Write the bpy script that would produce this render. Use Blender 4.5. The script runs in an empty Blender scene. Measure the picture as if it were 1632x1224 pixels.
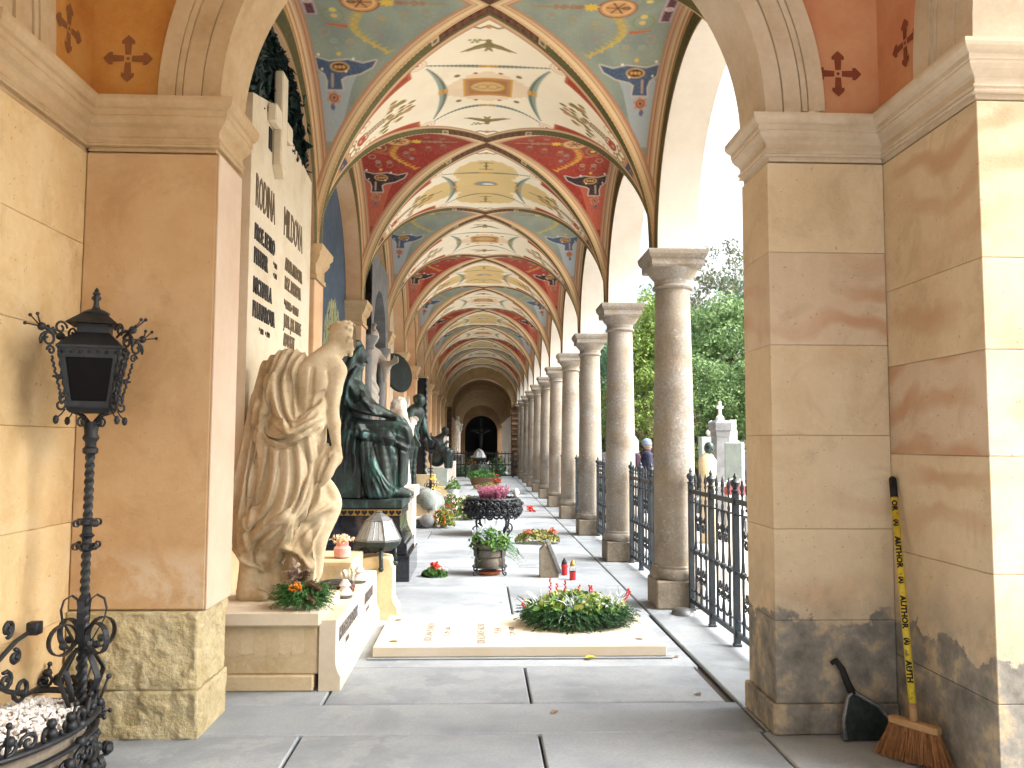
import bpy, bmesh, math, random
import numpy as np
from math import sin, cos, pi, radians, sqrt
from mathutils import Vector, Matrix, Euler
rnd = random.Random(7)
S = bpy.context.scene
COL = S.collection

# ---------------------------------------------------------------- camera, sky, sun, exposure
cam_d = bpy.data.cameras.new('camera'); cam = bpy.data.objects.new('camera', cam_d); COL.objects.link(cam)
cam_d.sensor_width = 36.0; cam_d.lens = 36.0 * 1320 / 1632; cam_d.clip_start = .05; cam_d.clip_end = 600
cam.location = (0, 0, 1.55)
cam.rotation_euler = (Matrix.Rotation(radians(-2.164), 3, 'Z') @ Matrix.Rotation(radians(94.073), 3, 'X') @ Matrix.Rotation(radians(.25), 3, 'Z')).to_euler()
S.camera = cam

SUN_EL, SUN_AZ = radians(46), radians(106)      # azimuth clockwise from +Y
w = bpy.data.worlds.new('World'); S.world = w; w.use_nodes = True
nt = w.node_tree
sk = nt.nodes.new('ShaderNodeTexSky'); sk.sky_type = 'NISHITA'; sk.sun_disc = False
sk.sun_elevation = SUN_EL; sk.sun_rotation = SUN_AZ
sk.air_density = 1.0; sk.dust_density = 9.0; sk.ozone_density = .5
bg = nt.nodes['Background']; bg.inputs['Strength'].default_value = .15
hs = nt.nodes.new('ShaderNodeHueSaturation'); hs.inputs['Saturation'].default_value = .40; hs.inputs['Value'].default_value = 1.0   # thin white cloud takes the blue out
nt.links.new(sk.outputs['Color'], hs.inputs['Color']); nt.links.new(hs.outputs['Color'], bg.inputs['Color'])
sd = bpy.data.lights.new('sun', 'SUN'); sd.energy = .75; sd.angle = radians(40); sd.color = (1, .97, .93)
sun = bpy.data.objects.new('sun', sd); COL.objects.link(sun)
dirv = Vector((sin(SUN_AZ) * cos(SUN_EL), cos(SUN_AZ) * cos(SUN_EL), sin(SUN_EL)))
sun.rotation_euler = dirv.to_track_quat('Z', 'Y').to_euler()
sun.location = dirv * 40
S.view_settings.view_transform = 'Standard'; S.view_settings.look = 'None'
S.view_settings.exposure = 2.15; S.view_settings.gamma = 1.0; S.view_settings.use_curve_mapping = False
S.render.engine = 'CYCLES'
S.cycles.use_denoising = True
S.cycles.max_bounces = 8; S.cycles.diffuse_bounces = 5; S.cycles.glossy_bounces = 3
S.cycles.transparent_max_bounces = 8; S.cycles.transmission_bounces = 5
S.cycles.sample_clamp_indirect = 8
S.cycles.caustics_reflective = False; S.cycles.caustics_refractive = False

# ---------------------------------------------------------------- mesh helper
class MB:
    def __init__(s): s.v = []; s.f = []; s.m = []
    def add(s, vs, fs, m=0):
        o = len(s.v); s.v.extend([tuple(map(float, p)) for p in vs]); s.f.extend([tuple(i + o for i in f) for f in fs]); s.m.extend([m] * len(fs)); return s
    def box(s, x0, x1, y0, y1, z0, z1, c=.006, m=0, tf=None):
        c = min(c, (x1 - x0) / 3, (y1 - y0) / 3, (z1 - z0) / 3)
        vs = []; idx = {}
        X, Y, Z = (x0, x1), (y0, y1), (z0, z1)
        for i in (0, 1):
            for j in (0, 1):
                for k in (0, 1):
                    p = (X[i], Y[j], Z[k]); q = (c if i == 0 else -c, c if j == 0 else -c, c if k == 0 else -c)
                    for a in range(3):
                        idx[(i, j, k, a)] = len(vs)
                        vs.append(tuple(p[t] + (0 if t == a else q[t]) for t in range(3)))
        fs = []
        for a in range(3):
            b, d = (a + 1) % 3, (a + 2) % 3
            for e in (0, 1):
                k4 = []
                for (u, w_) in ((0, 0), (1, 0), (1, 1), (0, 1)):
                    t = [0, 0, 0]; t[a] = e; t[b] = u; t[d] = w_; k4.append(idx[(t[0], t[1], t[2], a)])
                fs.append(k4 if e else k4[::-1])
        for a in range(3):                       # edges along axis a
            b, d = (a + 1) % 3, (a + 2) % 3
            for u in (0, 1):
                for w_ in (0, 1):
                    t0 = [0, 0, 0]; t0[b] = u; t0[d] = w_; t1 = list(t0); t1[a] = 1
                    q = [idx[(*t0, b)], idx[(*t1, b)], idx[(*t1, d)], idx[(*t0, d)]]
                    fs.append(q[::-1] if u == w_ else q)
        for i in (0, 1):
            for j in (0, 1):
                for k in (0, 1):
                    q = [idx[(i, j, k, 0)], idx[(i, j, k, 1)], idx[(i, j, k, 2)]]
                    fs.append(q if (i + j + k) % 2 == 1 else q[::-1])
        if tf: vs = [tf @ Vector(p) for p in vs]
        return s.add(vs, fs, m)
    def tube(s, pts, r, n=6, closed=False, m=0, flat=1.0):
        P = [Vector(p) for p in pts]; L = len(P)
        R = r if isinstance(r, (list, tuple)) else [r] * L
        vs = []; fs = []; up = None
        for i, p in enumerate(P):
            t = (P[(i + 1) % L] - P[i - 1]) if closed else (P[min(i + 1, L - 1)] - P[max(i - 1, 0)])
            if t.length < 1e-9: t = Vector((0, 0, 1))
            t.normalize()
            if up is None:
                up = t.orthogonal().normalized() if abs(t.z) > .95 else Vector((0, 0, 1))
            a = up - t * up.dot(t)
            a = a.normalized() if a.length > 1e-6 else t.orthogonal().normalized()
            up = a; b = t.cross(a)
            for k in range(n):
                th = 2 * pi * k / n
                vs.append(p + a * (cos(th) * R[i]) + b * (sin(th) * R[i] * flat))
        for i in range(L if closed else L - 1):
            j = (i + 1) % L
            for k in range(n):
                k2 = (k + 1) % n
                fs.append((i * n + k, i * n + k2, j * n + k2, j * n + k))
        if not closed:
            fs.append(tuple(range(n))[::-1]); fs.append(tuple((L - 1) * n + k for k in range(n)))
        return s.add(vs, fs, m)
    def lathe(s, prof, n=24, c=(0, 0, 0), m=0, a0=0., sx=1, sy=1):
        vs = []; fs = []
        for (r, z) in prof:
            for k in range(n):
                th = a0 + 2 * pi * k / n
                vs.append((c[0] + r * cos(th) * sx, c[1] + r * sin(th) * sy, c[2] + z))
        for i in range(len(prof) - 1):
            for k in range(n):
                k2 = (k + 1) % n
                fs.append((i * n + k, i * n + k2, (i + 1) * n + k2, (i + 1) * n + k))
        if prof[0][0] > 1e-4: fs.append(tuple(range(n))[::-1])
        if prof[-1][0] > 1e-4: fs.append(tuple((len(prof) - 1) * n + k for k in range(n)))
        return s.add(vs, fs, m)
    def ball(s, c, r, nu=8, nv=6, m=0, sc=(1, 1, 1)):
        vs = [(c[0], c[1], c[2] - r * sc[2])]; fs = []
        for i in range(1, nv):
            ph = -pi / 2 + pi * i / nv
            for k in range(nu):
                th = 2 * pi * k / nu
                vs.append((c[0] + r * sc[0] * cos(ph) * cos(th), c[1] + r * sc[1] * cos(ph) * sin(th), c[2] + r * sc[2] * sin(ph)))
        vs.append((c[0], c[1], c[2] + r * sc[2])); T = len(vs) - 1
        for k in range(nu): fs.append((0, 1 + (k + 1) % nu, 1 + k))
        for i in range(nv - 2):
            for k in range(nu):
                a = 1 + i * nu + k; b = 1 + i * nu + (k + 1) % nu
                fs.append((a, b, b + nu, a + nu))
        for k in range(nu): fs.append((T, 1 + (nv - 2) * nu + k, 1 + (nv - 2) * nu + (k + 1) % nu))
        return s.add(vs, fs, m)
    def prism(s, poly, d, m=0, o=(0, 0, 0), ax='z'):
        """poly: 2-D outline (ccw), extruded by d along ax; for ax x the outline is (y,z), for y it is (x,z)"""
        n = len(poly)
        def P(p, t):
            if ax == 'z': return (o[0] + p[0], o[1] + p[1], o[2] + t)
            if ax == 'x': return (o[0] + t, o[1] + p[0], o[2] + p[1])
            return (o[0] + p[0], o[1] + t, o[2] + p[1])
        vs = [P(p, 0) for p in poly] + [P(p, d) for p in poly]
        fl = (ax == 'y') != (d < 0)
        fs = [tuple(range(n))[::-1], tuple(range(n, 2 * n))] + [(i, (i + 1) % n, n + (i + 1) % n, n + i) for i in range(n)]
        if fl: fs = [f[::-1] for f in fs]
        return s.add(vs, fs, m)
    def sweep(s, path, prof, closed=False, m=0, side=1):
        """moulding: prof [(out, z)] carried along a plan polyline, mitred; out goes to the right of travel for side=1"""
        n = len(path); N = len(prof); vs = []; fs = []
        for i, p in enumerate(path):
            p = Vector(p); d0 = d1 = None
            if i > 0 or closed: d0 = (p - Vector(path[i - 1])).normalized()
            if i < n - 1 or closed: d1 = (Vector(path[(i + 1) % n]) - p).normalized()
            d0 = d0 or d1; d1 = d1 or d0
            n0 = Vector((d0.y, -d0.x)) * side; n1 = Vector((d1.y, -d1.x)) * side
            q = (n0 + n1); q = q / max(.2, q.dot(n0)) if q.length > 1e-6 else n0
            for (o, z) in prof: vs.append((p.x + q.x * o, p.y + q.y * o, z))
        for i in range(n if closed else n - 1):
            j = (i + 1) % n
            for k in range(N - 1):
                f = (i * N + k, j * N + k, j * N + k + 1, i * N + k + 1)
                fs.append(f if side > 0 else f[::-1])
        if not closed:
            fs.append(tuple(range(N))); fs.append(tuple((n - 1) * N + k for k in range(N))[::-1])
        return s.add(vs, fs, m)
    def mesh(s, name, mats, smooth=False, off=(0, 0, 0)):
        me = bpy.data.meshes.new(name)
        v = s.v if not any(off) else [(a - off[0], b - off[1], c - off[2]) for a, b, c in s.v]
        me.from_pydata(v, [], s.f)
        for mt in (mats if isinstance(mats, (list, tuple)) else [mats]): me.materials.append(mt)
        if any(s.m): me.polygons.foreach_set('material_index', s.m)
        if smooth:
            me.polygons.foreach_set('use_smooth', [True] * len(me.polygons))
            if smooth != 'all': me.set_sharp_from_angle(angle=radians(38 if smooth is True else smooth))
        me.update(); return me
    def obj(s, name, mats, parent=None, smooth=False, world=True):
        off = parent_loc(parent) if (parent is not None and world) else (0, 0, 0)
        return link(name, s.mesh(name, mats, smooth, off), parent)

def parent_loc(p):
    v = Vector((0, 0, 0))
    while p is not None: v += p.location; p = p.parent
    return v
def link(name, me, parent=None):
    o = bpy.data.objects.new(name, me); COL.objects.link(o)
    if parent is not None: o.parent = parent
    return o
def tag(o, label=None, cat=None, group=None, kind=None):
    if label: o['label'] = label
    if cat: o['category'] = cat
    if group: o['group'] = group
    if kind: o['kind'] = kind
    return o
def thing(name, label, cat, loc=(0, 0, 0), rz=0, group=None, kind=None):
    o = bpy.data.objects.new(name, None); COL.objects.link(o); o.empty_display_size = .1
    o.location = loc; o.rotation_euler = (0, 0, rz)
    return tag(o, label, cat, group, kind)
KIDS = {}
def copy_tree(o, parent=None, label=None):
    c = o.copy(); COL.objects.link(c)
    if parent is not None: c.parent = parent
    if label: c['label'] = label
    for ch in o.children: copy_tree(ch, c)
    return c
def np_mesh(name, V, Q, mat, smooth=True, col=None):
    V = np.asarray(V, np.float32); Q = np.asarray(Q, np.int32)
    me = bpy.data.meshes.new(name); k = Q.shape[1]
    me.vertices.add(len(V)); me.vertices.foreach_set('co', V.ravel())
    me.loops.add(Q.size); me.loops.foreach_set('vertex_index', Q.ravel())
    me.polygons.add(len(Q)); me.polygons.foreach_set('loop_start', np.arange(0, Q.size, k, dtype=np.int32))
    me.polygons.foreach_set('use_smooth', np.full(len(Q), bool(smooth)))
    if col is not None:
        at = me.attributes.new('paint', 'FLOAT_COLOR', 'POINT')
        at.data.foreach_set('color', np.c_[col, np.ones(len(col))].astype(np.float32).ravel())
    for mt in (mat if isinstance(mat, (list, tuple)) else [mat]): me.materials.append(mt)
    me.update(calc_edges=True); return me

def srgb(r, g, b):
    f = lambda c: (c / 255 / 12.92) if c / 255 <= .04045 else ((c / 255 + .055) / 1.055) ** 2.4
    return np.array([f(r), f(g), f(b)])
# ---------------------------------------------------------------- materials
def nd(t, ty, **kw):
    n = t.nodes.new(ty)
    for k, v in kw.items():
        if hasattr(n, k): setattr(n, k, v)
    return n
def noise(t, vec, scale, detail=6, rough=.6, dist=0.):
    n = nd(t, 'ShaderNodeTexNoise'); n.inputs['Scale'].default_value = scale; n.inputs['Detail'].default_value = detail
    n.inputs['Roughness'].default_value = rough; n.inputs['Distortion'].default_value = dist
    t.links.new(vec, n.inputs['Vector']); return n.outputs['Fac']
def ramp(t, fac, stops):
    r = nd(t, 'ShaderNodeValToRGB'); e = r.color_ramp.elements
    while len(e) < len(stops): e.new(.5)
    for i, (p, c) in enumerate(stops):
        e[i].position = p; e[i].color = (*[float(x) for x in c], 1) if hasattr(c, '__len__') else (c, c, c, 1)
    t.links.new(fac, r.inputs['Fac']); return r.outputs['Color']
def mixc(t, fac, a, b, mode='MIX'):
    m = nd(t, 'ShaderNodeMix', data_type='RGBA', blend_type=mode)
    for s_, v in ((m.inputs[0], fac), (m.inputs[6], a), (m.inputs[7], b)):
        if hasattr(v, 'is_linked') or hasattr(v, 'links'): t.links.new(v, s_)
        elif isinstance(v, (int, float)): s_.default_value = v
        else: s_.default_value = (*[float(x) for x in v], 1)
    return m.outputs[2]
def math_(t, op, a, b=None, c=None):
    m = nd(t, 'ShaderNodeMath', operation=op)
    for i, v in enumerate((a, b, c)):
        if v is None: continue
        if isinstance(v, (int, float)): m.inputs[i].default_value = v
        else: t.links.new(v, m.inputs[i])
    return m.outputs[0]
def base_mat(name):
    m = bpy.data.materials.new(name); m.use_nodes = True; t = m.node_tree
    return m, t, t.nodes['Principled BSDF']
def coords(t, jitter=True):
    tc = nd(t, 'ShaderNodeTexCoord').outputs['Object']
    if not jitter: return tc
    oi = nd(t, 'ShaderNodeObjectInfo')
    mp = nd(t, 'ShaderNodeVectorMath', operation='ADD')
    sc = nd(t, 'ShaderNodeVectorMath', operation='SCALE'); sc.inputs[0].default_value = (37., 19., 53.)
    t.links.new(oi.outputs['Random'], sc.inputs['Scale'])
    t.links.new(tc, mp.inputs[0]); t.links.new(sc.outputs[0], mp.inputs[1])
    return mp.outputs[0]
def bump(t, b, h, strength, dist=.02, nrm=None):
    n = nd(t, 'ShaderNodeBump'); n.inputs['Strength'].default_value = strength; n.inputs['Distance'].default_value = dist
    t.links.new(h, n.inputs['Height'])
    if nrm: t.links.new(nrm, n.inputs['Normal'])
    t.links.new(n.outputs[0], b.inputs['Normal']); return n.outputs[0]
def mk(name, c1, c2=None, c3=None, scale=3., rough=.85, bmp=.3, bscale=45., dist=.01, metal=0., spec=.3, rv=.08, speck=None, sd=.6, bdist=.004, stretch=None):
    """stone / metal / plaster: three tones mixed by noise, fine relief, a little difference from object to object"""
    c1 = np.array(c1); c2 = c1 * .8 if c2 is None else np.array(c2); c3 = c1 * 1.12 if c3 is None else np.array(c3)
    m, t, b = base_mat(name); v = coords(t)
    if stretch:
        mp = nd(t, 'ShaderNodeMapping'); mp.inputs['Scale'].default_value = stretch; t.links.new(v, mp.inputs[0]); v = mp.outputs[0]
    n1 = noise(t, v, scale, 8, .62, dist)
    col = ramp(t, n1, [(.30, c2), (.5, c1), (.72, c3)])
    n2 = noise(t, v, scale * 9, 5, .7)
    col = mixc(t, math_(t, 'MULTIPLY', n2, sd), col, ramp(t, n2, [(.35, c2 * .82), (.65, c3)]), 'MIX')
    if speck is not None:
        n3 = noise(t, v, 28, 3, .5)
        col = mixc(t, ramp(t, n3, [(.60, 0.), (.70, 1.)]), col, speck)
    if rv:
        oi = nd(t, 'ShaderNodeObjectInfo'); k = math_(t, 'MULTIPLY_ADD', oi.outputs['Random'], rv * 2, 1 - rv)
        cb = nd(t, 'ShaderNodeCombineColor')
        for i in range(3): t.links.new(k, cb.inputs[i])
        col = mixc(t, 1., col, cb.outputs[0], 'MULTIPLY')
    t.links.new(col, b.inputs['Base Color'])
    b.inputs['Roughness'].default_value = rough; b.inputs['Metallic'].default_value = metal
    b.inputs['Specular IOR Level'].default_value = spec
    if bmp: bump(t, b, noise(t, v, bscale, 6, .65), bmp, bdist)
    return m
def flat(name, c, rough=.6, metal=0., spec=.4, rv=0.):
    m, t, b = base_mat(name)
    v = coords(t); n = noise(t, v, 14, 4)
    t.links.new(ramp(t, n, [(.3, np.array(c) * .85), (.7, np.array(c) * 1.1)]), b.inputs['Base Color'])
    b.inputs['Roughness'].default_value = rough; b.inputs['Metallic'].default_value = metal; b.inputs['Specular IOR Level'].default_value = spec
    return m
def leaf_mat(name, c1, c2, trans=.25, rough=.5):
    m, t, b = base_mat(name)
    g = nd(t, 'ShaderNodeNewGeometry').outputs['Random Per Island']
    t.links.new(ramp(t, g, [(.0, c1), (1., c2)]), b.inputs['Base Color'])
    b.inputs['Roughness'].default_value = rough; b.inputs['Specular IOR Level'].default_value = .3
    if trans:
        b.inputs['Subsurface Weight'].default_value = 0
        tr = nd(t, 'ShaderNodeBsdfTranslucent'); t.links.new(ramp(t, g, [(.0, np.array(c1) * 1.4), (1., np.array(c2) * 1.4)]), tr.inputs[0])
        mx = nd(t, 'ShaderNodeMixShader'); mx.inputs[0].default_value = trans
        t.links.new(b.outputs[0], mx.inputs[1]); t.links.new(tr.outputs[0], mx.inputs[2])
        t.links.new(mx.outputs[0], t.nodes['Material Output'].inputs[0])
    return m
def glass(name, c, rough=.05):
    m, t, b = base_mat(name); b.inputs['Base Color'].default_value = (*c, 1); b.inputs['Roughness'].default_value = rough
    b.inputs['Transmission Weight'].default_value = 1.; b.inputs['IOR'].default_value = 1.45
    return m

M = {}
# sandstone of the piers: pale blocks with reddish veins
def pier_stone(name, c1, c2, c3, vein, cement=None, ztop=.7, vt=.53):
    m, t, b = base_mat(name)
    tc = nd(t, 'ShaderNodeTexCoord').outputs['Object']; v = coords(t)
    geo = nd(t, 'ShaderNodeNewGeometry').outputs['Position']
    n1 = noise(t, v, 1.6, 8, .6, .3)
    col = ramp(t, n1, [(.3, c2), (.5, c1), (.72, c3)])
    n2 = noise(t, v, 22, 6, .7)
    col = mixc(t, math_(t, 'MULTIPLY', n2, .45), col, ramp(t, n2, [(.3, np.array(c2) * .8), (.7, c3)]))
    st = noise(t, v, 2.6, 10, .68, .8); col = mixc(t, ramp(t, st, [(.52, 0.), (.66, .55)]), col, np.array(c2) * .78)
    pl = noise(t, v, 1.1, 9, .7, .5); col = mixc(t, ramp(t, pl, [(.56, 0.), (.70, .5)]), col, np.array(c3) * 1.1)
    pit = noise(t, v, 46, 2, .5); col = mixc(t, ramp(t, pit, [(.70, 0.), (.74, .55)]), col, np.array(c2) * .35)
    w_ = nd(t, 'ShaderNodeTexWave'); w_.inputs['Scale'].default_value = 1.3; w_.inputs['Distortion'].default_value = 9; w_.inputs['Detail'].default_value = 3
    w_.bands_direction = 'Z'; t.links.new(v, w_.inputs['Vector'])
    n3 = noise(t, v, .9, 2, .5)
    vm = math_(t, 'MULTIPLY', ramp(t, w_.outputs['Fac'], [(.35, 0.), (.9, 1.)]), ramp(t, n3, [(vt, 0.), (vt + .17, .7)]))
    col = mixc(t, vm, col, vein)
    h = noise(t, v, 60, 5, .7)
    if cement is not None:
        # old cement render patched over the foot of the pier, torn upper edge, and soot-grey patches
        sp = nd(t, 'ShaderNodeSeparateXYZ'); t.links.new(geo, sp.inputs[0])
        e = noise(t, geo, 5.5, 7, .62)
        zz = math_(t, 'ADD', sp.outputs[2], math_(t, 'MULTIPLY', e, -.5))
        mask = ramp(t, math_(t, 'MULTIPLY_ADD', zz, 1., .5), [(.5 + ztop - .25 - .012, 1.), (.5 + ztop - .25 + .012, 0.)])
        n4 = noise(t, geo, 6., 8, .66)
        cem = ramp(t, n4, [(.34, np.array(cement) * .75), (.52, np.array(cement) * 1.35), (.58, np.array(c1) * .6), (.75, np.array(c1) * .9)])
        soot = ramp(t, noise(t, geo, 2.2, 6, .6), [(.42, 0.), (.62, .75)])
        zs2 = ramp(t, sp.outputs[2], [(.55, 1.), (1.15 , 0.)])
        col = mixc(t, math_(t, 'MULTIPLY', soot, zs2), col, np.array(cement) * 1.2)
        col = mixc(t, mask, col, cem)
        h = math_(t, 'ADD', h, math_(t, 'MULTIPLY', mask, 3.))
        h = math_(t, 'ADD', h, math_(t, 'MULTIPLY', n4, 2.))
    t.links.new(col, b.inputs['Base Color']); b.inputs['Roughness'].default_value = .88; b.inputs['Specular IOR Level'].default_value = .25
    bump(t, b, h, .35, .006)
    return m
M['stone'] = pier_stone('pier_sandstone', (.56, .45, .31), (.47, .36, .23), (.63, .53, .39), (.42, .22, .12))
M['stone_r'] = pier_stone('pier_sandstone_patched', (.64, .53, .37), (.55, .43, .28), (.69, .60, .45), (.48, .30, .18), cement=(.19, .18, .16), ztop=.60)
M['stone_vein'] = pier_stone('veined_sandstone', (.60, .49, .37), (.53, .41, .29), (.65, .56, .44), (.46, .25, .14), vt=.40)
M['stone_l'] = pier_stone('wall_sandstone_warm', (.68, .50, .26), (.60, .40, .19), (.74, .60, .38), (.60, .33, .13))
def plaster_mat():
    m, t, b = base_mat('tan_plaster'); v = coords(t, False); geo = nd(t, 'ShaderNodeNewGeometry').outputs['Position']
    col = ramp(t, noise(t, v, 1.5, 8, .6, .2), [(.3, (.44, .27, .125)), (.5, (.54, .355, .185)), (.72, (.60, .43, .26))])
    n2 = noise(t, v, 20, 6, .7); col = mixc(t, math_(t, 'MULTIPLY', n2, .4), col, ramp(t, n2, [(.3, (.34, .20, .10)), (.7, (.52, .37, .22))]))
    sp = nd(t, 'ShaderNodeSeparateXYZ'); t.links.new(geo, sp.inputs[0])
    salt = math_(t, 'MULTIPLY', ramp(t, noise(t, geo, 5., 9, .66, .3), [(.47, 0.), (.60, .8)]), ramp(t, sp.outputs[2], [(.62, 1.), (.86, .85), (1.15, 0.)]))
    st = noise(t, v, 1.9, 10, .68, .6); col = mixc(t, ramp(t, st, [(.50, 0.), (.68, .55)]), col, (.33, .19, .085)); col = mixc(t, ramp(t, noise(t, v, 60, 2, .5), [(.70, 0.), (.74, .4)]), col, (.2, .11, .05))
    col = mixc(t, salt, col, (.60, .49, .36)); t.links.new(col, b.inputs['Base Color']); b.inputs['Roughness'].default_value = .9; b.inputs['Specular IOR Level'].default_value = .2
    bump(t, b, math_(t, 'ADD', noise(t, v, 70, 6, .7), math_(t, 'MULTIPLY', salt, -.8)), .25, .005); return m
M['plaster'] = plaster_mat()
M['peach'] = mk('peach_plaster', (.60, .40, .24), (.52, .32, .17), (.66, .48, .32), scale=2.2, bmp=.2, bscale=70, rv=.05, sd=.3)
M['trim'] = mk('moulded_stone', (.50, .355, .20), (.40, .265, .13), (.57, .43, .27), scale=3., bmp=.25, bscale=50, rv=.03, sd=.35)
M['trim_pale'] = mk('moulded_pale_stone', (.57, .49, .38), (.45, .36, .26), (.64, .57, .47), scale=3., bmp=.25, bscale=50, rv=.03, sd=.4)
M['orange'] = mk('orange_lime_paint', (.52, .235, .05), (.42, .15, .028), (.58, .31, .09), scale=2.3, bmp=.15, bscale=60, rv=0, sd=.35)
M['rose'] = mk('rose_lime_paint', (.60, .30, .17), (.54, .22, .13), (.64, .38, .22), scale=2.3, bmp=.15, bscale=60, rv=0, sd=.35)
M['cross'] = flat('dark_red_paint', (.22, .06, .03), .85)
M['cross_b'] = flat('brown_paint', (.24, .09, .03), .85)
M['rock'] = mk('rough_yellow_stone', (.46, .385, .22), (.34, .265, .12), (.55, .48, .31), scale=6, bmp=.9, bscale=16, bdist=.03, rv=.06)
M['column'] = None
def column_mat():
    m, t, b = base_mat('weathered_column_stone'); v = coords(t)
    n1 = noise(t, v, 2.0, 6, .6)
    col = ramp(t, n1, [(.35, (.165, .135, .098)), (.5, (.25, .21, .158)), (.68, (.33, .295, .24))])
    g = noise(t, v, 5, 8, .7); lg = noise(t, v, 1.2, 3, .5)
    gm = math_(t, 'MULTIPLY', ramp(t, g, [(.36, 0.), (.64, 1.)]), ramp(t, lg, [(.34, .35), (.56, .98)]))
    col = mixc(t, gm, col, ramp(t, noise(t, v, 40, 4, .7), [(.36, (.20, .195, .19)), (.66, (.34, .33, .31))]))
    # scattered pale weather spots
    sp = ramp(t, noise(t, v, 30, 3, .55), [(.62, 0.), (.72, .4)])
    col = mixc(t, sp, col, (.62, .56, .46))
    t.links.new(col, b.inputs['Base Color']); b.inputs['Roughness'].default_value = .9; b.inputs['Specular IOR Level'].default_value = .2
    bump(t, b, noise(t, v, 38, 6, .7), .6, .008); return m
M['column'] = column_mat()
M['plinth'] = mk('dark_plinth_stone', (.20, .17, .13), (.12, .10, .075), (.30, .26, .20), scale=4, bmp=.6, bscale=30, bdist=.008)
M['white_plaster'] = mk('white_limewash', (.66, .62, .55), (.60, .55, .47), (.70, .67, .62), scale=1.5, bmp=.15, bscale=60, rv=.02, sd=.25)
def slab_mat():
    m, t, b = base_mat('grey_paving_stone'); v = coords(t)
    col = ramp(t, noise(t, v, 1.7, 8, .6), [(.30, (.19, .225, .26)), (.5, (.285, .325, .36)), (.7, (.35, .385, .415))])
    # worn, flaked skin with a hard edge
    fl = noise(t, v, 4.2, 9, .6, .2)
    big = noise(t, v, .9, 2, .5)
    fm = math_(t, 'MULTIPLY', ramp(t, fl, [(.52, 0.), (.57, 1.)]), ramp(t, big, [(.48, 0.), (.6, .8)]))
    st = noise(t, v, .9, 10, .7, .6); col = mixc(t, ramp(t, st, [(.50, 0.), (.66, .5)]), col, (.16, .18, .195)); col = mixc(t, math_(t, 'MULTIPLY', fm, .75), col, (.345, .375, .40))
    col = mixc(t, ramp(t, noise(t, v, 60, 4, .7), [(.35, .35), (.6, 0.)]), col, (.20, .20, .21))
    oi = nd(t, 'ShaderNodeObjectInfo'); k = math_(t, 'MULTIPLY_ADD', oi.outputs['Random'], .22, .88)
    cb = nd(t, 'ShaderNodeCombineColor')
    for i in range(3): t.links.new(k, cb.inputs[i])
    col = mixc(t, 1., col, cb.outputs[0], 'MULTIPLY')
    t.links.new(col, b.inputs['Base Color']); b.inputs['Roughness'].default_value = .62; b.inputs['Specular IOR Level'].default_value = .4
    h = math_(t, 'ADD', noise(t, v, 50, 6, .7), math_(t, 'MULTIPLY', fm, -.8)); bump(t, b, h, .3, .004); return m
M['slab'] = slab_mat()
M['joint'] = mk('dark_joint_earth', (.05, .045, .04), bmp=.5)
M['cream'] = mk('cream_limestone', (.62, .54, .42), (.57, .48, .36), (.66, .59, .48), scale=2, bmp=.08, bscale=90, rv=0, sd=.2, rough=.6)
M['tomb'] = mk('buff_monument_stone', (.55, .44, .27), (.42, .31, .16), (.63, .53, .36), scale=3.2, bmp=.35, bscale=45, rv=.04, sd=.5, bdist=.006)
M['tomb_pale'] = mk('pale_monument_stone', (.66, .58, .44), (.55, .46, .32), (.71, .64, .52), scale=2.4, bmp=.2, bscale=60, rv=.03, sd=.35)
M['statue'] = mk('carved_sandstone', (.54, .44, .29), (.34, .25, .13), (.63, .54, .39), scale=3.6, bmp=.35, bscale=55, rv=0, sd=.5, bdist=.005)
M['marble'] = mk('white_marble', (.68, .64, .57), (.52, .47, .40), (.76, .73, .68), scale=3.5, bmp=.12, bscale=60, rv=0, sd=.35, rough=.55)
M['granite'] = mk('polished_black_granite', (.012, .015, .022), (.008, .01, .015), (.02, .025, .035), scale=20, bmp=0, rough=.08, spec=.6, rv=0)
M['granite_t'] = mk('polished_granite_frieze', (.012, .015, .022), (.008, .01, .015), (.02, .025, .035), scale=20, bmp=0, rough=.25, spec=.5, rv=0)
def bronze_mat():
    m, t, b = base_mat('green_bronze'); v = coords(t, False)
    n = noise(t, v, 2.6, 8, .65, .4)
    col = ramp(t, n, [(.38, (.014, .019, .019)), (.55, (.035, .050, .046)), (.62, (.05, .11, .10)), (.72, (.09, .21, .19))])
    mp = nd(t, 'ShaderNodeMapping'); mp.inputs['Scale'].default_value = (6, 6, .8); t.links.new(v, mp.inputs[0])
    n2 = noise(t, mp.outputs[0], 2.5, 6, .6)
    col = mixc(t, ramp(t, n2, [(.55, 0.), (.68, .65)]), col, (.08, .21, .20))
    t.links.new(col, b.inputs['Base Color']); b.inputs['Metallic'].default_value = .35; b.inputs['Roughness'].default_value = .48
    bump(t, b, noise(t, v, 60, 5), .25, .004); return m
M['bronze'] = bronze_mat()
M['disc'] = mk('blackened_bronze', (.012, .018, .017), (.007, .009, .009), (.025, .04, .038), scale=5, metal=.1, rough=.75, bmp=.3, rv=0)
M['dark_bronze'] = mk('dark_bronze', (.03, .04, .04), (.015, .018, .018), (.06, .09, .085), scale=4, metal=.5, rough=.45, bmp=.2, rv=0)
M['iron'] = mk('wrought_iron', (.016, .018, .022), (.009, .010, .012), (.036, .042, .048), scale=14, metal=.3, rough=.5, bmp=.4, bscale=80, bdist=.003, rv=.1, spec=.5)
M['iron_blue'] = mk('blue_grey_painted_iron', (.016, .024, .032), (.009, .013, .018), (.04, .055, .068), scale=12, metal=.1, rough=.42, bmp=.3, bscale=80, bdist=.003, rv=.1, spec=.5)
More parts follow.
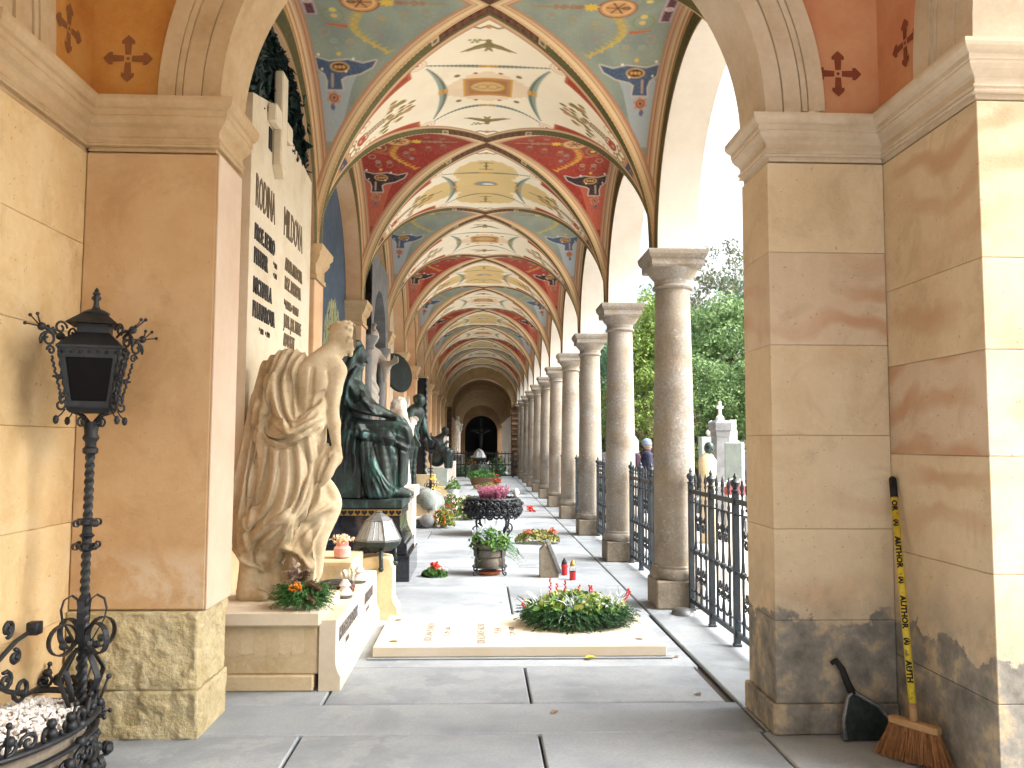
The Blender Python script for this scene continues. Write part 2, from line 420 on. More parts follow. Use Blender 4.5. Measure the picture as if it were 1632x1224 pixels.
M['lead'] = mk('grey_lead_metal', (.16, .17, .175), (.08, .085, .09), (.26, .27, .28), scale=9, metal=.6, rough=.45, bmp=.2)
M['milk'] = mk('clouded_lamp_glass', (.30, .32, .33), (.14, .15, .16), (.44, .46, .47), scale=8, rough=.22, bmp=.05, spec=.6, rv=.25)
M['dark_glass'] = flat('black_lamp_glass', (.004, .003, .004), .5, spec=.1)  # near-black pane colour with little gloss
M['letter'] = flat('dark_bronze_letters', (.025, .022, .022), .5)
M['letter_f'] = flat('faint_grey_engraving', (.11, .11, .115), .8)
M['letter_g'] = flat('brown_incised_letters', (.14, .10, .06), .7)
M['angel'] = mk('shaded_marble', (.46, .42, .36), (.32, .28, .23), (.56, .52, .46), scale=3.5, bmp=.12, rv=0, rough=.6)  # darker copy of the marble: niche shadow put into the colour
M['letter_m'] = mk('brushed_metal_letters', (.10, .10, .13), (.05, .05, .07), (.2, .2, .24), metal=.7, rough=.35, bmp=0)
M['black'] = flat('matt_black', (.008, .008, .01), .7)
M['brick'] = mk('dark_brown_brick', (.14, .085, .05), (.07, .045, .03), (.21, .13, .08), scale=8, bmp=.5, rv=.35)
M['brown_vault'] = mk('brown_vault_plaster', (.22, .135, .07), (.16, .095, .045), (.28, .185, .10), scale=2, bmp=.2)
M['rib'] = mk('brown_ochre_rib', (.30, .19, .09), (.22, .135, .06), (.36, .25, .13), scale=3, bmp=.2)
M['reveal'] = mk('pale_lit_plaster', (.62, .48, .36), (.56, .41, .29), (.68, .55, .43), scale=1.6, bmp=.2, bscale=70, rv=0, sd=.3)  # pale plaster, lightened further by garden light put into the colour
M['ochre'] = mk('ochre_vault_rib', (.48, .34, .18), (.38, .25, .12), (.55, .42, .25), scale=3, bmp=.2)
M['gravel'] = mk('pale_garden_gravel', (.50, .47, .42), (.36, .33, .29), (.60, .57, .52), scale=2.5, bmp=.5, bscale=50, rv=0)
M['grey_stone'] = mk('grey_gravestone', (.17, .175, .18), (.11, .115, .12), (.25, .255, .26), scale=5, bmp=.4, bscale=40)
M['green_stone'] = mk('grey_green_gravestone', (.30, .36, .34), (.22, .27, .25), (.38, .44, .41), scale=5, bmp=.3)
M['white_stone'] = mk('white_gravestone', (.66, .65, .62), (.52, .51, .48), (.74, .73, .71), scale=5, bmp=.3)
M['terracotta'] = flat('terracotta', (.42, .13, .05), .8)
M['rustpot'] = mk('rusty_grey_pot', (.10, .095, .08), (.05, .045, .04), (.22, .19, .14), scale=7, bmp=.5, metal=.3, rough=.6)
M['bark'] = mk('tree_bark', (.10, .075, .05), bmp=.8, bscale=20)
M['wood'] = mk('worn_wood', (.38, .23, .11), (.28, .16, .07), (.46, .30, .16), scale=5, bmp=.2)
M['bristle'] = mk('brown_bristles', (.32, .15, .06), (.22, .09, .035), (.42, .22, .10), scale=40, bmp=0, sd=.7)
M['yellow'] = mk('worn_yellow_film', (.62, .47, .03), (.52, .37, .02), (.68, .55, .08), scale=30, bmp=.1, rough=.45, rv=0, speck=(.16, .12, .05))
M['red_glass'] = flat('red_candle_glass', (.50, .012, .015), .12, spec=.6)
M['gold'] = flat('gold_tin', (.45, .28, .08), .35, metal=.7)
M['clear'] = glass('clear_glass', (.95, .97, .97))
M['pink_glass'] = mk('pink_pressed_glass', (.70, .36, .32), (.62, .28, .25), (.78, .48, .44), scale=8, rough=.2, bmp=0, rv=0)
M['wicker'] = mk('brown_wicker', (.16, .07, .05), (.09, .035, .025), (.26, .13, .10), scale=20, bmp=.5)
M['fir'] = leaf_mat('dark_fir_needles', (.010, .045, .018), (.035, .11, .035), .15)
M['fir_l'] = leaf_mat('green_cypress_sprigs', (.03, .11, .03), (.10, .25, .07), .2)
M['leaf'] = leaf_mat('green_leaves', (.035, .10, .02), (.12, .24, .05), .25)
M['leaf_y'] = leaf_mat('yellow_green_leaves', (.13, .22, .03), (.42, .42, .10), .25)
M['leaf_s'] = leaf_mat('silver_leaves', (.42, .50, .52), (.68, .74, .78), .15)
M['leaf_d'] = leaf_mat('dark_laurel_leaves', (.006, .014, .014), (.02, .045, .04), .0)
M['olive'] = leaf_mat('olive_dry_leaves', (.10, .11, .03), (.30, .27, .10), .2)
M['berry'] = leaf_mat('red_berries', (.45, .01, .015), (.65, .03, .04), 0, .3)
M['heather'] = leaf_mat('pink_heather', (.26, .05, .12), (.52, .20, .30), .2)
M['petal_w'] = leaf_mat('white_pink_petals', (.62, .38, .38), (.80, .74, .70), .2)
M['petal_y'] = leaf_mat('yellow_petals', (.62, .42, .01), (.80, .62, .06), .2)
M['petal_r'] = leaf_mat('red_petals', (.48, .02, .015), (.68, .07, .03), .2)
M['petal_o'] = leaf_mat('orange_petals', (.60, .16, .01), (.75, .28, .03), .1)
M['dry'] = leaf_mat('dry_brown_bits', (.10, .055, .03), (.30, .20, .12), .1)
M['tree1'] = leaf_mat('fresh_tree_leaves', (.075, .145, .05), (.20, .30, .12), .3)
M['tree2'] = leaf_mat('dark_tree_leaves', (.055, .13, .075), (.15, .26, .15), .25)
M['tree3'] = leaf_mat('thuja_leaves', (.09, .16, .03), (.24, .33, .08), .25)
M['tree4'] = leaf_mat('grey_autumn_leaves', (.09, .11, .065), (.19, .20, .13), .25)
def paint_mat():
    m, t, b = base_mat('painted_vault_fresco'); v = coords(t, False)
    a = nd(t, 'ShaderNodeAttribute', attribute_name='paint').outputs['Color']
    n = noise(t, v, 1.4, 7, .6); col = mixc(t, ramp(t, n, [(.35, .12), (.6, 0.)]), a, (.34, .26, .16))
    n4 = noise(t, v, .8, 9, .7, .6); col = mixc(t, ramp(t, n4, [(.58, 0.), (.72, .22)]), col, (.50, .40, .28))
    n2 = noise(t, v, 35, 5, .7); col = mixc(t, ramp(t, n2, [(.5, 0.), (.8, .14)]), col, (.75, .68, .55))
    n3 = noise(t, v, 3.2, 9, .65); col = mixc(t, ramp(t, n3, [(.63, 0.), (.67, .12)]), col, (.45, .36, .25))
    t.links.new(col, b.inputs['Base Color']); b.inputs['Roughness'].default_value = .8; b.inputs['Specular IOR Level'].default_value = .25
    bump(t, b, noise(t, v, 60, 5, .7), .15, .004); return m
M['fresco'] = paint_mat()
# ---------------------------------------------------------------- painted groin vaults
CX, A, B, ZS, HH, Y0, NB, BAY = .05, 1.65, 1.55, 3.42, 1.68, 4.95, 11, 3.10
XR, XL = CX + A, CX - A
_t = np.linspace(0, pi / 2, 400)
def arc_table(a, h):
    s = np.r_[0, np.cumsum(np.hypot(np.diff(a * np.sin(_t)), np.diff(h * np.cos(_t))))]; return s
S_A, S_B = arc_table(A, HH), arc_table(B, HH)
class Paint:
    def __init__(p, n, base): p.c = np.tile(np.asarray(base, float), (n, 1))
    def put(p, sd, col, aa=.012, al=1.):
        k = np.clip(.5 - sd / aa, 0, 1) * al; w_ = k > 0
        p.c[w_] += (np.asarray(col) - p.c[w_]) * k[w_, None]
def sd_circ(x, y, cx, cy, r): return np.hypot(x - cx, y - cy) - r
def sd_ell(x, y, cx, cy, a, b): return (np.hypot((x - cx) / a, (y - cy) / b) - 1) * min(a, b)
def sd_box(x, y, cx, cy, a, b): return np.maximum(np.abs(x - cx) - a, np.abs(y - cy) - b)
def sd_seg(x, y, x0, y0, x1, y1, r0, r1=None):
    dx, dy = x1 - x0, y1 - y0; t = np.clip(((x - x0) * dx + (y - y0) * dy) / (dx * dx + dy * dy + 1e-12), 0, 1)
    return np.hypot(x - x0 - t * dx, y - y0 - t * dy) - (r0 + ((r1 if r1 is not None else r0) - r0) * t)
def sd_line(x, y, pts, r):
    return np.minimum.reduce([sd_seg(x, y, *pts[i], *pts[i + 1], r) for i in range(len(pts) - 1)])
def sd_poly(x, y, pts):
    d = np.full(x.shape, 1e9); ins = np.zeros(x.shape, bool); n = len(pts)
    for i in range(n):
        (x0, y0), (x1, y1) = pts[i], pts[(i + 1) % n]
        d = np.minimum(d, sd_seg(x, y, x0, y0, x1, y1, 0))
        c = ((y0 > y) != (y1 > y)) & (x < (x1 - x0) * (y - y0) / ((y1 - y0) or 1e-9) + x0); ins ^= c
    return np.where(ins, -d, d)
C_ = dict(cream=srgb(243, 234, 212), green=srgb(88, 84, 46), beige=srgb(220, 192, 152), pink=srgb(200, 160, 128), rust=srgb(176, 130, 98), brown=srgb(140, 96, 64),
          gold=srgb(206, 158, 62), dark=srgb(74, 42, 30), blue=srgb(124, 136, 130), red=srgb(154, 54, 42), navy=srgb(66, 86, 112), crest_r=srgb(52, 34, 38),
          olive=srgb(128, 116, 70), teal=srgb(138, 150, 138), yel=srgb(214, 184, 118), salmon=srgb(184, 96, 66), orange=srgb(200, 128, 62), white=srgb(230, 222, 205), leafy=srgb(190, 166, 84), purple=srgb(84, 44, 58))
def paint_white(s, v, d, kind):
    """s: arc length across from the crown, v: distance along from the bay line, d: distance from the groin; both halves of the panel share the drawing"""
    P = Paint(len(s), C_['cream']); a_, b_ = np.abs(s), np.abs(v); p = P.put
    if kind == 'A':
        rect = sd_box(a_, b_, 0, 0, .30, .24); wob = .02 * np.sin(a_ * 55) * np.sin(b_ * 55)
        p(np.minimum(sd_ell(a_, b_, 0, 0, .46, .26), sd_ell(a_, b_, 0, 0, .30, .34)) + wob, srgb(222, 190, 150), .01, .55)
        p(sd_circ(a_, b_, .46, 0, .022), C_['rust']); p(sd_circ(a_, b_, .30, .29, .03), C_['olive']); p(sd_circ(a_, b_, .12, .31, .02), C_['salmon'])
        p(sd_box(a_, b_, 0, 0, .245, .205), C_['gold']); p(sd_box(a_, b_, 0, 0, .22, .185), C_['rust']); p(sd_box(a_, b_, 0, 0, .19, .155), srgb(168, 116, 62))
        p(sd_ell(a_, b_, 0, 0, .17, .12), C_['gold']); p(sd_ell(a_, b_, 0, 0, .15, .10), srgb(196, 178, 128))
        p(np.abs(sd_circ(a_, b_, .05, 0, .05)) - .008, C_['orange']); p(sd_circ(a_, b_, .12, 0, .02), C_['teal'])
        rb = .85                                     # doves
        for sg in (1,):
            p(sd_ell(s, b_, 0, rb + .02, .04, .075), C_['olive']); p(sd_circ(s, b_, 0, rb + .10, .028), C_['olive'])
            p(sd_seg(a_, b_, .015, rb + .02, .11, rb - .02, .040, .032), C_['olive']); p(sd_seg(a_, b_, .10, rb - .02, .25, rb - .085, .032, .006), C_['olive']); p(sd_seg(a_, b_, .06, rb - .01, .20, rb - .09, .014, .004), srgb(150, 134, 92))
            p(sd_seg(a_, b_, .0, rb - .03, .03, rb - .09, .025, .01), srgb(150, 130, 84)); p(sd_seg(s, b_, -.03, rb + .11, -.13, rb + .10, .010), srgb(150, 148, 84))
            for q_ in range(5): p(sd_circ(s, b_, -.08 - .022 * q_, rb + .10 + .022 * (-1) ** q_, .016), srgb(152, 150, 92))
    else:
        Y = srgb(216, 188, 124); wob = .012 * np.sin(a_ * 60 + b_ * 20)
        lob = np.minimum(sd_ell(a_, b_, .64, 0, .36, .34), sd_ell(a_, b_, 0, .52, .42, .42)); lob = np.minimum(lob, sd_ell(a_, b_, 0, 0, .45, .5))
        p(lob + wob, Y, .01, .9); p(np.abs(lob + .02) - .008, srgb(226, 204, 150), .01, .7)
        p(sd_ell(a_, b_, 0, 0, .17, .11), C_['gold']); p(sd_ell(a_, b_, 0, 0, .15, .09), srgb(132, 146, 156)); p(sd_ell(s, v, .03, .02, .08, .035), C_['white'])
        for (x0, y0, x1, y1) in ((0, .58, 0, .86), (.62, 0, .90, 0)):
            p(sd_seg(a_, b_, x0, y0, x1, y1, .012), C_['olive']); p(sd_circ(a_, b_, (x0 + x1) / 2, (y0 + y1) / 2, .03), C_['olive'])
        p(sd_seg(a_, b_, 0, .60, .08, .60, .012), C_['olive']); p(sd_seg(a_, b_, 0, .84, .08, .84, .012), C_['olive'])
        p(sd_circ(a_, b_, .42, .18, .025), C_['salmon'])
    # four garlands round the middle
    q = np.clip(a_ / .58, 0, 1); yv = .45 + .20 * q ** 2; th = .012 + .022 * (1 - q) * np.sin(np.clip(q * 3 + .4, 0, pi))
    jag = .006 * np.sin(a_ * 160)
    p(np.where(a_ < .58, np.abs(b_ - yv) - th + jag, 1), C_['teal'] if kind == 'A' else srgb(138, 148, 126)); p(np.where(a_ < .58, np.abs(b_ - yv - .4 * th) - .3 * th, 1), srgb(92, 100, 76))
    p(sd_box(a_, b_, 0, .452, .09, .022), C_['gold']); p(sd_circ(a_, b_, .05, .452, .013), C_['rust'])
    q = np.clip(b_ / .60, 0, 1); xv = .45 + .14 * q ** 2; th = .008 + .035 * (1 - q ** 1.5); jag = .005 * np.sin(b_ * 150)
    p(np.where(b_ < .60, np.abs(a_ - xv) - th + jag, 1), srgb(140, 160, 152)); p(np.where(b_ < .60, np.abs(a_ - xv + .45 * th) - .4 * th, 1), srgb(98, 112, 96))
    p(sd_box(a_, b_, .45, 0, .05, .05), C_['gold']); p(sd_box(a_, b_, .45, 0, .012, .05), C_['rust'])
    for r_ in (.085, .05): p(np.abs(sd_circ(a_, b_, .665, .705, r_)) - .008, srgb(206, 170, 140), .012, .75)
    p(sd_circ(a_, b_, .665, .705, .018), C_['salmon'])
    p(sd_ell(a_, b_, 0, 1.20, .03, .035), srgb(190, 140, 90)); p(sd_line(a_, b_, [(.03, 1.2), (.08, 1.17), (.13, 1.20)], .012), C_['olive'])
    # ivy sprays, flower and scroll towards the springing
    rr = np.random.RandomState(3)
    for _ in range(38):
        u, vv = rr.uniform(.76, 1.16), rr.uniform(-.27, .27)
        if abs(vv) > .08 + (u - .7) * .55 or (u > 1.08 and abs(vv) < .1): continue
        p(sd_ell(a_, v, u, vv, .042, .024), srgb(136, 122, 66) if rr.rand() < .7 else srgb(196, 140, 104)); p(sd_seg(a_, v, u, vv, u + .07, vv * .8, .006), srgb(170, 150, 106), .01, .7)
    p(sd_seg(a_, v, 1.06, 0, 1.36, 0, .012), srgb(160, 110, 80))
    for k in range(7): p(sd_circ(a_, b_, 1.12 + .035 * k, .035, .016), srgb(122, 104, 60))
    p(sd_ell(a_, b_, 1.42, 0, .06, .085), srgb(170, 78, 60)); p(sd_ell(a_, b_, 1.38, .06, .05, .02), srgb(186, 96, 76)); p(sd_ell(a_, b_, 1.43, 0, .02, .03), srgb(210, 160, 130))
    for (u, vv) in ((1.36, .17), (1.30, .20)): p(np.abs(sd_circ(a_, b_, u, vv, .04)) - .007, srgb(200, 168, 138), .01, .8)
    p(np.abs(sd_circ(a_, b_, 1.56, .05, .05)) - .012, srgb(150, 120, 70)); p(np.abs(sd_circ(a_, b_, 1.50, .10, .03)) - .01, srgb(164, 132, 84))
    # red corner wedges
    ln = .51 - (a_ - .74) * .50
    wd = np.maximum(np.maximum(.74 - a_, ln - b_), a_ - 1.36); p(wd, C_['salmon']); p(wd + .032, srgb(160, 62, 36)); p(sd_ell(a_, b_, .82, .62, .035, .022), srgb(220, 170, 120))
    # foot: dark blue field with a gold grotesque
    ft = 1.66 - a_; p(ft - .045, srgb(196, 150, 116)); p(ft, C_['navy'] * .75 if kind == 'A' else srgb(96, 52, 40))
    p(np.maximum(np.abs(v) - .022 - .018 * np.sin(a_ * 42), ft + .06), srgb(178, 142, 84))
    # groin mouldings
    d = d * (1 + .45 * np.clip((a_ - 1.35) / .7, 0, 1))
    cap = (a_ < .50)
    p(d - .172, C_['brown']); p(d - .164, C_['pink']); p(d - .142, srgb(206, 174, 136)); p(d - .120, C_['brown'])
    p(d - .114, C_['green']); p(np.where(a_ > .50, d - .006 - .005 * np.sin(a_ * 150), 1), C_['beige'])
    p(np.where(cap, np.maximum(d - .085, a_ - .44), 1), C_['dark']); p(np.where(cap, np.maximum(np.abs(d - .04) - .02, a_ - .42) + .02 * np.sin(a_ * 90), 1), srgb(106, 62, 42))
    p(np.where(np.abs(a_ - .475) < .035, d - .08, 1), srgb(196, 170, 130)); p(sd_circ(a_, d, .475, .04, .022), srgb(96, 92, 88))
    return P.c
def paint_side(X, s, d, kind):
    bg_ = C_['blue'] if kind == 'blue' else C_['red']
    P = Paint(len(s), bg_); p = P.put; b_ = np.abs(s)
    mott = .5 + .5 * np.sin(X * 7 + 2 * np.sin(s * 5)) * np.sin(s * 6 + 1.5 * np.sin(X * 9)); P.c += (bg_ * (1.18 if kind == 'blue' else .86) + (np.array([.03, .03, -.01]) if kind == 'blue' else 0) - bg_) * mott[:, None]
    go = C_['leafy'] if kind == 'blue' else srgb(206, 150, 66)
    p(sd_ell(X, s, 1.05, .0, .165, .15), srgb(136, 92, 62)); p(sd_ell(X, s, 1.05, .0, .145, .13), srgb(198, 146, 94)); p(np.abs(sd_ell(X, s, 1.05, 0, .115, .10)) - .007, srgb(222, 184, 130))
    for an in (0, pi / 3, -pi / 3): p(sd_seg(X, s, 1.05 - .09 * cos(an), -.09 * sin(an), 1.05 + .09 * cos(an), .09 * sin(an), .007), C_['dark'])
    p(np.abs(sd_ell(X, s, 1.12, .0, .03, .02)) - .006, C_['dark'])
    p(sd_ell(X, s, .83, 0, .06, .05) + .012 * np.sin(np.arctan2(s, X - .83) * 8), srgb(212, 176, 66)); p(sd_ell(X, s, .73, 0, .05, .03), srgb(150, 110, 84))
    p(sd_ell(X, s, .60, 0, .10, .035) + .012 * np.sin(X * 90), srgb(150, 120, 96)); p(sd_seg(X, s, .35, 0, .5, 0, .012), srgb(150, 130, 90))
    rr = np.random.RandomState(5)
    for i in range(15):                                  # leafy festoon
        t = i / 14; u = 1.08 + .16 * sin(t * 3.0) - .22 * t; vv = .17 + .44 * t
        p(sd_seg(X, b_, u, vv, u + .055, vv - .03, .014, .003), go); p(sd_seg(X, b_, u, vv, u - .05, vv - .025, .014, .003), go * .9); p(sd_circ(X, b_, u + .02 * (-1) ** i, vv + .01, .010), go * 1.15)
    for (u, vv, c_) in ((.98, .30, (150, 140, 130)), (1.20, .50, (170, 150, 120)), (.70, .16, (160, 140, 110)), (.90, .22, (176, 150, 100)), (1.34, .50, (150, 160, 140)), (.52, .10, (150, 134, 110))):
        for an in range(5): p(sd_ell(X, b_, u + .022 * cos(an * 1.257), vv + .022 * sin(an * 1.257), .016, .010), srgb(*c_), .012, .8)
        p(np.abs(sd_circ(X, b_, u, vv + .06, .035)) - .004, srgb(*c_) * .8, .01, .7)
    p(np.abs(sd_circ(X, b_, 1.30, .19, .09)) - .009, srgb(124, 140, 92)); p(sd_circ(X, b_, 1.29, .12, .03), srgb(210, 190, 110)); p(sd_circ(X, b_, 1.29, .20, .028), srgb(214, 180, 106))
    p(sd_seg(X, b_, 1.22, .33, 1.38, .30, .022, .008), C_['salmon']); p(np.abs(sd_circ(X, b_, 1.40, .40, .04)) - .006, srgb(160, 140, 120)); p(sd_circ(X, b_, .92, .42, .028), srgb(140, 130, 130))
    p(sd_box(X, s, 1.475, .0, .055, .19), srgb(176, 156, 160)); p(np.maximum(sd_box(X, b_, 1.475, .10, .034, .075), -1), C_['purple'] if kind == 'blue' else C_['crest_r']); p(np.abs(sd_ell(X, s, 1.475, 0, .03, .03)) - .006, srgb(206, 180, 170))
    lt = srgb(158, 168, 172) if kind == 'blue' else srgb(178, 92, 70)
    p(sd_poly(X, b_, [(1.16, .80), (1.53, .84), (1.56, 1.5), (1.42, 1.5), (1.24, .96)]), lt)
    cr = [(1.0, .70), (1.12, .735), (1.24, .70), (1.42, .72), (1.53, .68), (1.525, .80), (1.47, .85), (1.455, .92), (1.47, 1.0), (1.33, 1.0), (1.335, .90), (1.29, .87), (1.16, .84), (1.04, .77)]
    dc = sd_poly(X, b_, cr); p(dc - .014, srgb(190, 180, 170)); p(dc, C_['navy'] if kind == 'blue' else C_['crest_r'])
    p(sd_ell(X, b_, 1.33, .775, .085, .052), srgb(206, 168, 110)); p(sd_ell(X, b_, 1.33, .775, .070, .040), C_['dark'])
    for qx in (1.295, 1.33, 1.365): p(sd_circ(X, b_, qx, .775, .016), srgb(206, 150, 84))
    p(sd_seg(X, b_, 1.405, .85, 1.42, .97, .012), srgb(160, 140, 130)); p(sd_circ(X, b_, 1.28, .82, .01), C_['white']); p(sd_circ(X, b_, 1.49, .80, .01), C_['white'])
    p(sd_circ(X, b_, 1.20, .69, .013), C_['white']); p(sd_circ(X, b_, 1.50, .65, .013), C_['white']); p(sd_circ(X, b_, 1.32, .64, .02), srgb(214, 172, 70))
    an = np.arctan2(b_ - 1.08, X - 1.42); p(sd_circ(X, b_, 1.42, 1.08, .058) - .010 * np.sin(an * 6), srgb(190, 130, 98)); p(np.abs(sd_circ(X, b_, 1.42, 1.08, .034)) - .006, srgb(120, 70, 54)); p(sd_ell(X, b_, 1.44, 1.17, .02, .03), srgb(84, 92, 120)); p(sd_circ(X, b_, 1.42, 1.08, .014), C_['dark'])
    wd = A - X                                           # towards the wall arch
    p(wd - .115, C_['rust']); p(wd - .098, C_['pink']); p(wd - .05, C_['beige']); p(np.abs(wd - .075) - .004, C_['brown']); p(np.abs(wd - .04) - .006, srgb(220, 196, 160)); p(np.abs(wd - .02) - .004, C_['brown'])
    p(d - .118, C_['rust']); p(d - .094, C_['pink']); p(d - .080, srgb(214, 186, 144)); p(np.abs(d - .066) - .004, srgb(150, 106, 72)); p(d - .058, C_['beige']); p(np.abs(d - .04) - .004, srgb(224, 200, 160))
    p(d - .022 - .005 * np.sin(s * 170), srgb(198, 166, 120))
    return P.c
def paint_band(t, th):
    """wall band round an opening; t 0 at the opening, 1 at the vault"""
    P = Paint(len(t), C_['beige']); p = P.put
    p(t - .78, C_['green'] * .75 + np.array([.0, .005, .02]) * .3, .03); p(np.abs(t - .80 + .02 * np.sin(th * 220)) - .03, srgb(196, 156, 96), .03); p(t - .06 - .03 * np.sin(th * 220), srgb(186, 146, 88), .03); p(np.abs(t - .88) - .02, C_['brown'], .03)
    return P.c
def grid_quads(n, m_):
    i = np.arange(n - 1)[:, None] * m_ + np.arange(m_ - 1)[None]
    return np.stack([i, i + 1, i + m_ + 1, i + m_], -1).reshape(-1, 4)
_mesh_cache = {}
def web_mesh(which, sg, kind, n, m_):
    key = (which, sg, kind, n, m_)
    if key in _mesh_cache: return _mesh_cache[key]
    ph = np.linspace(-pi / 2, pi / 2, n)[:, None] * np.ones((1, m_)); t = np.linspace(0, 1, m_)[None] * np.ones((n, 1))
    ph, t = ph.ravel(), t.ravel()
    if which == 'white':
        x = A * np.sin(ph); y0 = B * np.abs(np.sin(ph)); y = y0 + (B - y0) * t; z = ZS + HH * np.cos(ph)
        s = np.interp(np.abs(ph), _t, S_A) * np.sign(ph); v = (y - B) * sg
        d = (y - y0) / np.sqrt(1 + (B / A * np.cos(ph)) ** 2)
        V = np.c_[x, y * sg, z]; c = paint_white(s, v, d, kind)
    else:
        y = B * np.sin(ph); x0 = A * np.abs(np.sin(ph)); x = x0 + (A - x0) * t; z = ZS + HH * np.cos(ph)
        s = np.interp(np.abs(ph), _t, S_B) * np.sign(ph); d = (x - x0) / np.sqrt(1 + (A / B * np.cos(ph)) ** 2)
        V = np.c_[x * sg, y, z]; c = paint_side(x, s, d, kind)
    me = np_mesh(which + '_web', V, grid_quads(n, m_), M['fresco'], True, c); _mesh_cache[key] = me; return me
def band_mesh(sg, cy, r, n):
    key = ('band', sg, round(cy, 3), n)
    if key in _mesh_cache: return _mesh_cache[key]
    th = np.linspace(0, pi, n)[:, None] * np.ones((1, 10)); t = np.linspace(0, 1, 10)[None] * np.ones((n, 1)); th, t = th.ravel(), t.ravel()
    iy, iz = cy + r * np.cos(th), r * np.sin(th); oy, oz = B * np.cos(th), HH * np.sin(th)
    V = np.c_[np.full(len(t), sg * A), iy + (oy - iy) * t, ZS + iz + (oz - iz) * t]
    me = np_mesh('arch_band', V, grid_quads(n, 10), M['fresco'], True, paint_band(t, th)); _mesh_cache[key] = me; return me
ORD = ['nearest', 'second', 'third', 'fourth', 'fifth', 'sixth', 'seventh', 'eighth', 'ninth', 'tenth', 'farthest']
def open_arc(k): return (-.10, 1.45) if k == 0 else (0., 1.35)
for k in range(NB):
    blue = k % 2 == 0
    t = thing('vault_bay', f'{ORD[k]} painted groin vault bay of the corridor with {"grey-blue" if blue else "dark red"} side webs', 'vault', (CX, Y0 + B + BAY * k, 0), 0, 'painted groin vaults of the corridor', 'thing')
    n = [440, 440, 300, 220, 150, 120, 100, 100, 80, 80, 80][k]; m_ = max(20, n // 3)
    kf, kb = ('B', 'A') if blue else ('A', 'B')
    nf = 120 if k == 0 else n
    link('front_web', web_mesh('white', -1, kf, nf, max(20, nf // 3)), t); link('rear_web', web_mesh('white', 1, kb, n, m_), t)
    for sg in (-1, 1):
        link('side_web', web_mesh('side', sg, 'blue' if blue else 'red', n, m_), t)
        cy, r = open_arc(k) if sg > 0 else (0., 1.36)
        link('arch_band', band_mesh(sg, cy, r, max(40, n // 3)), t)

# ---------------------------------------------------------------- garden side: wall of arches on columns
aw = thing('arcade_wall', 'pale plastered wall of round arches carried on the stone columns', 'wall', (XR, Y0, ZS), kind='thing')
def arch_wall(mb, x0, x1, ya, yb, yc, r, zs, zt, n=48, jamb=True):
    """wall x0..x1 thick, ya..yb long, from the springing zs to zt, with a round hole"""
    pts = [(yc - r * cos(pi * i / n), zs + r * sin(pi * i / n)) for i in range(n + 1)]
    for x, flip in ((x1, 0), (x0, 1)):
        vs = []; fs = []
        for (y, z) in pts: vs += [(x, y, z), (x, y, zt)]
        for i in range(n):
            f = (2 * i, 2 * i + 2, 2 * i + 3, 2 * i + 1); fs.append(f[::-1] if flip else f)
        b0 = len(vs); vs += [(x, ya, zs), (x, ya, zt), (x, yb, zs), (x, yb, zt)]
        f = (b0, 0, 1, b0 + 1); fs.append(f[::-1] if flip else f); f = (2 * n, b0 + 2, b0 + 3, 2 * n + 1); fs.append(f[::-1] if flip else f)
        mb.add(vs, fs)
    vs = []; fs = []
    for (y, z) in pts: vs += [(x0, y, z), (x1, y, z)]
    for i in range(n): fs.append((2 * i, 2 * i + 1, 2 * i + 3, 2 * i + 2))
    mb.add(vs, fs)
for k in range(NB):
    cy, r = open_arc(k); yc = Y0 + B + BAY * k + cy; mb = MB()
    ya = Y0 + BAY * k + (.0 if k == 0 else 0.0); yb = Y0 + BAY * (k + 1)
    arch_wall(mb, XR + .004, XR + .39, ya, yb, yc, r, ZS, 5.3)
    mb.obj('arch', M['white_plaster'], aw, 30)
# ---------------------------------------------------------------- columns
CXC = 1.89
col0 = thing('column', 'x', 'column', (0, 0, 0), 0, 'stone columns along the garden side', 'thing')
MB().box(-.225, .225, -.225, .225, 0, .26, .012).obj('plinth', M['plinth'], col0)
MB().lathe([(.215, .26), (.228, .275), (.236, .30), (.236, .325), (.226, .352), (.212, .365), (.212, .385), (.205, .392)], 40).obj('base_ring', M['column'], col0, True)
sh = [(.198 - .03 * max(0, (i / 14 - .25) / .75) ** 1.4, .392 + (3.06 - .392) * i / 14) for i in range(15)]
MB().lathe(sh, 40).obj('shaft', M['column'], col0, True)
mb = MB(); mb.lathe([(.175, 3.06), (.192, 3.068), (.198, 3.082), (.192, 3.096), (.178, 3.104), (.178, 3.15), (.19, 3.165), (.225, 3.205), (.245, 3.24), (.25, 3.255)], 40)
cp = mb.obj('capital', M['column'], col0, True)
MB().sweep([(-.215, -.215), (-.215, .215), (.215, .215), (.215, -.215)], [(-.2, 3.255), (.03, 3.255), (.04, 3.275), (.04, 3.33), (.055, 3.345), (.07, 3.375), (.075, 3.405), (.075, 3.42), (-.2, 3.42)], closed=True, side=-1).obj('abacus', M['column'], cp)
ORDC = ['nearest', 'second', 'third', 'fourth', 'fifth', 'sixth', 'seventh', 'eighth', 'ninth', 'tenth', 'eleventh']
for k in range(NB):
    c = col0 if k == 0 else copy_tree(col0)
    c.location = (CXC, Y0 + BAY * (k + 1), 0)
    c['label'] = f'weathered round stone column, {ORDC[k]} along the garden side of the corridor'
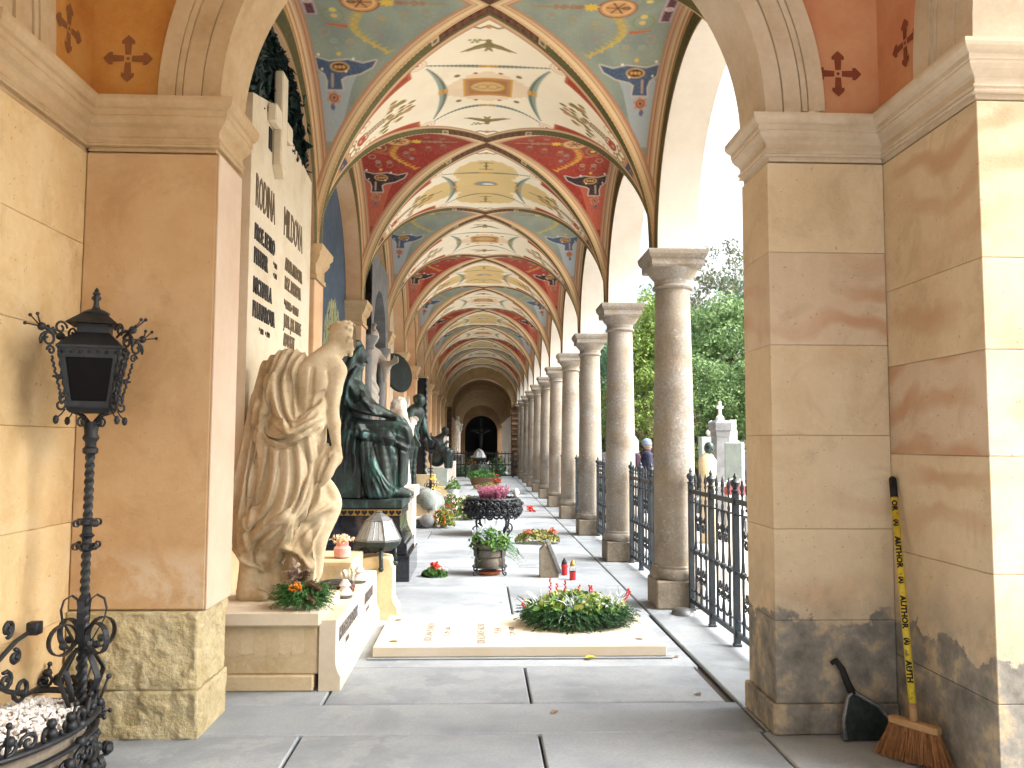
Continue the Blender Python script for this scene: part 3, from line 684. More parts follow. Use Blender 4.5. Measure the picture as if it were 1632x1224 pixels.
# ---------------------------------------------------------------- back wall with niches and pilasters
bw = thing('niche_wall', 'peach plastered corridor wall with round-headed tomb niches between pilasters', 'wall', (XL, Y0, 0), kind='thing')
NX = -1.80
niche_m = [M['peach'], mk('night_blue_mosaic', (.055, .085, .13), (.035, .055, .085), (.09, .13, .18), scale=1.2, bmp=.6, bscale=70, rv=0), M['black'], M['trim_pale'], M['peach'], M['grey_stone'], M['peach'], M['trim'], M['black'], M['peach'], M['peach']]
capprof = [(0, 3.10), (.02, 3.10), (.02, 3.14), (.006, 3.15), (.006, 3.24), (.03, 3.27), (.05, 3.31), (.05, 3.34), (.075, 3.37), (.08, 3.42), (0, 3.42)]
for k in range(NB):
    ya, yb = Y0 + BAY * k, Y0 + BAY * (k + 1)
    mb = MB(); arch_wall(mb, NX, XL - .004, ya, yb, (ya + yb) / 2, 1.36, ZS, 5.3); mb.obj('arch', M['peach'], bw, 30)
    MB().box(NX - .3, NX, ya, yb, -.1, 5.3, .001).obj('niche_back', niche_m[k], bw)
    p_ = MB().box(NX + .001, XL + .02, yb - .21, yb + .21, 0, 3.10, .008).obj('pilaster', M['peach'], bw)
    mb = MB(); mb.sweep([(NX, yb + .21), (XL + .02, yb + .21), (XL + .02, yb - .21), (NX, yb - .21)], capprof, side=-1)
    mb.obj('capital', M['trim'], p_)
# unseen roof slab over the corridor, added to block the sky
MB().box(-2.4, 2.3, 4.4, 62, 5.32, 5.5, .01).obj('roof', M['brown_vault']).update_tag()
tag(bpy.data.objects['roof'], 'unseen flat roof slab added over the arcade vaults to block the sky', 'roof', kind='structure')

# ---------------------------------------------------------------- rear passage: brick piers, brown ribbed barrel, pale columns
YR = Y0 + BAY * NB
rp = thing('rear_passage', 'plain brown barrel-vaulted passage with ribs beyond the painted bays', 'passage', (0, YR, 0), kind='thing')
def ring(mb, xc, r0, r1, y0, y1, zs, n=40):
    vs = []; fs = []
    for i in range(n + 1):
        a = pi * i / n
        for r in (r0, r1):
            for y in (y0, y1): vs.append((xc + r * cos(a), y, zs + r * sin(a)))
    for i in range(n):
        o, q = 4 * i, 4 * i + 4
        fs += [(o, q, q + 1, o + 1), (o, o + 2, q + 2, q), (o + 1, q + 1, q + 3, o + 3), (o + 2, o + 3, q + 3, q + 2)]
    mb.add(vs, fs)
mb = MB(); ring(mb, CX, 1.42, 2.4, YR, YR + .5, 3.2); mb.obj('entrance_arch', M['ochre'], rp, 30)
mb = MB(); ring(mb, CX, 1.50, 1.56, YR + .5, 58, 3.0); mb.obj('barrel_vault', M['brown_vault'], rp, 30)
for i in range(15):
    mb = MB(); y = YR + 1.15 * i + 1.0; ring(mb, CX, 1.27, 1.52, y, y + .40, 2.85); mb.obj('rib', M['rib'], rp, 30)
MB().box(-1.75, -1.45, YR + .5, 58, 0, 3.2, .01).obj('side_wall', M['brown_vault'], rp)
MB().box(1.45, 1.85, YR + .5, 58, 2.9, 3.2, .01).obj('side_beam', M['white_plaster'], rp)
pc = MB().lathe([(.2, 0), (.2, .2), (.16, .24), (.14, 2.65), (.2, 2.75), (.2, 2.9)], 16)
me = pc.mesh('passage_column', M['white_plaster'], True)
for i in range(9):
    o = link('column', me, rp); o.location = (1.62, 2.0 * i + 1.6, 0)
for sx in (-1, 1):
    b_ = MB(); ob = None
    q = link('brick_pier', MB().box(CX + sx * 1.62 - .2, CX + sx * 1.62 + .2, YR - .05, YR + .55, 0, 3.2, .005).mesh('brick_pier', M['joint'], False, (0, YR, 0)), rp)
    bm_ = MB().box(-.21, .21, -.065, .065, 0, .105, .004).mesh('brick', M['brick'])
    for j in range(27):
        for hh in range(1):
            for yy in (-.06, .15, .36):
                o = link('brick', bm_, q); o.location = (CX + sx * 1.62 + (.006 if j % 2 else -.006), yy + (.06 if j % 2 else 0), .12 * j + .005)
mb = MB(); ring(mb, CX, 1.12, 1.9, 57.2, 57.7, 2.3); mb.box(CX - 1.9, CX - 1.12, 57.2, 57.7, 0, 2.3); mb.box(CX + 1.12, CX + 1.9, 57.2, 57.7, 0, 2.3)
mb.obj('end_arch', M['brown_vault'], rp, 30)
MB().box(-2.5, 2.5, 60.5, 60.8, 0, 5.3).obj('dark_box_back', M['black'], rp)  # black box behind the arch: the dark of the interior put into the walls
MB().box(-1.9, -1.6, 57.7, 60.5, 0, 5.3).obj('dark_box_side', M['black'], rp); MB().box(1.7, 2.0, 57.7, 60.5, 0, 5.3).obj('dark_box_side', M['black'], rp)
cf = thing('crucifix', 'dark crucifix in the black round arch at the corridor end', 'crucifix', (CX, 59.6, 0))
MB().box(CX - .09, CX + .09, 59.55, 59.67, 0, 3.3).box(CX - .75, CX + .75, 59.56, 59.66, 2.35, 2.53).obj('cross', M['dark_bronze'], cf)
mb = MB(); mb.tube([(CX, 59.5, 1.1), (CX, 59.48, 1.6), (CX, 59.48, 2.05), (CX, 59.46, 2.25)], [.06, .12, .16, .08], 8); mb.ball((CX + .03, 59.45, 2.42), .11)
for sx in (-1, 1): mb.tube([(CX + sx * .12, 59.48, 2.2), (CX + sx * .6, 59.5, 2.45)], [.06, .04], 6)
mb.obj('figure', M['lead'], cf, 'all')

# ---------------------------------------------------------------- the piers and the arch nearest the camera
PF, PB = 4.50, 4.95
def courses(parent, x0, x1, y0, y1, zs, mat, vein=None):
    for za, zb in zip(zs[:-1], zs[1:]):
        MB().box(x0, x1, y0, y1, za + .0008, zb - .0008, .0035).obj('stone_block', M['stone_vein'] if vein is not None and za == vein else mat, parent)
RPX = thing('stone_pier', 'pale sandstone pier right of the corridor entrance, its foot patched with grey cement', 'pier', (1.93, PF, 0), kind='thing')
courses(RPX, 1.60, 2.262, PF, PB, [.16, .60, 1.09, 1.60, 2.10, 2.62, 3.13], M['stone_r'], 2.10)
MB().box(1.575, 2.262, PF - .025, PB + .02, 0, .16, .01).obj('foot_course', M['stone_r'], RPX)
ROP = thing('stone_pier', 'pale sandstone pier at the right edge, nearer than the broom', 'pier', (2.8, 3.62, 0), kind='thing')
courses(ROP, 2.265, 3.3, 3.62, PB, [0, .42, .98, 1.50, 1.98, 2.40, 3.13], M['stone_r'], 1.50)
LP_ = thing('stone_pier', 'tan plastered pier left of the corridor entrance on a rough yellow stone base', 'pier', (-1.8, PF, 0), kind='thing')
MB().box(-2.165, -1.455, PF + .02, PB, .66, 3.13, .008).obj('plaster_shaft', M['plaster'], LP_)
MB().box(-1.4545, -1.444, PF + .022, PB - .004, .66, 3.13, .003).obj('pale_lit_reveal', M['reveal'], LP_)  # thin paler panel; garden light on the inner face is partly in its colour
def smooth_grid(r_, n, m_):
    out = np.zeros((n, m_)); tot = 0
    for cell, am in ((11, 1.), (5, .7), (2.2, .35)):
        c = r_.rand(int(n / cell) + 3, int(m_ / cell) + 3); x, y = np.arange(n) / cell, np.arange(m_) / cell; i, j = x.astype(int), y.astype(int); fx, fy = (x - i)[:, None], (y - j)[None]; fx, fy = fx * fx * (3 - 2 * fx), fy * fy * (3 - 2 * fy)
        out += am * (c[i][:, j] * (1 - fx) * (1 - fy) + c[i + 1][:, j] * fx * (1 - fy) + c[i][:, j + 1] * (1 - fx) * fy + c[i + 1][:, j + 1] * fx * fy); tot += am
    out /= tot; return np.clip((out - .3) / .4, 0, 1) ** 1.3
def rough_block(x0, x1, y0, y1, z0, z1, seed, amp=.017, n=26):
    r_ = np.random.RandomState(seed); V = []; Q = []
    def face(o, u, v, nrm, nu, nv):
        b0 = len(V); o, u, v, nrm = map(np.array, (o, u, v, nrm))
        g = smooth_grid(r_, nu + 1, nv + 1)
        for i in range(nu + 1):
            for j in range(nv + 1):
                e = (0 if i in (0, nu) or j in (0, nv) else 1) * g[i, j] * amp
                V.append(o + u * i / nu + v * j / nv + nrm * e)
        for i in range(nu):
            for j in range(nv): a = b0 + i * (nv + 1) + j; Q.append((a, a + nv + 1, a + nv + 2, a + 1))
    dx, dy, dz = x1 - x0, y1 - y0, z1 - z0
    f = lambda d: max(4, int(d / .008))
    face((x0, y0, z0), (dx, 0, 0), (0, 0, dz), (0, -1, 0), f(dx), f(dz)); face((x1, y0, z0), (0, dy, 0), (0, 0, dz), (1, 0, 0), f(dy), f(dz))
    face((x0, y0, z1), (dx, 0, 0), (0, dy, 0), (0, 0, .2), 6, 6); face((x0, y0, z0), (0, 0, dz), (0, dy, 0), (-1, 0, 0), 6, 6)
    return np.array(V), Q
for i, (za, zb) in enumerate(((0, .25), (.253, .655))):
    V, Q = rough_block(-2.16, -1.478 + (.012 if i == 0 else 0), PF, PB + .02, za, zb, 5 + i)
    link('rough_base_stone', np_mesh('rough_base_stone', V - np.array([-1.8, PF, 0]), Q, M['rock'], True), LP_)
LOP = thing('stone_pier', 'warm yellow sandstone pier at the left edge behind the iron lamp', 'pier', (-2.7, 3.62, 0), kind='thing')
courses(LOP, -3.3, -2.168, 3.62, PB, [0, .62, 1.12, 1.62, 2.12, 2.62, 3.13], M['stone_l'])
cprof = [(-.03, 3.13), (.014, 3.13), (.020, 3.140), (.014, 3.150), (.014, 3.158), (.024, 3.165), (.024, 3.178), (.010, 3.186), (.010, 3.225), (.022, 3.245), (.045, 3.265), (.060, 3.290), (.060, 3.305), (.068, 3.310), (.068, 3.345), (.085, 3.355), (.100, 3.375), (.105, 3.395), (.105, 3.42), (-.03, 3.42)]
MB().sweep([(-3.3, 3.62), (-2.168, 3.62), (-2.168, PF + .01), (-1.455, PF + .01), (-1.455, PB)], [(o_, 3.16 + (z_ - 3.13) * .25 / .29) for o_, z_ in cprof], side=1).obj('cornice', M['trim'], LP_); MB().box(-2.165, -1.465, PF + .03, PB, 3.14, 3.419, .004).obj('impost_block', M['trim'], LP_); MB().box(-3.3, -2.18, 3.63, PB, 3.135, 3.419, .004).obj('impost_block', M['trim'], LP_)
MB().sweep([(1.60, PB), (1.60, PF), (2.265, PF), (2.265, 3.62), (3.3, 3.62)], [(o_, 3.165 + (z_ - 3.13) * .215 / .29) for o_, z_ in cprof], side=1).obj('cornice', M['trim_pale'], RPX)
MB().box(1.61, 2.262, PF + .006, PB, 3.14, 3.419, .004).obj('impost_block', M['trim_pale'], RPX); MB().box(2.268, 3.3, 3.63, PB, 3.14, 3.419, .004).obj('impost_block', M['trim_pale'], RPX)
# transverse arch with moulded ring, spandrel wall
AR, ACX = 1.52, .075
ta = thing('entrance_arch', 'moulded round stone arch across the corridor entrance with painted spandrels', 'arch', (ACX, PF, ZS), kind='thing')
def ring_part(name, mat, r0, r1, y0, y1, a0, a1, n=40, xc=ACX):
    mb = MB(); vs = []; fs = []
    for i in range(n + 1):
        a = a0 + (a1 - a0) * i / n
        for (r, y) in ((r0, y1), (r0, y0), (r1, y0), (r1, y1)): vs.append((xc + r * cos(a), y, ZS + r * sin(a)))
    for i in range(n):
        for j in range(3): fs.append((4 * i + j, 4 * i + j + 1, 4 * i + j + 5, 4 * i + j + 4))
    mb.add(vs, [f[::-1] for f in fs]); return mb.obj(name, mat, ta, 30)
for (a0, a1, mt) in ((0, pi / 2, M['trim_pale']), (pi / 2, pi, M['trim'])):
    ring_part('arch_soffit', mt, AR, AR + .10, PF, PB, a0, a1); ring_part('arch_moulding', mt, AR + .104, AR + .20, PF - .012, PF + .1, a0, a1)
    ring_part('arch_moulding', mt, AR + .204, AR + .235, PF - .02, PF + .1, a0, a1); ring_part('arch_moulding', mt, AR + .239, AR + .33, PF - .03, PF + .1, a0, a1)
def spandrel(sx, mat, xo):
    mb = MB(); n = 30; r = AR + .32; vs = []; fs = []
    for i in range(n + 1):
        a = pi / 2 * i / n; vs += [(ACX + sx * r * cos(a), PF + .03, ZS + r * sin(a)), (xo if a < .9 else ACX + sx * (abs(xo - ACX)) * (1 - (a - .9) / (pi / 2 - .9)) , PF + .03, ZS + (r * sin(a) if a < .9 else r * sin(.9) + (a - .9) * 1.6 ))]
    for i in range(n): fs.append((2 * i, 2 * i + 1, 2 * i + 3, 2 * i + 2))
    mb.add(vs, fs); mb.add([(xo, PF + .03, ZS), (xo, PF + .03, 5.6), (ACX, PF + .03, 5.6), (ACX, PF + .03, ZS + r), (xo, PF + .03, ZS + r * sin(.9))], [])
    mb.box(min(xo, ACX), max(xo, ACX), PF + .12, PB - .01, 5.2, 5.6)
    return mb.obj('spandrel', mat, ta)
spandrel(-1, M['orange'], -2.165); spandrel(1, M['rose'], 2.265)
def cross_motif(mb, o, u, v, r=.135):
    """cross with trefoil ends painted on a wall; o centre, u and v in-plane axes"""
    o, u, v = Vector(o), Vector(u), Vector(v)
    for k in range(4):
        d = (u, v, -u, -v)[k]; e = (v, -u, -v, u)[k]
        pts = [(.16, -.12), (.62, -.15), (.60, -.26), (.74, -.27), (.86, -.16), (1., 0), (.86, .16), (.74, .27), (.60, .26), (.62, .15), (.16, .12)]
        mb.add([o + d * (a * r) + e * (b * r) for a, b in pts], [tuple(range(len(pts)))])
    q = [(-.09, 0), (0, -.09), (.09, 0), (0, .09)]; mb.add([o + u * (a * r) + v * (b * r) for a, b in q], [(0, 1, 2, 3)])
    return mb
# side arches of the crossing where the camera stands
for sx, xw, mo, mt, mc, nm in ((-1, -2.165, M['orange'], M['trim'], M['cross_b'], LOP), (1, 2.265, M['rose'], M['trim_pale'], M['cross'], ROP)):
    mb = MB(); arch_wall(mb, min(xw, xw + sx * .9), max(xw, xw + sx * .9), -.4, PF + .03, 2.1, 1.99, ZS, 5.6); mb.obj('painted_wall', mo, nm)
    mb = MB(); arch_wall(mb, min(xw - sx * .02, xw + sx * .92), max(xw - sx * .02, xw + sx * .92), .2, 4.0, 2.1, 1.52, ZS, 3.43)
    mb = MB(); n = 40
    for (r0, r1, pr) in ((1.52, 1.66, .005), (1.665, 1.8, .018), (1.805, 1.84, .028), (1.845, 1.99, .036)):
        vs = []; fs = []
        for i in range(n + 1):
            a = pi * i / n
            for (r, x) in ((r0, xw + sx * .9), (r0, xw - sx * pr), (r1, xw - sx * pr), (r1, xw + sx * .9)): vs.append((x, 2.1 + r * cos(a), ZS + r * sin(a)))
        for i in range(n):
            for j in range(3): fs.append((4 * i + j, 4 * i + j + 1, 4 * i + j + 5, 4 * i + j + 4))
        mb.add(vs, fs)
    mb.obj('arch_moulding', mt, nm, 30)
    yf = PF + .026
    cm = MB(); cross_motif(cm, ((-1.965 if sx < 0 else 2.03), yf, 3.665), (1, 0, 0), (0, 0, 1)); cm.obj('painted_cross', mc, ta)
    cm = MB(); cross_motif(cm, (xw - sx * .004, 4.27 if sx < 0 else 4.22, 3.70), (0, 1, 0), (0, 0, 1)); cm.obj('painted_cross', mc, nm)
# unseen wall and piers added to shape the light: closed on the left, open to the garden on the right and behind
cw = thing('light_block_wall', 'unseen plain wall added on the left so the crossing is lit from the right', 'wall', (0, -1.0, 0), kind='thing')
MB().box(-3.6, 3.4, -1.4, -1.0, 4.6, 5.62, .01).obj('rear_lintel', M['trim'], cw); MB().box(-3.6, -3.1, -.998, 3.615, -.1, 5.61, .01).obj('side_wall', M['stone_l'], cw)  # unseen left wall, added so that light comes from the right
for x0, x1 in ((-3.09, -2.17), (2.268, 4.3)):  # unseen; the right one is widened to shade the outer pier
    MB().box(x0, x1, -.995, .575, 0, 3.418, .01).obj('light_block_pier', M['stone'], cw)
MB().box(-3.6, 4.3, -1.4, 4.62, 5.62, 5.8, .01).obj('light_block_ceiling', M['ochre']); tag(bpy.data.objects['light_block_ceiling'], 'unseen ceiling added over the crossing to hold back top light', 'ceiling', kind='structure')  # unseen flat slab, added to keep top light off the crossing

# ---------------------------------------------------------------- floor: paving slabs with dark recessed joints
fl = bpy.data.objects.new('floor', MB().box(-3.4, 2.42, -1.5, 62, -.14, -.034, .001).mesh('floor', M['joint'])); COL.objects.link(fl); tag(fl, 'grey stone paving of the arcade', 'floor', kind='structure')
def slab(x0, x1, y0, y1, dz=0.):
    g = .007; MB().box(x0 + g, x1 - g, y0 + g, y1 - g, -.033, dz, .008).obj('paving_slab', M['slab'], fl)
EDGE = 1.56
rows = [(-1.5, .2, [-3.3, -1.6, .2, 1.53, 3.3]), (.2, 1.5, [-3.3, -2, -.4, 1.1, 2.41]), (1.5, 2.5, [-3.3, -1.2, .5, 2.41]), (2.5, 3.4, [-3.3, -1.9, -.2, 1.0, 2.41]), (3.4, 4.555, [-3.3, -2.2, -.94, .325, 1.53, 2.41]),
        (4.555, 5.065, [-1.62, EDGE]), (5.065, 5.87, [-1.62, -.925, .315, EDGE - .06]), (5.87, 7.63, [-1.78, EDGE - .02]), (7.63, 9.12, [-1.78, .30, EDGE]), (9.12, 10.45, [-1.78, EDGE]), (10.45, 10.95, [-1.78, .2, EDGE]),
        (10.95, 11.7, [-1.78, EDGE]), (11.7, 12.5, [-1.78, .55, EDGE]), (12.5, 13.6, [-1.78, EDGE]), (13.6, 14.95, [-1.78, -.85, EDGE]), (14.95, 16.0, [-1.78, EDGE]), (16.0, 17.3, [-1.78, .1, EDGE])]
y = 17.3
while y < 60:
    d = rnd.uniform(.8, 1.7); rows.append((y, min(60.4, y + d), [-1.78, rnd.uniform(-.8, .8), EDGE] if rnd.random() < .6 else [-1.78, EDGE])); y += d
for y0, y1, xs in rows:
    for a, b_ in zip(xs[:-1], xs[1:]): slab(a, b_, y0, y1, rnd.uniform(-.002, .0))
y = 4.555; ds = [1.95, 1.2]
while y < 60:
    d = ds.pop(0) if ds else rnd.uniform(1.4, 3.1); slab(EDGE, 2.41, y, min(60.4, y + d), -.002); y += d
# ---------------------------------------------------------------- garden beyond the columns
gr = MB().box(-120, 140, -60, 260, -.6, -.12, .001).obj('ground', M['gravel']); tag(gr, 'pale gravel ground of the cemetery', 'ground', kind='structure')
def spiral(c, r0, turns, a0, sgn=1, n=14, ax='yz', r1=.25):
    """flat scroll of decreasing radius in the given plane"""
    out = []
    for i in range(n + 1):
        t = i / n; a = a0 + sgn * turns * 2 * pi * t; r = r0 * (1 - (1 - r1) * t)
        u, v = r * cos(a), r * sin(a)
        out.append((c[0], c[1] + u, c[2] + v) if ax == 'yz' else (c[0] + u, c[1], c[2] + v))
    return out
FI = M['iron_blue']
def make_fence(L, nsec, label):
    """iron railing along Y, centred on the origin"""
    t = thing('iron_fence', label, 'fence', (0, 0, 0), 0, 'iron railings between the columns', 'thing')
    sec = L / nsec
    post = MB().box(-.024, .024, -.024, .024, 0, 1.17, .003).box(-.03, .03, -.03, .03, 0, .02, .003).mesh('post', FI)
    fin = MB().lathe([(.02, 1.17), (.034, 1.178), (.034, 1.19), (.02, 1.198), (.022, 1.21), (.036, 1.228), (.042, 1.25), (.030, 1.268), (.012, 1.278), (.012, 1.285), (.017, 1.295), (.004, 1.325)], 10).mesh('finial', FI, True)
    bal = MB(); bal.lathe([(.012, .10), (.012, .2), (.016, .21), (.011, .23), (.011, .46), (.012, .50), (.012, .53), (.026, .545), (.03, .56), (.03, .575), (.018, .585), (.016, .60), (.012, .66), (.011, .70), (.011, 1.02), (.013, 1.03), (.013, 1.05), (.008, 1.06), (.008, 1.15), (.014, 1.16), (.014, 1.17), (.009, 1.185), (.018, 1.21), (.012, 1.24), (.002, 1.285)], 6)
    bal = bal.mesh('baluster', FI, True)
    scs = {}
    for s_ in (-1, 1):
        for (z, dz) in ((.86, 1), (.33, -1)):
            if (s_, dz) not in scs: scs[(s_, dz)] = MB()
            sc = scs[(s_, dz)]
            sp_ = spiral((0, s_ * .042, z), .040, 1.4, -pi / 2 * dz, -s_ * dz if False else (s_ if dz > 0 else -s_), 14)
            sc.tube(sp_, .0072, 5)
            q = [(0, s_ * .078, z - .0 * dz), (0, s_ * .074, z + .06 * dz), (0, s_ * .05, z + .12 * dz), (0, s_ * .012, z + .15 * dz)]
            sc.tube(q, .0075, 5); sc.tube([(0, s_ * .005, z - .036 * dz), (0, s_ * .03, z - .06 * dz), (0, s_ * .012, z - .10 * dz)], .009, 5)
            sc.ball((0, s_ * .042, z), .013, 6, 4)
    scs = [m_.mesh('scroll', FI, 'all') for m_ in scs.values()]
    for i in range(nsec + 1):
        p = link('post', post, t); p.location = (0, -L / 2 + sec * i, 0); f = link('finial', fin, p)
    for i in range(nsec):
        y0 = -L / 2 + sec * i
        for j in (1, 2, 3):
            o = link('baluster', bal, t); o.location = (0, y0 + sec * j / 4, 0)
        for j in (1.5, 2.5):
            for m_ in scs: o = link('scroll', m_, t); o.location = (0, y0 + sec * j / 4, 0)
    for (z0, z1, w_) in ((1.085, 1.125, .014), (1.00, 1.012, .009), (.555, .567, .010), (.19, .2, .009), (.075, .115, .014)):
        MB().box(-w_, w_, -L / 2, L / 2, z0, z1, .002).obj('rail', FI, t)
    return t
f0 = make_fence(2.74, 4, 'near iron railing between the right sandstone pier and the first column'); f0.location = (1.985, 6.42, 0)
f1 = make_fence(2.56, 4, 'iron railing between the nearest and the second column')
FENCES = [f0, f1]
for k in range(1, NB):
    f = f1 if k == 1 else copy_tree(f1)
    f.location = (1.985, Y0 + BAY * k + B, 0)
    if k > 1: f['label'] = f'iron railing between the {ORDC[k - 1]} and {ORDC[k]} column'
# ---------------------------------------------------------------- foliage
def leaf_quads(P, N, size, rs, asp=.55, fold=.25, jit=.9):
    """one folded diamond leaf (two triangles as a quad pair) at each point"""
    n = len(P); d = N + rs.normal(0, jit, (n, 3)); d /= np.linalg.norm(d, axis=1)[:, None] + 1e-9
    u = np.cross(d, rs.normal(0, 1, (n, 3))); u /= np.linalg.norm(u, axis=1)[:, None] + 1e-9
    w_ = np.cross(d, u); s_ = size * rs.uniform(.6, 1.3, n)[:, None]
    V = np.stack([P - u * s_ * .5, P + w_ * s_ * asp * .5 - d * s_ * fold * .0, P + u * s_ * .5 + d * s_ * fold * .3, P - w_ * s_ * asp * .5], 1).reshape(-1, 3)
    V[1::4] += (d * s_ * fold * .5); V[3::4] += (d * s_ * fold * .5)
    return V, np.arange(4 * n).reshape(-1, 4)
def crown_mesh(name, seed, rx, rz, nclump, per, size, mat, cr=.55, taper=0., mats=None):
    rs = np.random.RandomState(seed); P = []; N = []
    for _ in range(nclump):
        a, ct = rs.uniform(0, 2 * pi), rs.uniform(-.9, 1); st = sqrt(1 - ct * ct); rr = rs.uniform(.55, 1.0) ** .6
        k = 1 - taper * max(0, ct) ** .8
        c = np.array([cos(a) * st * rx * rr * k, sin(a) * st * rx * rr * k, ct * rz * rr])
        r_ = cr * rs.uniform(.6, 1.25); g = rs.normal(0, 1, (per, 3)); g /= np.linalg.norm(g, axis=1)[:, None]; q = g * (rs.uniform(.35, 1, (per, 1)) ** .5) * r_ * np.array([1, 1, .75])
        P.append(c + q); N.append(g + np.array([0, 0, .5]))
    P, N = np.concatenate(P), np.concatenate(N)
    V, Q = leaf_quads(P, N, size, rs); return np_mesh(name, V, Q, mat, False)
def trunk_mb(h, r, rx, seed, lean=.05):
    r_ = random.Random(seed); mb = MB(); top = (r_.uniform(-1, 1) * lean * h, r_.uniform(-1, 1) * lean * h, h)
    ps = [(top[0] * t, top[1] * t, h * t - .2 * (t == 0)) for t in (0, .15, .4, .7, 1)]
    mb.tube(ps, [r * 1.3, r, r * .85, r * .6, r * .2], 8)
    for i in range(7):
        t = r_.uniform(.3, .85); a = r_.uniform(0, 6.28); b0 = Vector((top[0] * t, top[1] * t, h * t)); L = rx * r_.uniform(.6, .95)
        mb.tube([b0, b0 + Vector((cos(a) * L * .5, sin(a) * L * .5, L * .35)), b0 + Vector((cos(a) * L, sin(a) * L, L * .55))], [r * .4, r * .25, r * .08], 5)
    return mb
CROWN = {'broad': crown_mesh('crown', 1, 2.6, 2.8, 105, 140, .17, M['tree1'], .62), 'dark': crown_mesh('crown', 2, 2.5, 2.9, 105, 140, .17, M['tree2'], .62),
         'grey': crown_mesh('crown', 3, 2.4, 2.7, 70, 80, .15, M['tree4'], .5), 'thuja': crown_mesh('crown', 4, 1.25, 3.4, 110, 150, .12, M['tree3'], .45, .75)}
TR = {k: trunk_mb(5.5, .22, 2.2, i).mesh('trunk', M['bark'], 'all') for i, k in enumerate(CROWN)}
def tree(kind, x, y, s, cz, label, rz=0, sz=1.):
    t = thing('tree', label, 'tree', (x, y, -.12), rz, 'trees of the cemetery garden', 'thing'); tr = link('trunk', TR[kind], t); tr.scale = (s, s, cz / 5.0)
    c = link('crown', CROWN[kind], t); c.location = (0, 0, cz); c.scale = (s, s, s * sz)
trees = [('broad', 9.3, 31, 1.05, 4.0, 'fresh green leafy tree behind the pale grey obelisk', 0, 1.1), ('grey', 11.3, 37, 1.15, 7.0, 'tall thin grey-leaved tree rising above the green ones into the sky', 1, 1.2), ('dark', 12.3, 38, 1.2, 5.4, 'dark green tree standing right of the grey-leaved one', 2, 1.1),
         ('broad', 7.2, 27, .7, 2.5, 'low bushy green tree just behind the gravestones', 2.4, 1.), ('thuja', 5.4, 26, 1.0, 2.9, 'yellow-green thuja with dense upright crown beside the walker', .4, 1.), ('dark', 7.3, 36, 1.05, 4.6, 'dark tree behind the yellow-green thuja', 1.7, 1.2),
         ('dark', 5.9, 39, .9, 3.4, 'dark green tree seen between the second and third column', .9, 1.1), ('broad', 9.9, 26.5, .8, 2.6, 'leafy tree right of the obelisk, half hidden by the pier', 3.3, 1.), ('broad', 14.5, 25, 1.2, 4.2, 'broad green tree far to the right behind the pier', 4, 1.),
         ('dark', 15, 17, 1.1, 4.2, 'dark tree to the right hidden by the right pier', 5, 1.), ('broad', 8.2, 48, 1.2, 4.6, 'broad tree in the distance along the arcade', 2, 1.), ('thuja', 6.0, 31.5, 1.0, 3.0, 'second thuja standing further back in the row', 3, 1.1),
         ('dark', 11, 50, 1.3, 5, 'distant dark tree at the end of the garden', 1, 1.), ('dark', 9.6, 42, 1.2, 4.4, 'dark tree closing the gap behind the thujas', 2.2, 1.1), ('broad', 13.2, 31, 1.1, 3.6, 'green tree at the back behind the grey-leaved tree', 1.1, 1.)]
for a in trees: tree(*a)
# ---------------------------------------------------------------- gravestones
def gthing(name, label, cat, x, y, rz=0, g='gravestones in the garden'): return thing(name, label, cat, (x, y, -.12), rz, g, 'thing')
def lbox(t, name, mat, x0, x1, y0, y1, z0, z1, c=.01): return MB().box(x0, x1, y0, y1, z0, z1, c).obj(name, mat, t, world=False)
t = gthing('obelisk', 'grey granite grave obelisk with moulded cap and small stone cross on top', 'gravestone', 5.25, 18, .15)
lbox(t, 'base', M['grey_stone'], -.27, .27, -.27, .27, 0, .75); lbox(t, 'plate', M['white_stone'], -.24, .24, -.24, .24, .752, .84)
MB().lathe([(.235, .842), (.205, 1.80), (.205, 1.82)], 4, a0=pi / 4).obj('shaft', M['grey_stone'], t, world=False)
MB().lathe([(.215, 1.822), (.225, 1.90), (.225, 1.93), (.265, 1.97), (.265, 2.12), (.20, 2.17), (.13, 2.19)], 4, a0=pi / 4).obj('cap', M['grey_stone'], t, world=False)
MB().lathe([(.10, 2.19), (.09, 2.25), (.05, 2.30), (.045, 2.33)], 8).box(-.028, .028, -.025, .025, 2.30, 2.60, .004).box(-.075, .075, -.023, .023, 2.44, 2.50, .004).obj('cross', M['white_stone'], t, world=False)
t = gthing('gravestone', 'pale greenish upright gravestone left of the obelisk carrying a white bust', 'gravestone', 5.55, 20, .1); lbox(t, 'slab', M['green_stone'], -.22, .22, -.12, .12, 0, 1.84); lbox(t, 'base', M['grey_stone'], -.3, .3, -.2, .2, 0, .3)
t = gthing('bust', 'white bust on top of the pale greenish gravestone', 'bust', 5.62, 20, .3, None); mb = MB(); mb.lathe([(.05, 1.84), (.11, 1.86), (.15, 1.93), (.12, 2.0), (.045, 2.04), (.045, 2.07)], 12, sy=.7); mb.ball((0, 0, 2.14), .085, 10, 8, sc=(.9, 1, 1.15)); mb.obj('bust_body', M['white_stone'], t, 'all', world=False)
t = gthing('gravestone', 'smooth two-toned grey-green granite stele right of the obelisk', 'gravestone', 4.82, 15.6, -.5); lbox(t, 'slab', M['green_stone'], -.17, .17, -.10, .10, 0, 1.70, .02); lbox(t, 'base', M['grey_stone'], -.24, .24, -.16, .16, 0, .25)
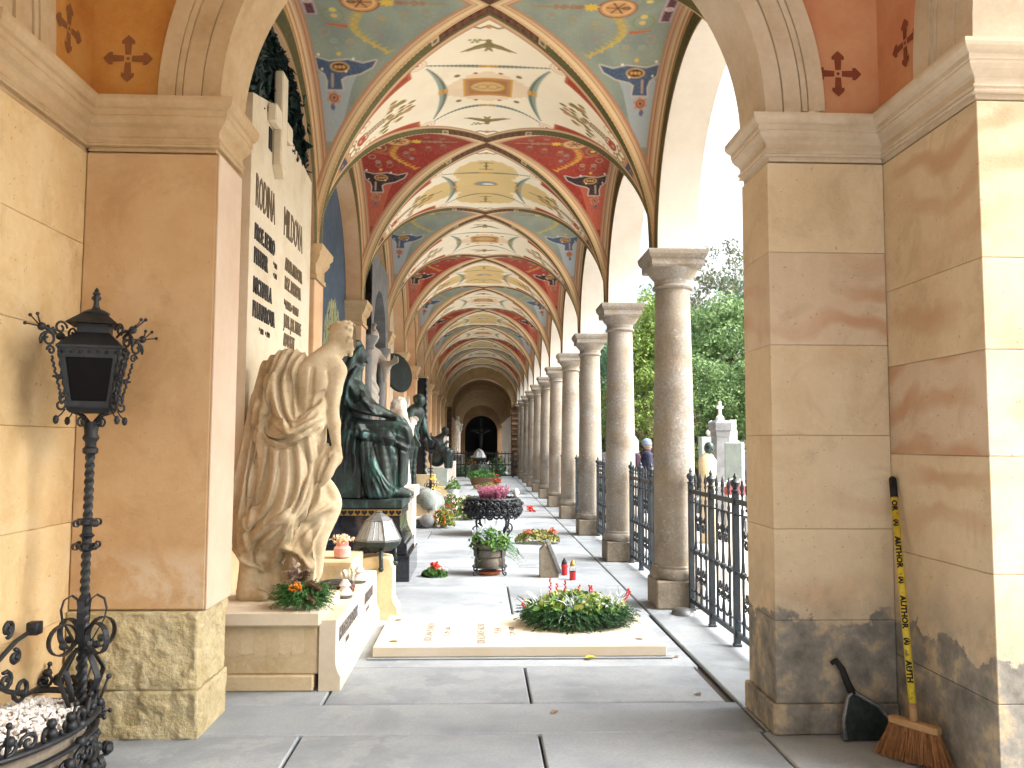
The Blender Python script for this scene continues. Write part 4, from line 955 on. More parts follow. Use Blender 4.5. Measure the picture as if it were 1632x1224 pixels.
t = gthing('gravestone', 'white stone grave marker with stepped shoulders behind the grey-green stele', 'gravestone', 6.42, 21, .1); lbox(t, 'slab', M['white_stone'], -.18, .18, -.1, .1, 0, 1.75); lbox(t, 'neck', M['white_stone'], -.12, .12, -.09, .09, 1.752, 2.02); lbox(t, 'head', M['white_stone'], -.08, .1, -.08, .08, 2.022, 2.28)
t = gthing('gravestone', 'brownish dark gravestone at the edge of the right pier', 'gravestone', 7.0, 21.5, 0); lbox(t, 'slab', M['rustpot'], -.25, .25, -.1, .1, 0, 1.75)
t = gthing('statue', 'small tan stone grave figure with green bronze head beside the nearest column', 'statue', 3.86, 14, .4, None)
mb = MB(); mb.lathe([(.16, 0), (.17, .4), (.13, .8), (.16, 1.2), (.17, 1.38), (.10, 1.48), (.05, 1.52)], 12, sy=.75); mb.obj('body', M['tomb'], t, 'all', world=False)
mb = MB(); mb.ball((.02, -.02, 1.60), .095, 10, 8, sc=(.85, 1, 1.1)); mb.tube([(.02, 0, 1.48), (.02, 0, 1.58)], .045, 8); mb.ball((.02, -.11, 1.585), .02, 6, 4); mb.obj('head', M['bronze'], t, 'all', world=False)
gs = [('white_stone', 4.35, 24, .5, 1.95, 'white leaning gravestone with a slanted top behind the walker'), ('grey_stone', 4.7, 23.2, .4, 1.1, 'low grey headstone near the walker'), ('grey_stone', 8.2, 23, .6, 1.3, 'wide grey headstone behind the right pier'), ('white_stone', 5.9, 14.3, .5, .9, 'low white headstone behind the railing'),
      ('green_stone', 7.6, 17, .6, 1.2, 'green-grey headstone behind the right pier'), ('grey_stone', 4.6, 30, .5, 1.4, 'grey headstone in the distance below the thuja'), ('white_stone', 4.2, 34, .45, 1.2, 'distant white headstone along the arcade'), ('grey_stone', 5.0, 11.5, .5, .75, 'low grey headstone near the railing')]
for mt, x, y_, w_, h_, lb in gs:
    t = gthing('gravestone', lb, 'gravestone', x, y_, rnd.uniform(-.3, .3)); mb = MB(); mb.prism([(-w_ / 2, 0), (w_ / 2, 0), (w_ / 2, h_ * .9), (w_ * .2, h_), (-w_ / 2, h_ * .93)], .16, ax='y', o=(0, -.08, 0)); mb.obj('slab', M[mt], t, world=False); lbox(t, 'base', M['grey_stone'], -w_ * .62, w_ * .62, -.16, .16, 0, .18)
t = gthing('flower_box', 'red flower box standing on a low white grave kerb', 'flower box', 4.38, 14.2, 0, None); lbox(t, 'trough', mk('faded_red_paint', (.34, .07, .08), rough=.7), -.16, .16, -.08, .08, .80, .95); lbox(t, 'pillar', M['white_stone'], -.13, .13, -.1, .1, 0, .80); 
rs = np.random.RandomState(4); V, Q = leaf_quads(rs.uniform(-1, 1, (90, 3)) * [.17, .09, .06] + [0, 0, 1.0], np.tile([0, 0, 1.], (90, 1)), .06, rs); o = link('flowers', np_mesh('flowers', V, Q, M['petal_w'], False), t); o['kind'] = 'stuff'
# ---------------------------------------------------------------- sculpting: blended distance field -> one continuous surface
class Sculpt:
    def __init__(s, lo, hi, h):
        s.h = h; s.lo = np.array(lo, float); s.n = np.ceil((np.array(hi) - s.lo) / h).astype(int) + 1
        s.d = np.full(s.n, 9.0, np.float32); s.ax = [s.lo[i] + h * np.arange(s.n[i]) for i in range(3)]
    def region(s, lo, hi):
        a = np.clip(np.floor((np.array(lo) - s.lo) / s.h).astype(int), 0, s.n - 1); b = np.clip(np.ceil((np.array(hi) - s.lo) / s.h).astype(int) + 1, 1, s.n)
        sl = tuple(slice(a[i], max(a[i] + 1, b[i])) for i in range(3))
        g = np.meshgrid(*[s.ax[i][sl[i]] for i in range(3)], indexing='ij', sparse=True); return sl, g
    def blend(s, sl, f, k, cut=False):
        d = s.d[sl]
        if cut:
            f = -f; h_ = np.clip(.5 - .5 * (f - d) / k, 0, 1); s.d[sl] = f * (1 - h_) * 0 + (d + (f - d) * (1 - h_)) + k * h_ * (1 - h_)
        else:
            h_ = np.clip(.5 + .5 * (d - f) / k, 0, 1); s.d[sl] = d + (f - d) * h_ - k * h_ * (1 - h_)
    def seg(s, a, b, ra, rb=None, k=.03, cut=False, sq=None):
        rb = ra if rb is None else rb; a, b = np.array(a, float), np.array(b, float); m_ = max(ra, rb) + k * 1.5 + s.h * 2
        if sq is not None: m_ *= max(1, max(1 / q for q in sq))
        sl, (X, Y, Z) = s.region(np.minimum(a, b) - m_, np.maximum(a, b) + m_); u = b - a; L = float(u @ u) + 1e-9
        t = np.clip(((X - a[0]) * u[0] + (Y - a[1]) * u[1] + (Z - a[2]) * u[2]) / L, 0, 1)
        dx, dy, dz = X - a[0] - t * u[0], Y - a[1] - t * u[1], Z - a[2] - t * u[2]
        if sq is not None: dx, dy, dz = dx * sq[0], dy * sq[1], dz * sq[2]
        s.blend(sl, np.sqrt(dx * dx + dy * dy + dz * dz) - (ra + (rb - ra) * t), k, cut); return s
    def line(s, pts, r, k=.02, cut=False):
        R = r if isinstance(r, (list, tuple)) else [r] * len(pts)
        for i in range(len(pts) - 1): s.seg(pts[i], pts[i + 1], R[i], R[i + 1], k, cut)
        return s
    def curve(s, pts, r, k=.02, cut=False, n=5):
        """smooth curve through the points"""
        P = [np.array(p, float) for p in pts]; R = list(r) if isinstance(r, (list, tuple)) else [r] * len(P)
        if len(P) == 2: return s.line(P, R, k, cut)
        Q = []; RR = []
        for i in range(len(P) - 1):
            p0, p1, p2, p3 = P[max(i - 1, 0)], P[i], P[i + 1], P[min(i + 2, len(P) - 1)]
            for j in range(n):
                t = j / n; Q.append(.5 * (2 * p1 + (p2 - p0) * t + (2 * p0 - 5 * p1 + 4 * p2 - p3) * t * t + (3 * p1 - p0 - 3 * p2 + p3) * t ** 3)); RR.append(R[i] + (R[i + 1] - R[i]) * t)
        Q.append(P[-1]); RR.append(R[-1]); return s.line(Q, RR, k, cut)
    def ell(s, c, r, k=.03, rot=None, cut=False):
        c = np.array(c, float); m_ = max(r) + k * 1.5 + s.h * 2; sl, (X, Y, Z) = s.region(c - m_, c + m_)
        P = [X - c[0], Y - c[1], Z - c[2]]
        if rot is not None:
            Rm = np.array(Euler(rot).to_matrix().transposed()); P = [Rm[i, 0] * P[0] + Rm[i, 1] * P[1] + Rm[i, 2] * P[2] for i in range(3)]
        q = np.sqrt((P[0] / r[0]) ** 2 + (P[1] / r[1]) ** 2 + (P[2] / r[2]) ** 2)
        s.blend(sl, (q - 1) * min(r) * (.5 + .5 * 1), k, cut); return s
    def mesh(s, name, mat, smooth_it=1, relief=None):
        d = s.d; n = s.n; neg = d < 0
        c0 = [neg[i:n[0] - 1 + i, j:n[1] - 1 + j, k:n[2] - 1 + k] for i in (0, 1) for j in (0, 1) for k in (0, 1)]
        an = np.logical_or.reduce(c0); al = np.logical_and.reduce(c0); cell = an & ~al
        I = np.argwhere(cell); idx = np.full(cell.shape, -1, np.int64); idx[cell] = np.arange(len(I))
        acc = np.zeros((len(I), 3)); cnt = np.zeros(len(I))
        for a in range(3):
            b, c = (a + 1) % 3, (a + 2) % 3
            for u in (0, 1):
                for v in (0, 1):
                    o = np.zeros(3, int); o[b] = u; o[c] = v; o1 = o.copy(); o1[a] = 1
                    q0, q1 = I + o, I + o1; d0 = d[q0[:, 0], q0[:, 1], q0[:, 2]].astype(float); d1 = d[q1[:, 0], q1[:, 1], q1[:, 2]].astype(float)
                    cr = (d0 < 0) != (d1 < 0); t = np.where(cr, d0 / np.where(cr, d0 - d1, 1), 0)
                    p = np.tile(o, (len(I), 1)).astype(float); p[:, a] += t; acc[cr] += p[cr]; cnt[cr] += 1
        V = (I + acc / cnt[:, None]) * s.h + s.lo; F = []
        for a in range(3):
            b, c = (a + 1) % 3, (a + 2) % 3
            sh0 = [slice(None)] * 3; sh1 = [slice(None)] * 3; sh0[a] = slice(0, n[a] - 1); sh1[a] = slice(1, n[a])
            x = neg[tuple(sh0)] != neg[tuple(sh1)]; first = neg[tuple(sh0)]
            E_ = np.argwhere(x); E_ = E_[(E_[:, b] > 0) & (E_[:, c] > 0) & (E_[:, b] < n[b] - 1) & (E_[:, c] < n[c] - 1)]
            fl = first[E_[:, 0], E_[:, 1], E_[:, 2]]; q = []
            for (u, v) in ((-1, -1), (0, -1), (0, 0), (-1, 0)):
                e = E_.copy(); e[:, b] += u; e[:, c] += v; q.append(idx[e[:, 0], e[:, 1], e[:, 2]])
            q = np.stack(q, 1); q[~fl] = q[~fl][:, ::-1]; F.append(q)
        F = np.concatenate(F); F = F[(F >= 0).all(1)]
        for _ in range(smooth_it):
            sm = np.zeros_like(V); ct = np.zeros(len(V))
            for i in range(4):
                j = (i + 1) % 4; np.add.at(sm, F[:, i], V[F[:, j]]); np.add.at(sm, F[:, j], V[F[:, i]]); np.add.at(ct, F[:, i], 1); np.add.at(ct, F[:, j], 1)
            V = V * .5 + .5 * sm / np.maximum(ct, 1)[:, None]
        if relief is not None: V = V + relief(V, vnormals(V, F))
        return np_mesh(name, V, F, mat, True)
def vnormals(V, F):
    fn = np.cross(V[F[:, 2]] - V[F[:, 0]], V[F[:, 3]] - V[F[:, 1]]); n = np.zeros_like(V)
    for i in range(4): np.add.at(n, F[:, i], fn)
    return n / (np.linalg.norm(n, axis=1)[:, None] + 1e-12)
def catmull(pts, n=6):
    P = [np.array(p, float) for p in pts]; Q = []
    for i in range(len(P) - 1):
        p0, p1, p2, p3 = P[max(i - 1, 0)], P[i], P[i + 1], P[min(i + 2, len(P) - 1)]
        for j in range(n): t = j / n; Q.append(.5 * (2 * p1 + (p2 - p0) * t + (2 * p0 - 5 * p1 + 4 * p2 - p3) * t * t + (3 * p1 - p0 - 3 * p2 + p3) * t ** 3))
    Q.append(P[-1]); return np.array(Q)
def cloth_relief(q, curves, front=True):
    """folds of the cloth: each curve (points, height, width on its left, width on its right) raises or sinks the surface along its normal"""
    def f(V, N):
        H = np.zeros(len(V))
        for pts, amp, w1, w2 in curves:
            C = catmull([(lambda p: (p[0], p[2]))(q(*p_)) for p_ in pts]); best = np.full(len(V), 9.); sgn = np.zeros(len(V)); tt = np.zeros(len(V)); wm = max(abs(w1), abs(w2)) * 2.6
            lo, hi = C.min(0) - wm, C.max(0) + wm; I = np.where((V[:, 0] > lo[0]) & (V[:, 0] < hi[0]) & (V[:, 2] > lo[1]) & (V[:, 2] < hi[1]))[0]
            if not len(I): continue
            X, Z = V[I, 0], V[I, 2]; b = best[I]; sg = sgn[I]; t_ = tt[I]; m_ = len(C) - 1
            for i in range(m_):
                dx, dz = C[i + 1] - C[i]; L = dx * dx + dz * dz + 1e-12; u = np.clip(((X - C[i, 0]) * dx + (Z - C[i, 1]) * dz) / L, 0, 1); ex, ez = X - C[i, 0] - u * dx, Z - C[i, 1] - u * dz; d = np.hypot(ex, ez); k = d < b
                b[k] = d[k]; sg[k] = (dx * ez - dz * ex)[k]; t_[k] = (i + u[k]) / m_
            w_ = np.where(sg > 0, w1, w2); H[I] += amp * np.sin(np.clip(t_, .0, 1) * pi * .86 + .22) ** .7 * np.exp(-(b / w_) ** 1.25)
        k = np.clip(-N[:, 1] * 1.6 + .55, 0, 1) if front else 1.
        return N * (H * k)[:, None]
    return f
def head(g, c, r, face, up=(0, 0, 1), k=.015, hair=True):
    """carved head: skull, jaw, brow, nose, eyes, mouth and ears; face is the looking direction"""
    c = np.array(c, float); f = np.array(face, float); f /= np.linalg.norm(f); u = np.array(up, float); u -= f * (u @ f); u /= np.linalg.norm(u); s_ = np.cross(f, u)
    P = lambda a, b, e: c + (f * a + s_ * b + u * e) * r
    g.seg(P(-.18, 0, .22), P(.08, 0, .18), r * .82, r * .80, k); g.seg(P(.22, 0, -.15), P(.30, 0, -.72), r * .62, r * .36, k * 1.5)
    g.seg(P(.78, 0, .10), P(.98, 0, -.22), r * .07, r * .13, k * .5)
    for b in (-1, 1):
        g.seg(P(.70, b * .10, .22), P(.66, b * .40, .24), r * .10, r * .08, k * .6); g.seg(P(.72, b * .27, .03), P(.72, b * .28, .02), r * .10, None, k * .4, True); g.ell(P(.66, b * .27, .03), [r * .1] * 3, k * .3)
        g.seg(P(.05, b * .80, .08), P(.0, b * .78, -.18), r * .13, r * .09, k * .5); g.seg(P(.56, b * .36, -.22), P(.5, b * .38, -.2), r * .14, None, k)
    g.seg(P(.78, -.15, -.46), P(.78, .15, -.46), r * .06, None, k * .5); g.seg(P(.74, -.13, -.54), P(.74, .13, -.54), r * .07, None, k * .5); g.seg(P(.66, 0, -.78), P(.66, 0, -.8), r * .15, None, k)
    if hair:
        rr = random.Random(int(abs(c[0]) * 1000) + 3)
        for i in range(46):
            a = rr.uniform(-pi, pi); e = rr.uniform(-.15, 1.0); q = sqrt(max(0, 1 - min(1, e) ** 2))
            x = cos(a) * q * .88 - .05
            if x > .45 and e < .62: continue
            p0 = P(x - .06, sin(a) * q * .86, e * .86 + .18); p1 = P(x * .85 - .22, sin(a + .3) * q * .86, e * .8 + .06)
            g.seg(p0, p1, r * .13, r * .08, k * .35)
    return P
def hand(g, w_, d, palm_n, L, k=.006, curl=.5):
    """palm, four unequal bent fingers and a thumb; w_ wrist, d direction of the fingers, palm_n the way the palm faces"""
    w_ = np.array(w_, float); d = np.array(d, float); d /= np.linalg.norm(d); nrm = np.array(palm_n, float); nrm -= d * (nrm @ d); nrm /= np.linalg.norm(nrm); s_ = np.cross(d, nrm)
    for i, (o, ln) in enumerate(((-.30, .40), (-.1, .46), (.1, .43), (.28, .34))):
        a = w_ + s_ * o * L * .6; b = w_ + d * L * .5 + s_ * o * L * .8; g.seg(a, b, L * .12, L * .10, k * 2)
        m_ = b + (d * cos(curl) + nrm * sin(curl)) * ln * L * .5; e = m_ + (d * cos(curl * 2.2) + nrm * sin(curl * 2.2)) * ln * L * .5
        g.seg(b, m_, L * .085, L * .075, k); g.seg(m_, e, L * .075, L * .055, k)
    a = w_ + s_ * -.22 * L + d * L * .12; b = a + (-s_ * .7 + d * .6 + nrm * .3) * L * .30; g.seg(a, b, L * .10, L * .085, k * 2); g.seg(b, b + (d * .8 + nrm * .3 - s_ * .1) * L * .25, L * .08, L * .06, k)
# ---------------------------------------------------------------- carved and cast figures
def surf_y(g, x, z, front=-1):
    i = int(np.clip(round((x - g.lo[0]) / g.h), 0, g.n[0] - 1)); k = int(np.clip(round((z - g.lo[2]) / g.h), 0, g.n[2] - 1))
    c = g.d[i, :, k]; j = np.argmax(c < 0) if front < 0 else len(c) - 1 - np.argmax(c[::-1] < 0)
    return float(g.ax[1][j]) if (c < 0).any() else None
def fold(g, q, pts, r, k=.02, cut=False, off=.35):
    P = []; R = list(r) if isinstance(r, (list, tuple)) else [r] * len(pts); RR = []
    for (u, v), rr in zip(pts, R):
        p = q(u, v, 0); y = surf_y(g, p[0], p[2])
        if y is None: continue
        P.append((p[0], y + rr * off, p[2])); RR.append(rr)
    if len(P) > 1: g.curve(P, RR, k, cut)
def pleat(g, q, pts, r, k=.010, off=.15):
    fold(g, q, pts, r, k, False, off)
def mourner():
    sc = .00428; q = lambda u, v, y=0.: ((u - 455) * sc, y, (968 - v) * sc)
    g = Sculpt((-.46, -.36, -.03), (.46, .40, 1.95), .0072)
    # bare back, neck and bowed head
    g.seg(q(498, 618, .07), q(499, 660, .07), .125, .105, .04, sq=(1, 1.0, 1)); g.seg(q(499, 660, .07), q(488, 712, .06), .10, .15, .05)
    g.seg(q(475, 605, .06), q(525, 603, .07), .085, .085, .04); g.ell(q(536, 607, .07), (.066, .075, .075), .03); g.seg(q(506, 597, .06), q(533, 596, .06), .055, .05, .03)
    g.ell(q(515, 628, -.005), (.055, .05, .085), .04, (0, .25, 0)); g.ell(q(493, 632, -.015), (.045, .04, .10), .04); g.seg(q(513, 665, .0), q(506, 690, .0), .05, .05, .03)
    fold(g, q, [(503, 606), (502, 640), (497, 680)], [.010, .012, .010], .02, True, .1); fold(g, q, [(520, 642), (512, 655), (508, 668)], .010, .02, True, .1); fold(g, q, [(526, 612), (527, 632), (522, 648)], .009, .014, True, .0)
    g.seg(q(508, 592, .05), q(531, 568, .09), .070, .058, .03); g.seg(q(500, 594, .03), q(524, 574, .06), .04, .035, .03)
    head(g, q(544, 555, .11), .120, (.50, .42, -.68), (.35, .2, 1), .010)
    # right arm hanging clear of the waist, hand gripping the cloth
    g.seg(q(539, 608, .06), q(533, 640, .05), .058, .054, .02); g.seg(q(533, 640, .05), q(532, 672, .03), .054, .043, .015); g.seg(q(532, 672, .03), q(535, 692, .02), .043, .047, .015); g.seg(q(535, 692, .02), q(542, 732, -.01), .045, .028, .015)
    hand(g, q(542, 731, -.01), (.12, -.2, -1), (-.6, .6, .1), .125, .006, .9)
    # masses under the cloth
    g.seg(q(440, 606, .08), q(470, 592, .06), .075, .07, .04); g.seg(q(428, 606, .09), q(420, 690, .09), .05, .08, .04); g.seg(q(452, 600, .07), q(452, 690, .05), .09, .11, .04)
    g.seg(q(420, 690, .09), q(404, 800, .09), .08, .11, .04); g.seg(q(404, 800, .09), q(406, 866, .08), .11, .07, .04)
    g.seg(q(468, 712, .06), q(462, 800, .06), .16, .19, .05); g.seg(q(462, 800, .06), q(450, 862, .06), .18, .13, .04); g.seg(q(450, 862, .06), q(432, 900, .04), .12, .05, .03)
    g.seg(q(495, 735, .08), q(510, 822, .12), .09, .09, .03); g.seg(q(510, 822, .12), q(502, 885, .09), .09, .08, .03); g.seg(q(502, 885, .09), q(498, 960, .07), .075, .06, .03)
    g.seg(q(476, 870, .10), q(482, 962, .10), .10, .09, .03); g.seg(q(450, 880, .14), q(450, 962, .14), .09, .09, .03)
    g.seg(q(406, 885, .06), q(404, 962, .06), .055, .075, .02); g.seg(q(404, 962, .05), q(432, 962, .0), .06, .04, .02); g.seg(q(426, 895, .14), q(426, 962, .14), .075, .08, .03); g.seg(q(520, 962, .02), q(495, 960, .02), .03, .05, .02)
    p = lambda pts, r, k=.010, off=.15: pleat(g, q, pts, r, max(k, .030), off + .35)
    # mantle pleats fanning from the shoulder to the hem
    p([(420, 590), (409, 650), (395, 740), (374, 840), (385, 884)], [.026, .032, .038, .042, .026]); p([(431, 583), (420, 650), (407, 740), (391, 835), (394, 896)], [.026, .028, .030, .034, .026])
    p([(443, 578), (430, 650), (417, 740), (406, 830), (408, 908)], [.026, .034, .034, .040, .028]); p([(454, 574), (438, 640), (427, 715), (419, 790), (414, 840)], [.022, .028, .028, .026, .018])
    p([(464, 570), (446, 627), (454, 672), (471, 703), (488, 711)], [.024, .032, .036, .032, .024]); p([(476, 566), (458, 618), (462, 664), (479, 696)], [.024, .030, .030, .022])
    p([(498, 562), (475, 600), (472, 640), (482, 686)], [.014, .014, .012, .012], .006, .0)
    # sash of cloth round the hips
    p([(428, 668), (433, 702), (459, 717), (493, 705), (517, 689)], [.030, .040, .044, .040, .030]); p([(440, 688), (470, 705), (500, 696), (517, 678)], [.020, .028, .028, .020], .008, -.1); p([(430, 712), (460, 728), (495, 715), (517, 698)], [.020, .026, .026, .020], .008, .0)
    p([(486, 690), (502, 684), (516, 670)], [.022, .022, .018], .008, .0); p([(447, 700), (472, 716), (500, 708)], [.014, .016, .012], .006, -.3)
    # skirt pulled to the knot above the knee
    p([(437, 722), (428, 780), (418, 832), (402, 876)], [.026, .032, .030, .026]); p([(452, 727), (450, 780), (438, 822), (414, 846)], [.026, .034, .032, .022]); p([(468, 729), (470, 780), (460, 826), (428, 848)], [.026, .036, .032, .022])
    p([(486, 724), (488, 780), (474, 828), (436, 853), (406, 884)], [.026, .036, .036, .034, .028]); p([(503, 712), (504, 765), (493, 812), (471, 842)], [.026, .032, .032, .024]); p([(471, 834), (450, 858), (424, 886), (428, 914)], [.030, .036, .040, .024], .010, .0); p([(474, 838), (464, 868), (448, 898), (440, 918)], [.024, .030, .030, .022])
    # bent right knee and the cloth over it
    p([(520, 785), (532, 822), (528, 850), (514, 880), (510, 930)], [.036, .050, .046, .042, .034], .014, .4); p([(532, 824), (508, 838), (489, 852), (466, 884)], [.018, .022, .022, .018], .008, .0); p([(492, 858), (496, 890), (500, 940)], [.036, .036, .034]); p([(466, 884), (486, 893), (503, 914)], [.018, .020, .014], .006, -.1); p([(478, 862), (476, 900), (480, 945)], [.028, .03, .03]); p([(505, 760), (500, 800), (488, 836)], [.020, .022, .018])
    p([(516, 790), (513, 815), (498, 836)], [.016, .018, .014], .008, .0)
    # bunched cloth under the hand
    p([(541, 752), (532, 772), (517, 784)], [.030, .036, .022], .010, .3); g.curve([q(540, 745, -.02), q(530, 770, -.05), q(519, 788, -.04)], [.03, .036, .018], .01); g.curve([q(526, 726, .0), q(515, 756, -.02), q(512, 782, -.02)], [.016, .026, .018], .01); g.curve([q(533, 730, .0), q(521, 758, -.05), q(517, 784, -.05)], [.012, .02, .014], .008)
    p([(384, 888), (400, 907), (425, 921)], [.016, .018, .014], .006, -.2)
    c = []
    R = lambda pts, a, w1, w2: c.append((pts, a, w1, w2))
    # mantle: crest sharp on the light side, long slope on the other
    R([(424, 588), (413, 650), (399, 740), (380, 836), (386, 884)], .024, .012, .030); R([(436, 582), (424, 650), (411, 740), (398, 836), (400, 900)], .026, .012, .032); R([(448, 577), (434, 650), (422, 735), (410, 830), (412, 905)], .026, .013, .030)
    R([(457, 572), (441, 636), (430, 715), (421, 800)], .022, .010, .026); R([(466, 569), (447, 627), (455, 672), (472, 703), (488, 710)], .030, .012, .034); R([(478, 566), (460, 616), (464, 664), (480, 696)], .024, .010, .028)
    R([(498, 563), (476, 600), (473, 640), (482, 688)], .022, .005, .016); R([(502, 566), (480, 602), (477, 640), (485, 680)], -.014, .007, .005)
    for pts, a in (([(430, 585), (419, 650), (405, 740), (390, 836)], .016), ([(442, 580), (429, 650), (416, 740), (404, 836)], .018), ([(453, 580), (438, 640), (426, 715)], .018), ([(472, 570), (454, 620), (460, 668), (477, 700)], .024)): R(pts, -a, .008, .010)
    # sash
    R([(428, 664), (434, 698), (460, 712), (493, 700), (517, 684)], .026, .012, .020); R([(429, 676), (434, 710), (459, 724), (493, 711), (517, 695)], .024, .010, .016); R([(444, 690), (470, 705), (500, 694), (516, 676)], .018, .008, .014); R([(430, 670), (436, 706), (460, 718), (494, 705), (517, 690)], -.018, .006, .006); R([(432, 718), (460, 731), (495, 718), (516, 702)], -.026, .010, .010); R([(470, 688), (492, 690), (514, 668)], .014, .006, .012); R([(487, 684), (500, 678), (514, 664)], .012, .005, .010)
    # skirt
    R([(439, 724), (431, 780), (421, 832), (404, 876)], .022, .012, .026); R([(455, 730), (453, 780), (440, 824), (414, 848)], .022, .010, .030); R([(472, 734), (473, 782), (462, 828), (428, 850)], .018, .010, .034); R([(489, 730), (490, 782), (476, 830), (437, 854), (406, 886)], .028, .010, .034); R([(504, 716), (505, 768), (494, 814), (472, 842)], .022, .009, .026)
    R([(447, 740), (441, 790), (428, 828)], -.022, .010, .012); R([(482, 742), (482, 790), (468, 826)], -.016, .012, .010); R([(498, 780), (486, 818), (470, 838), (440, 846)], -.022, .008, .010); R([(426, 736), (420, 790), (410, 836)], -.03, .010, .012)
    R([(474, 836), (452, 860), (425, 890), (427, 916)], .026, .010, .034); R([(478, 838), (466, 868), (450, 898), (441, 918)], .020, .008, .022); R([(476, 850), (458, 878), (440, 904)], -.018, .007, .010); R([(470, 846), (440, 862), (414, 884)], -.014, .008, .010)
    R([(533, 823), (508, 837), (489, 851), (466, 884)], .026, .008, .030); R([(466, 884), (487, 894), (504, 916)], .022, .008, .024); R([(530, 832), (512, 846), (494, 862), (474, 892)], -.016, .008, .016); R([(505, 880), (508, 910), (506, 950)], .016, .010, .022); R([(494, 900), (492, 930), (494, 955)], -.016, .012, .012); R([(520, 850), (508, 876), (500, 896)], .014, .008, .018)
    R([(517, 790), (514, 815), (498, 836)], .018, .007, .020); R([(505, 772), (500, 806), (486, 834)], -.014, .008, .008); R([(384, 886), (400, 905), (426, 920)], .014, .008, .012); R([(532, 745), (522, 770), (514, 788)], -.014, .006, .006)
    for i in range(8):
        a = rnd.uniform(396, 515); b_ = rnd.uniform(720, 900); R([(a, b_), (a - rnd.uniform(-3, 10), b_ + 16), (a - rnd.uniform(2, 22), b_ + 32)], rnd.uniform(-.006, .009), .005, .010)
    return g.mesh('draped_figure', M["statue"], 1, cloth_relief(q, [(a, b * 1.7, d, e) for a, b, d, e in c]))
ms = thing('mourner_statue', 'life-size sandstone statue of a bare-backed mourner in a heavy mantle, seen from behind', 'statue', (-1.34, 5.66, .495), kind='thing')
fg = link('draped_figure', mourner(), ms)

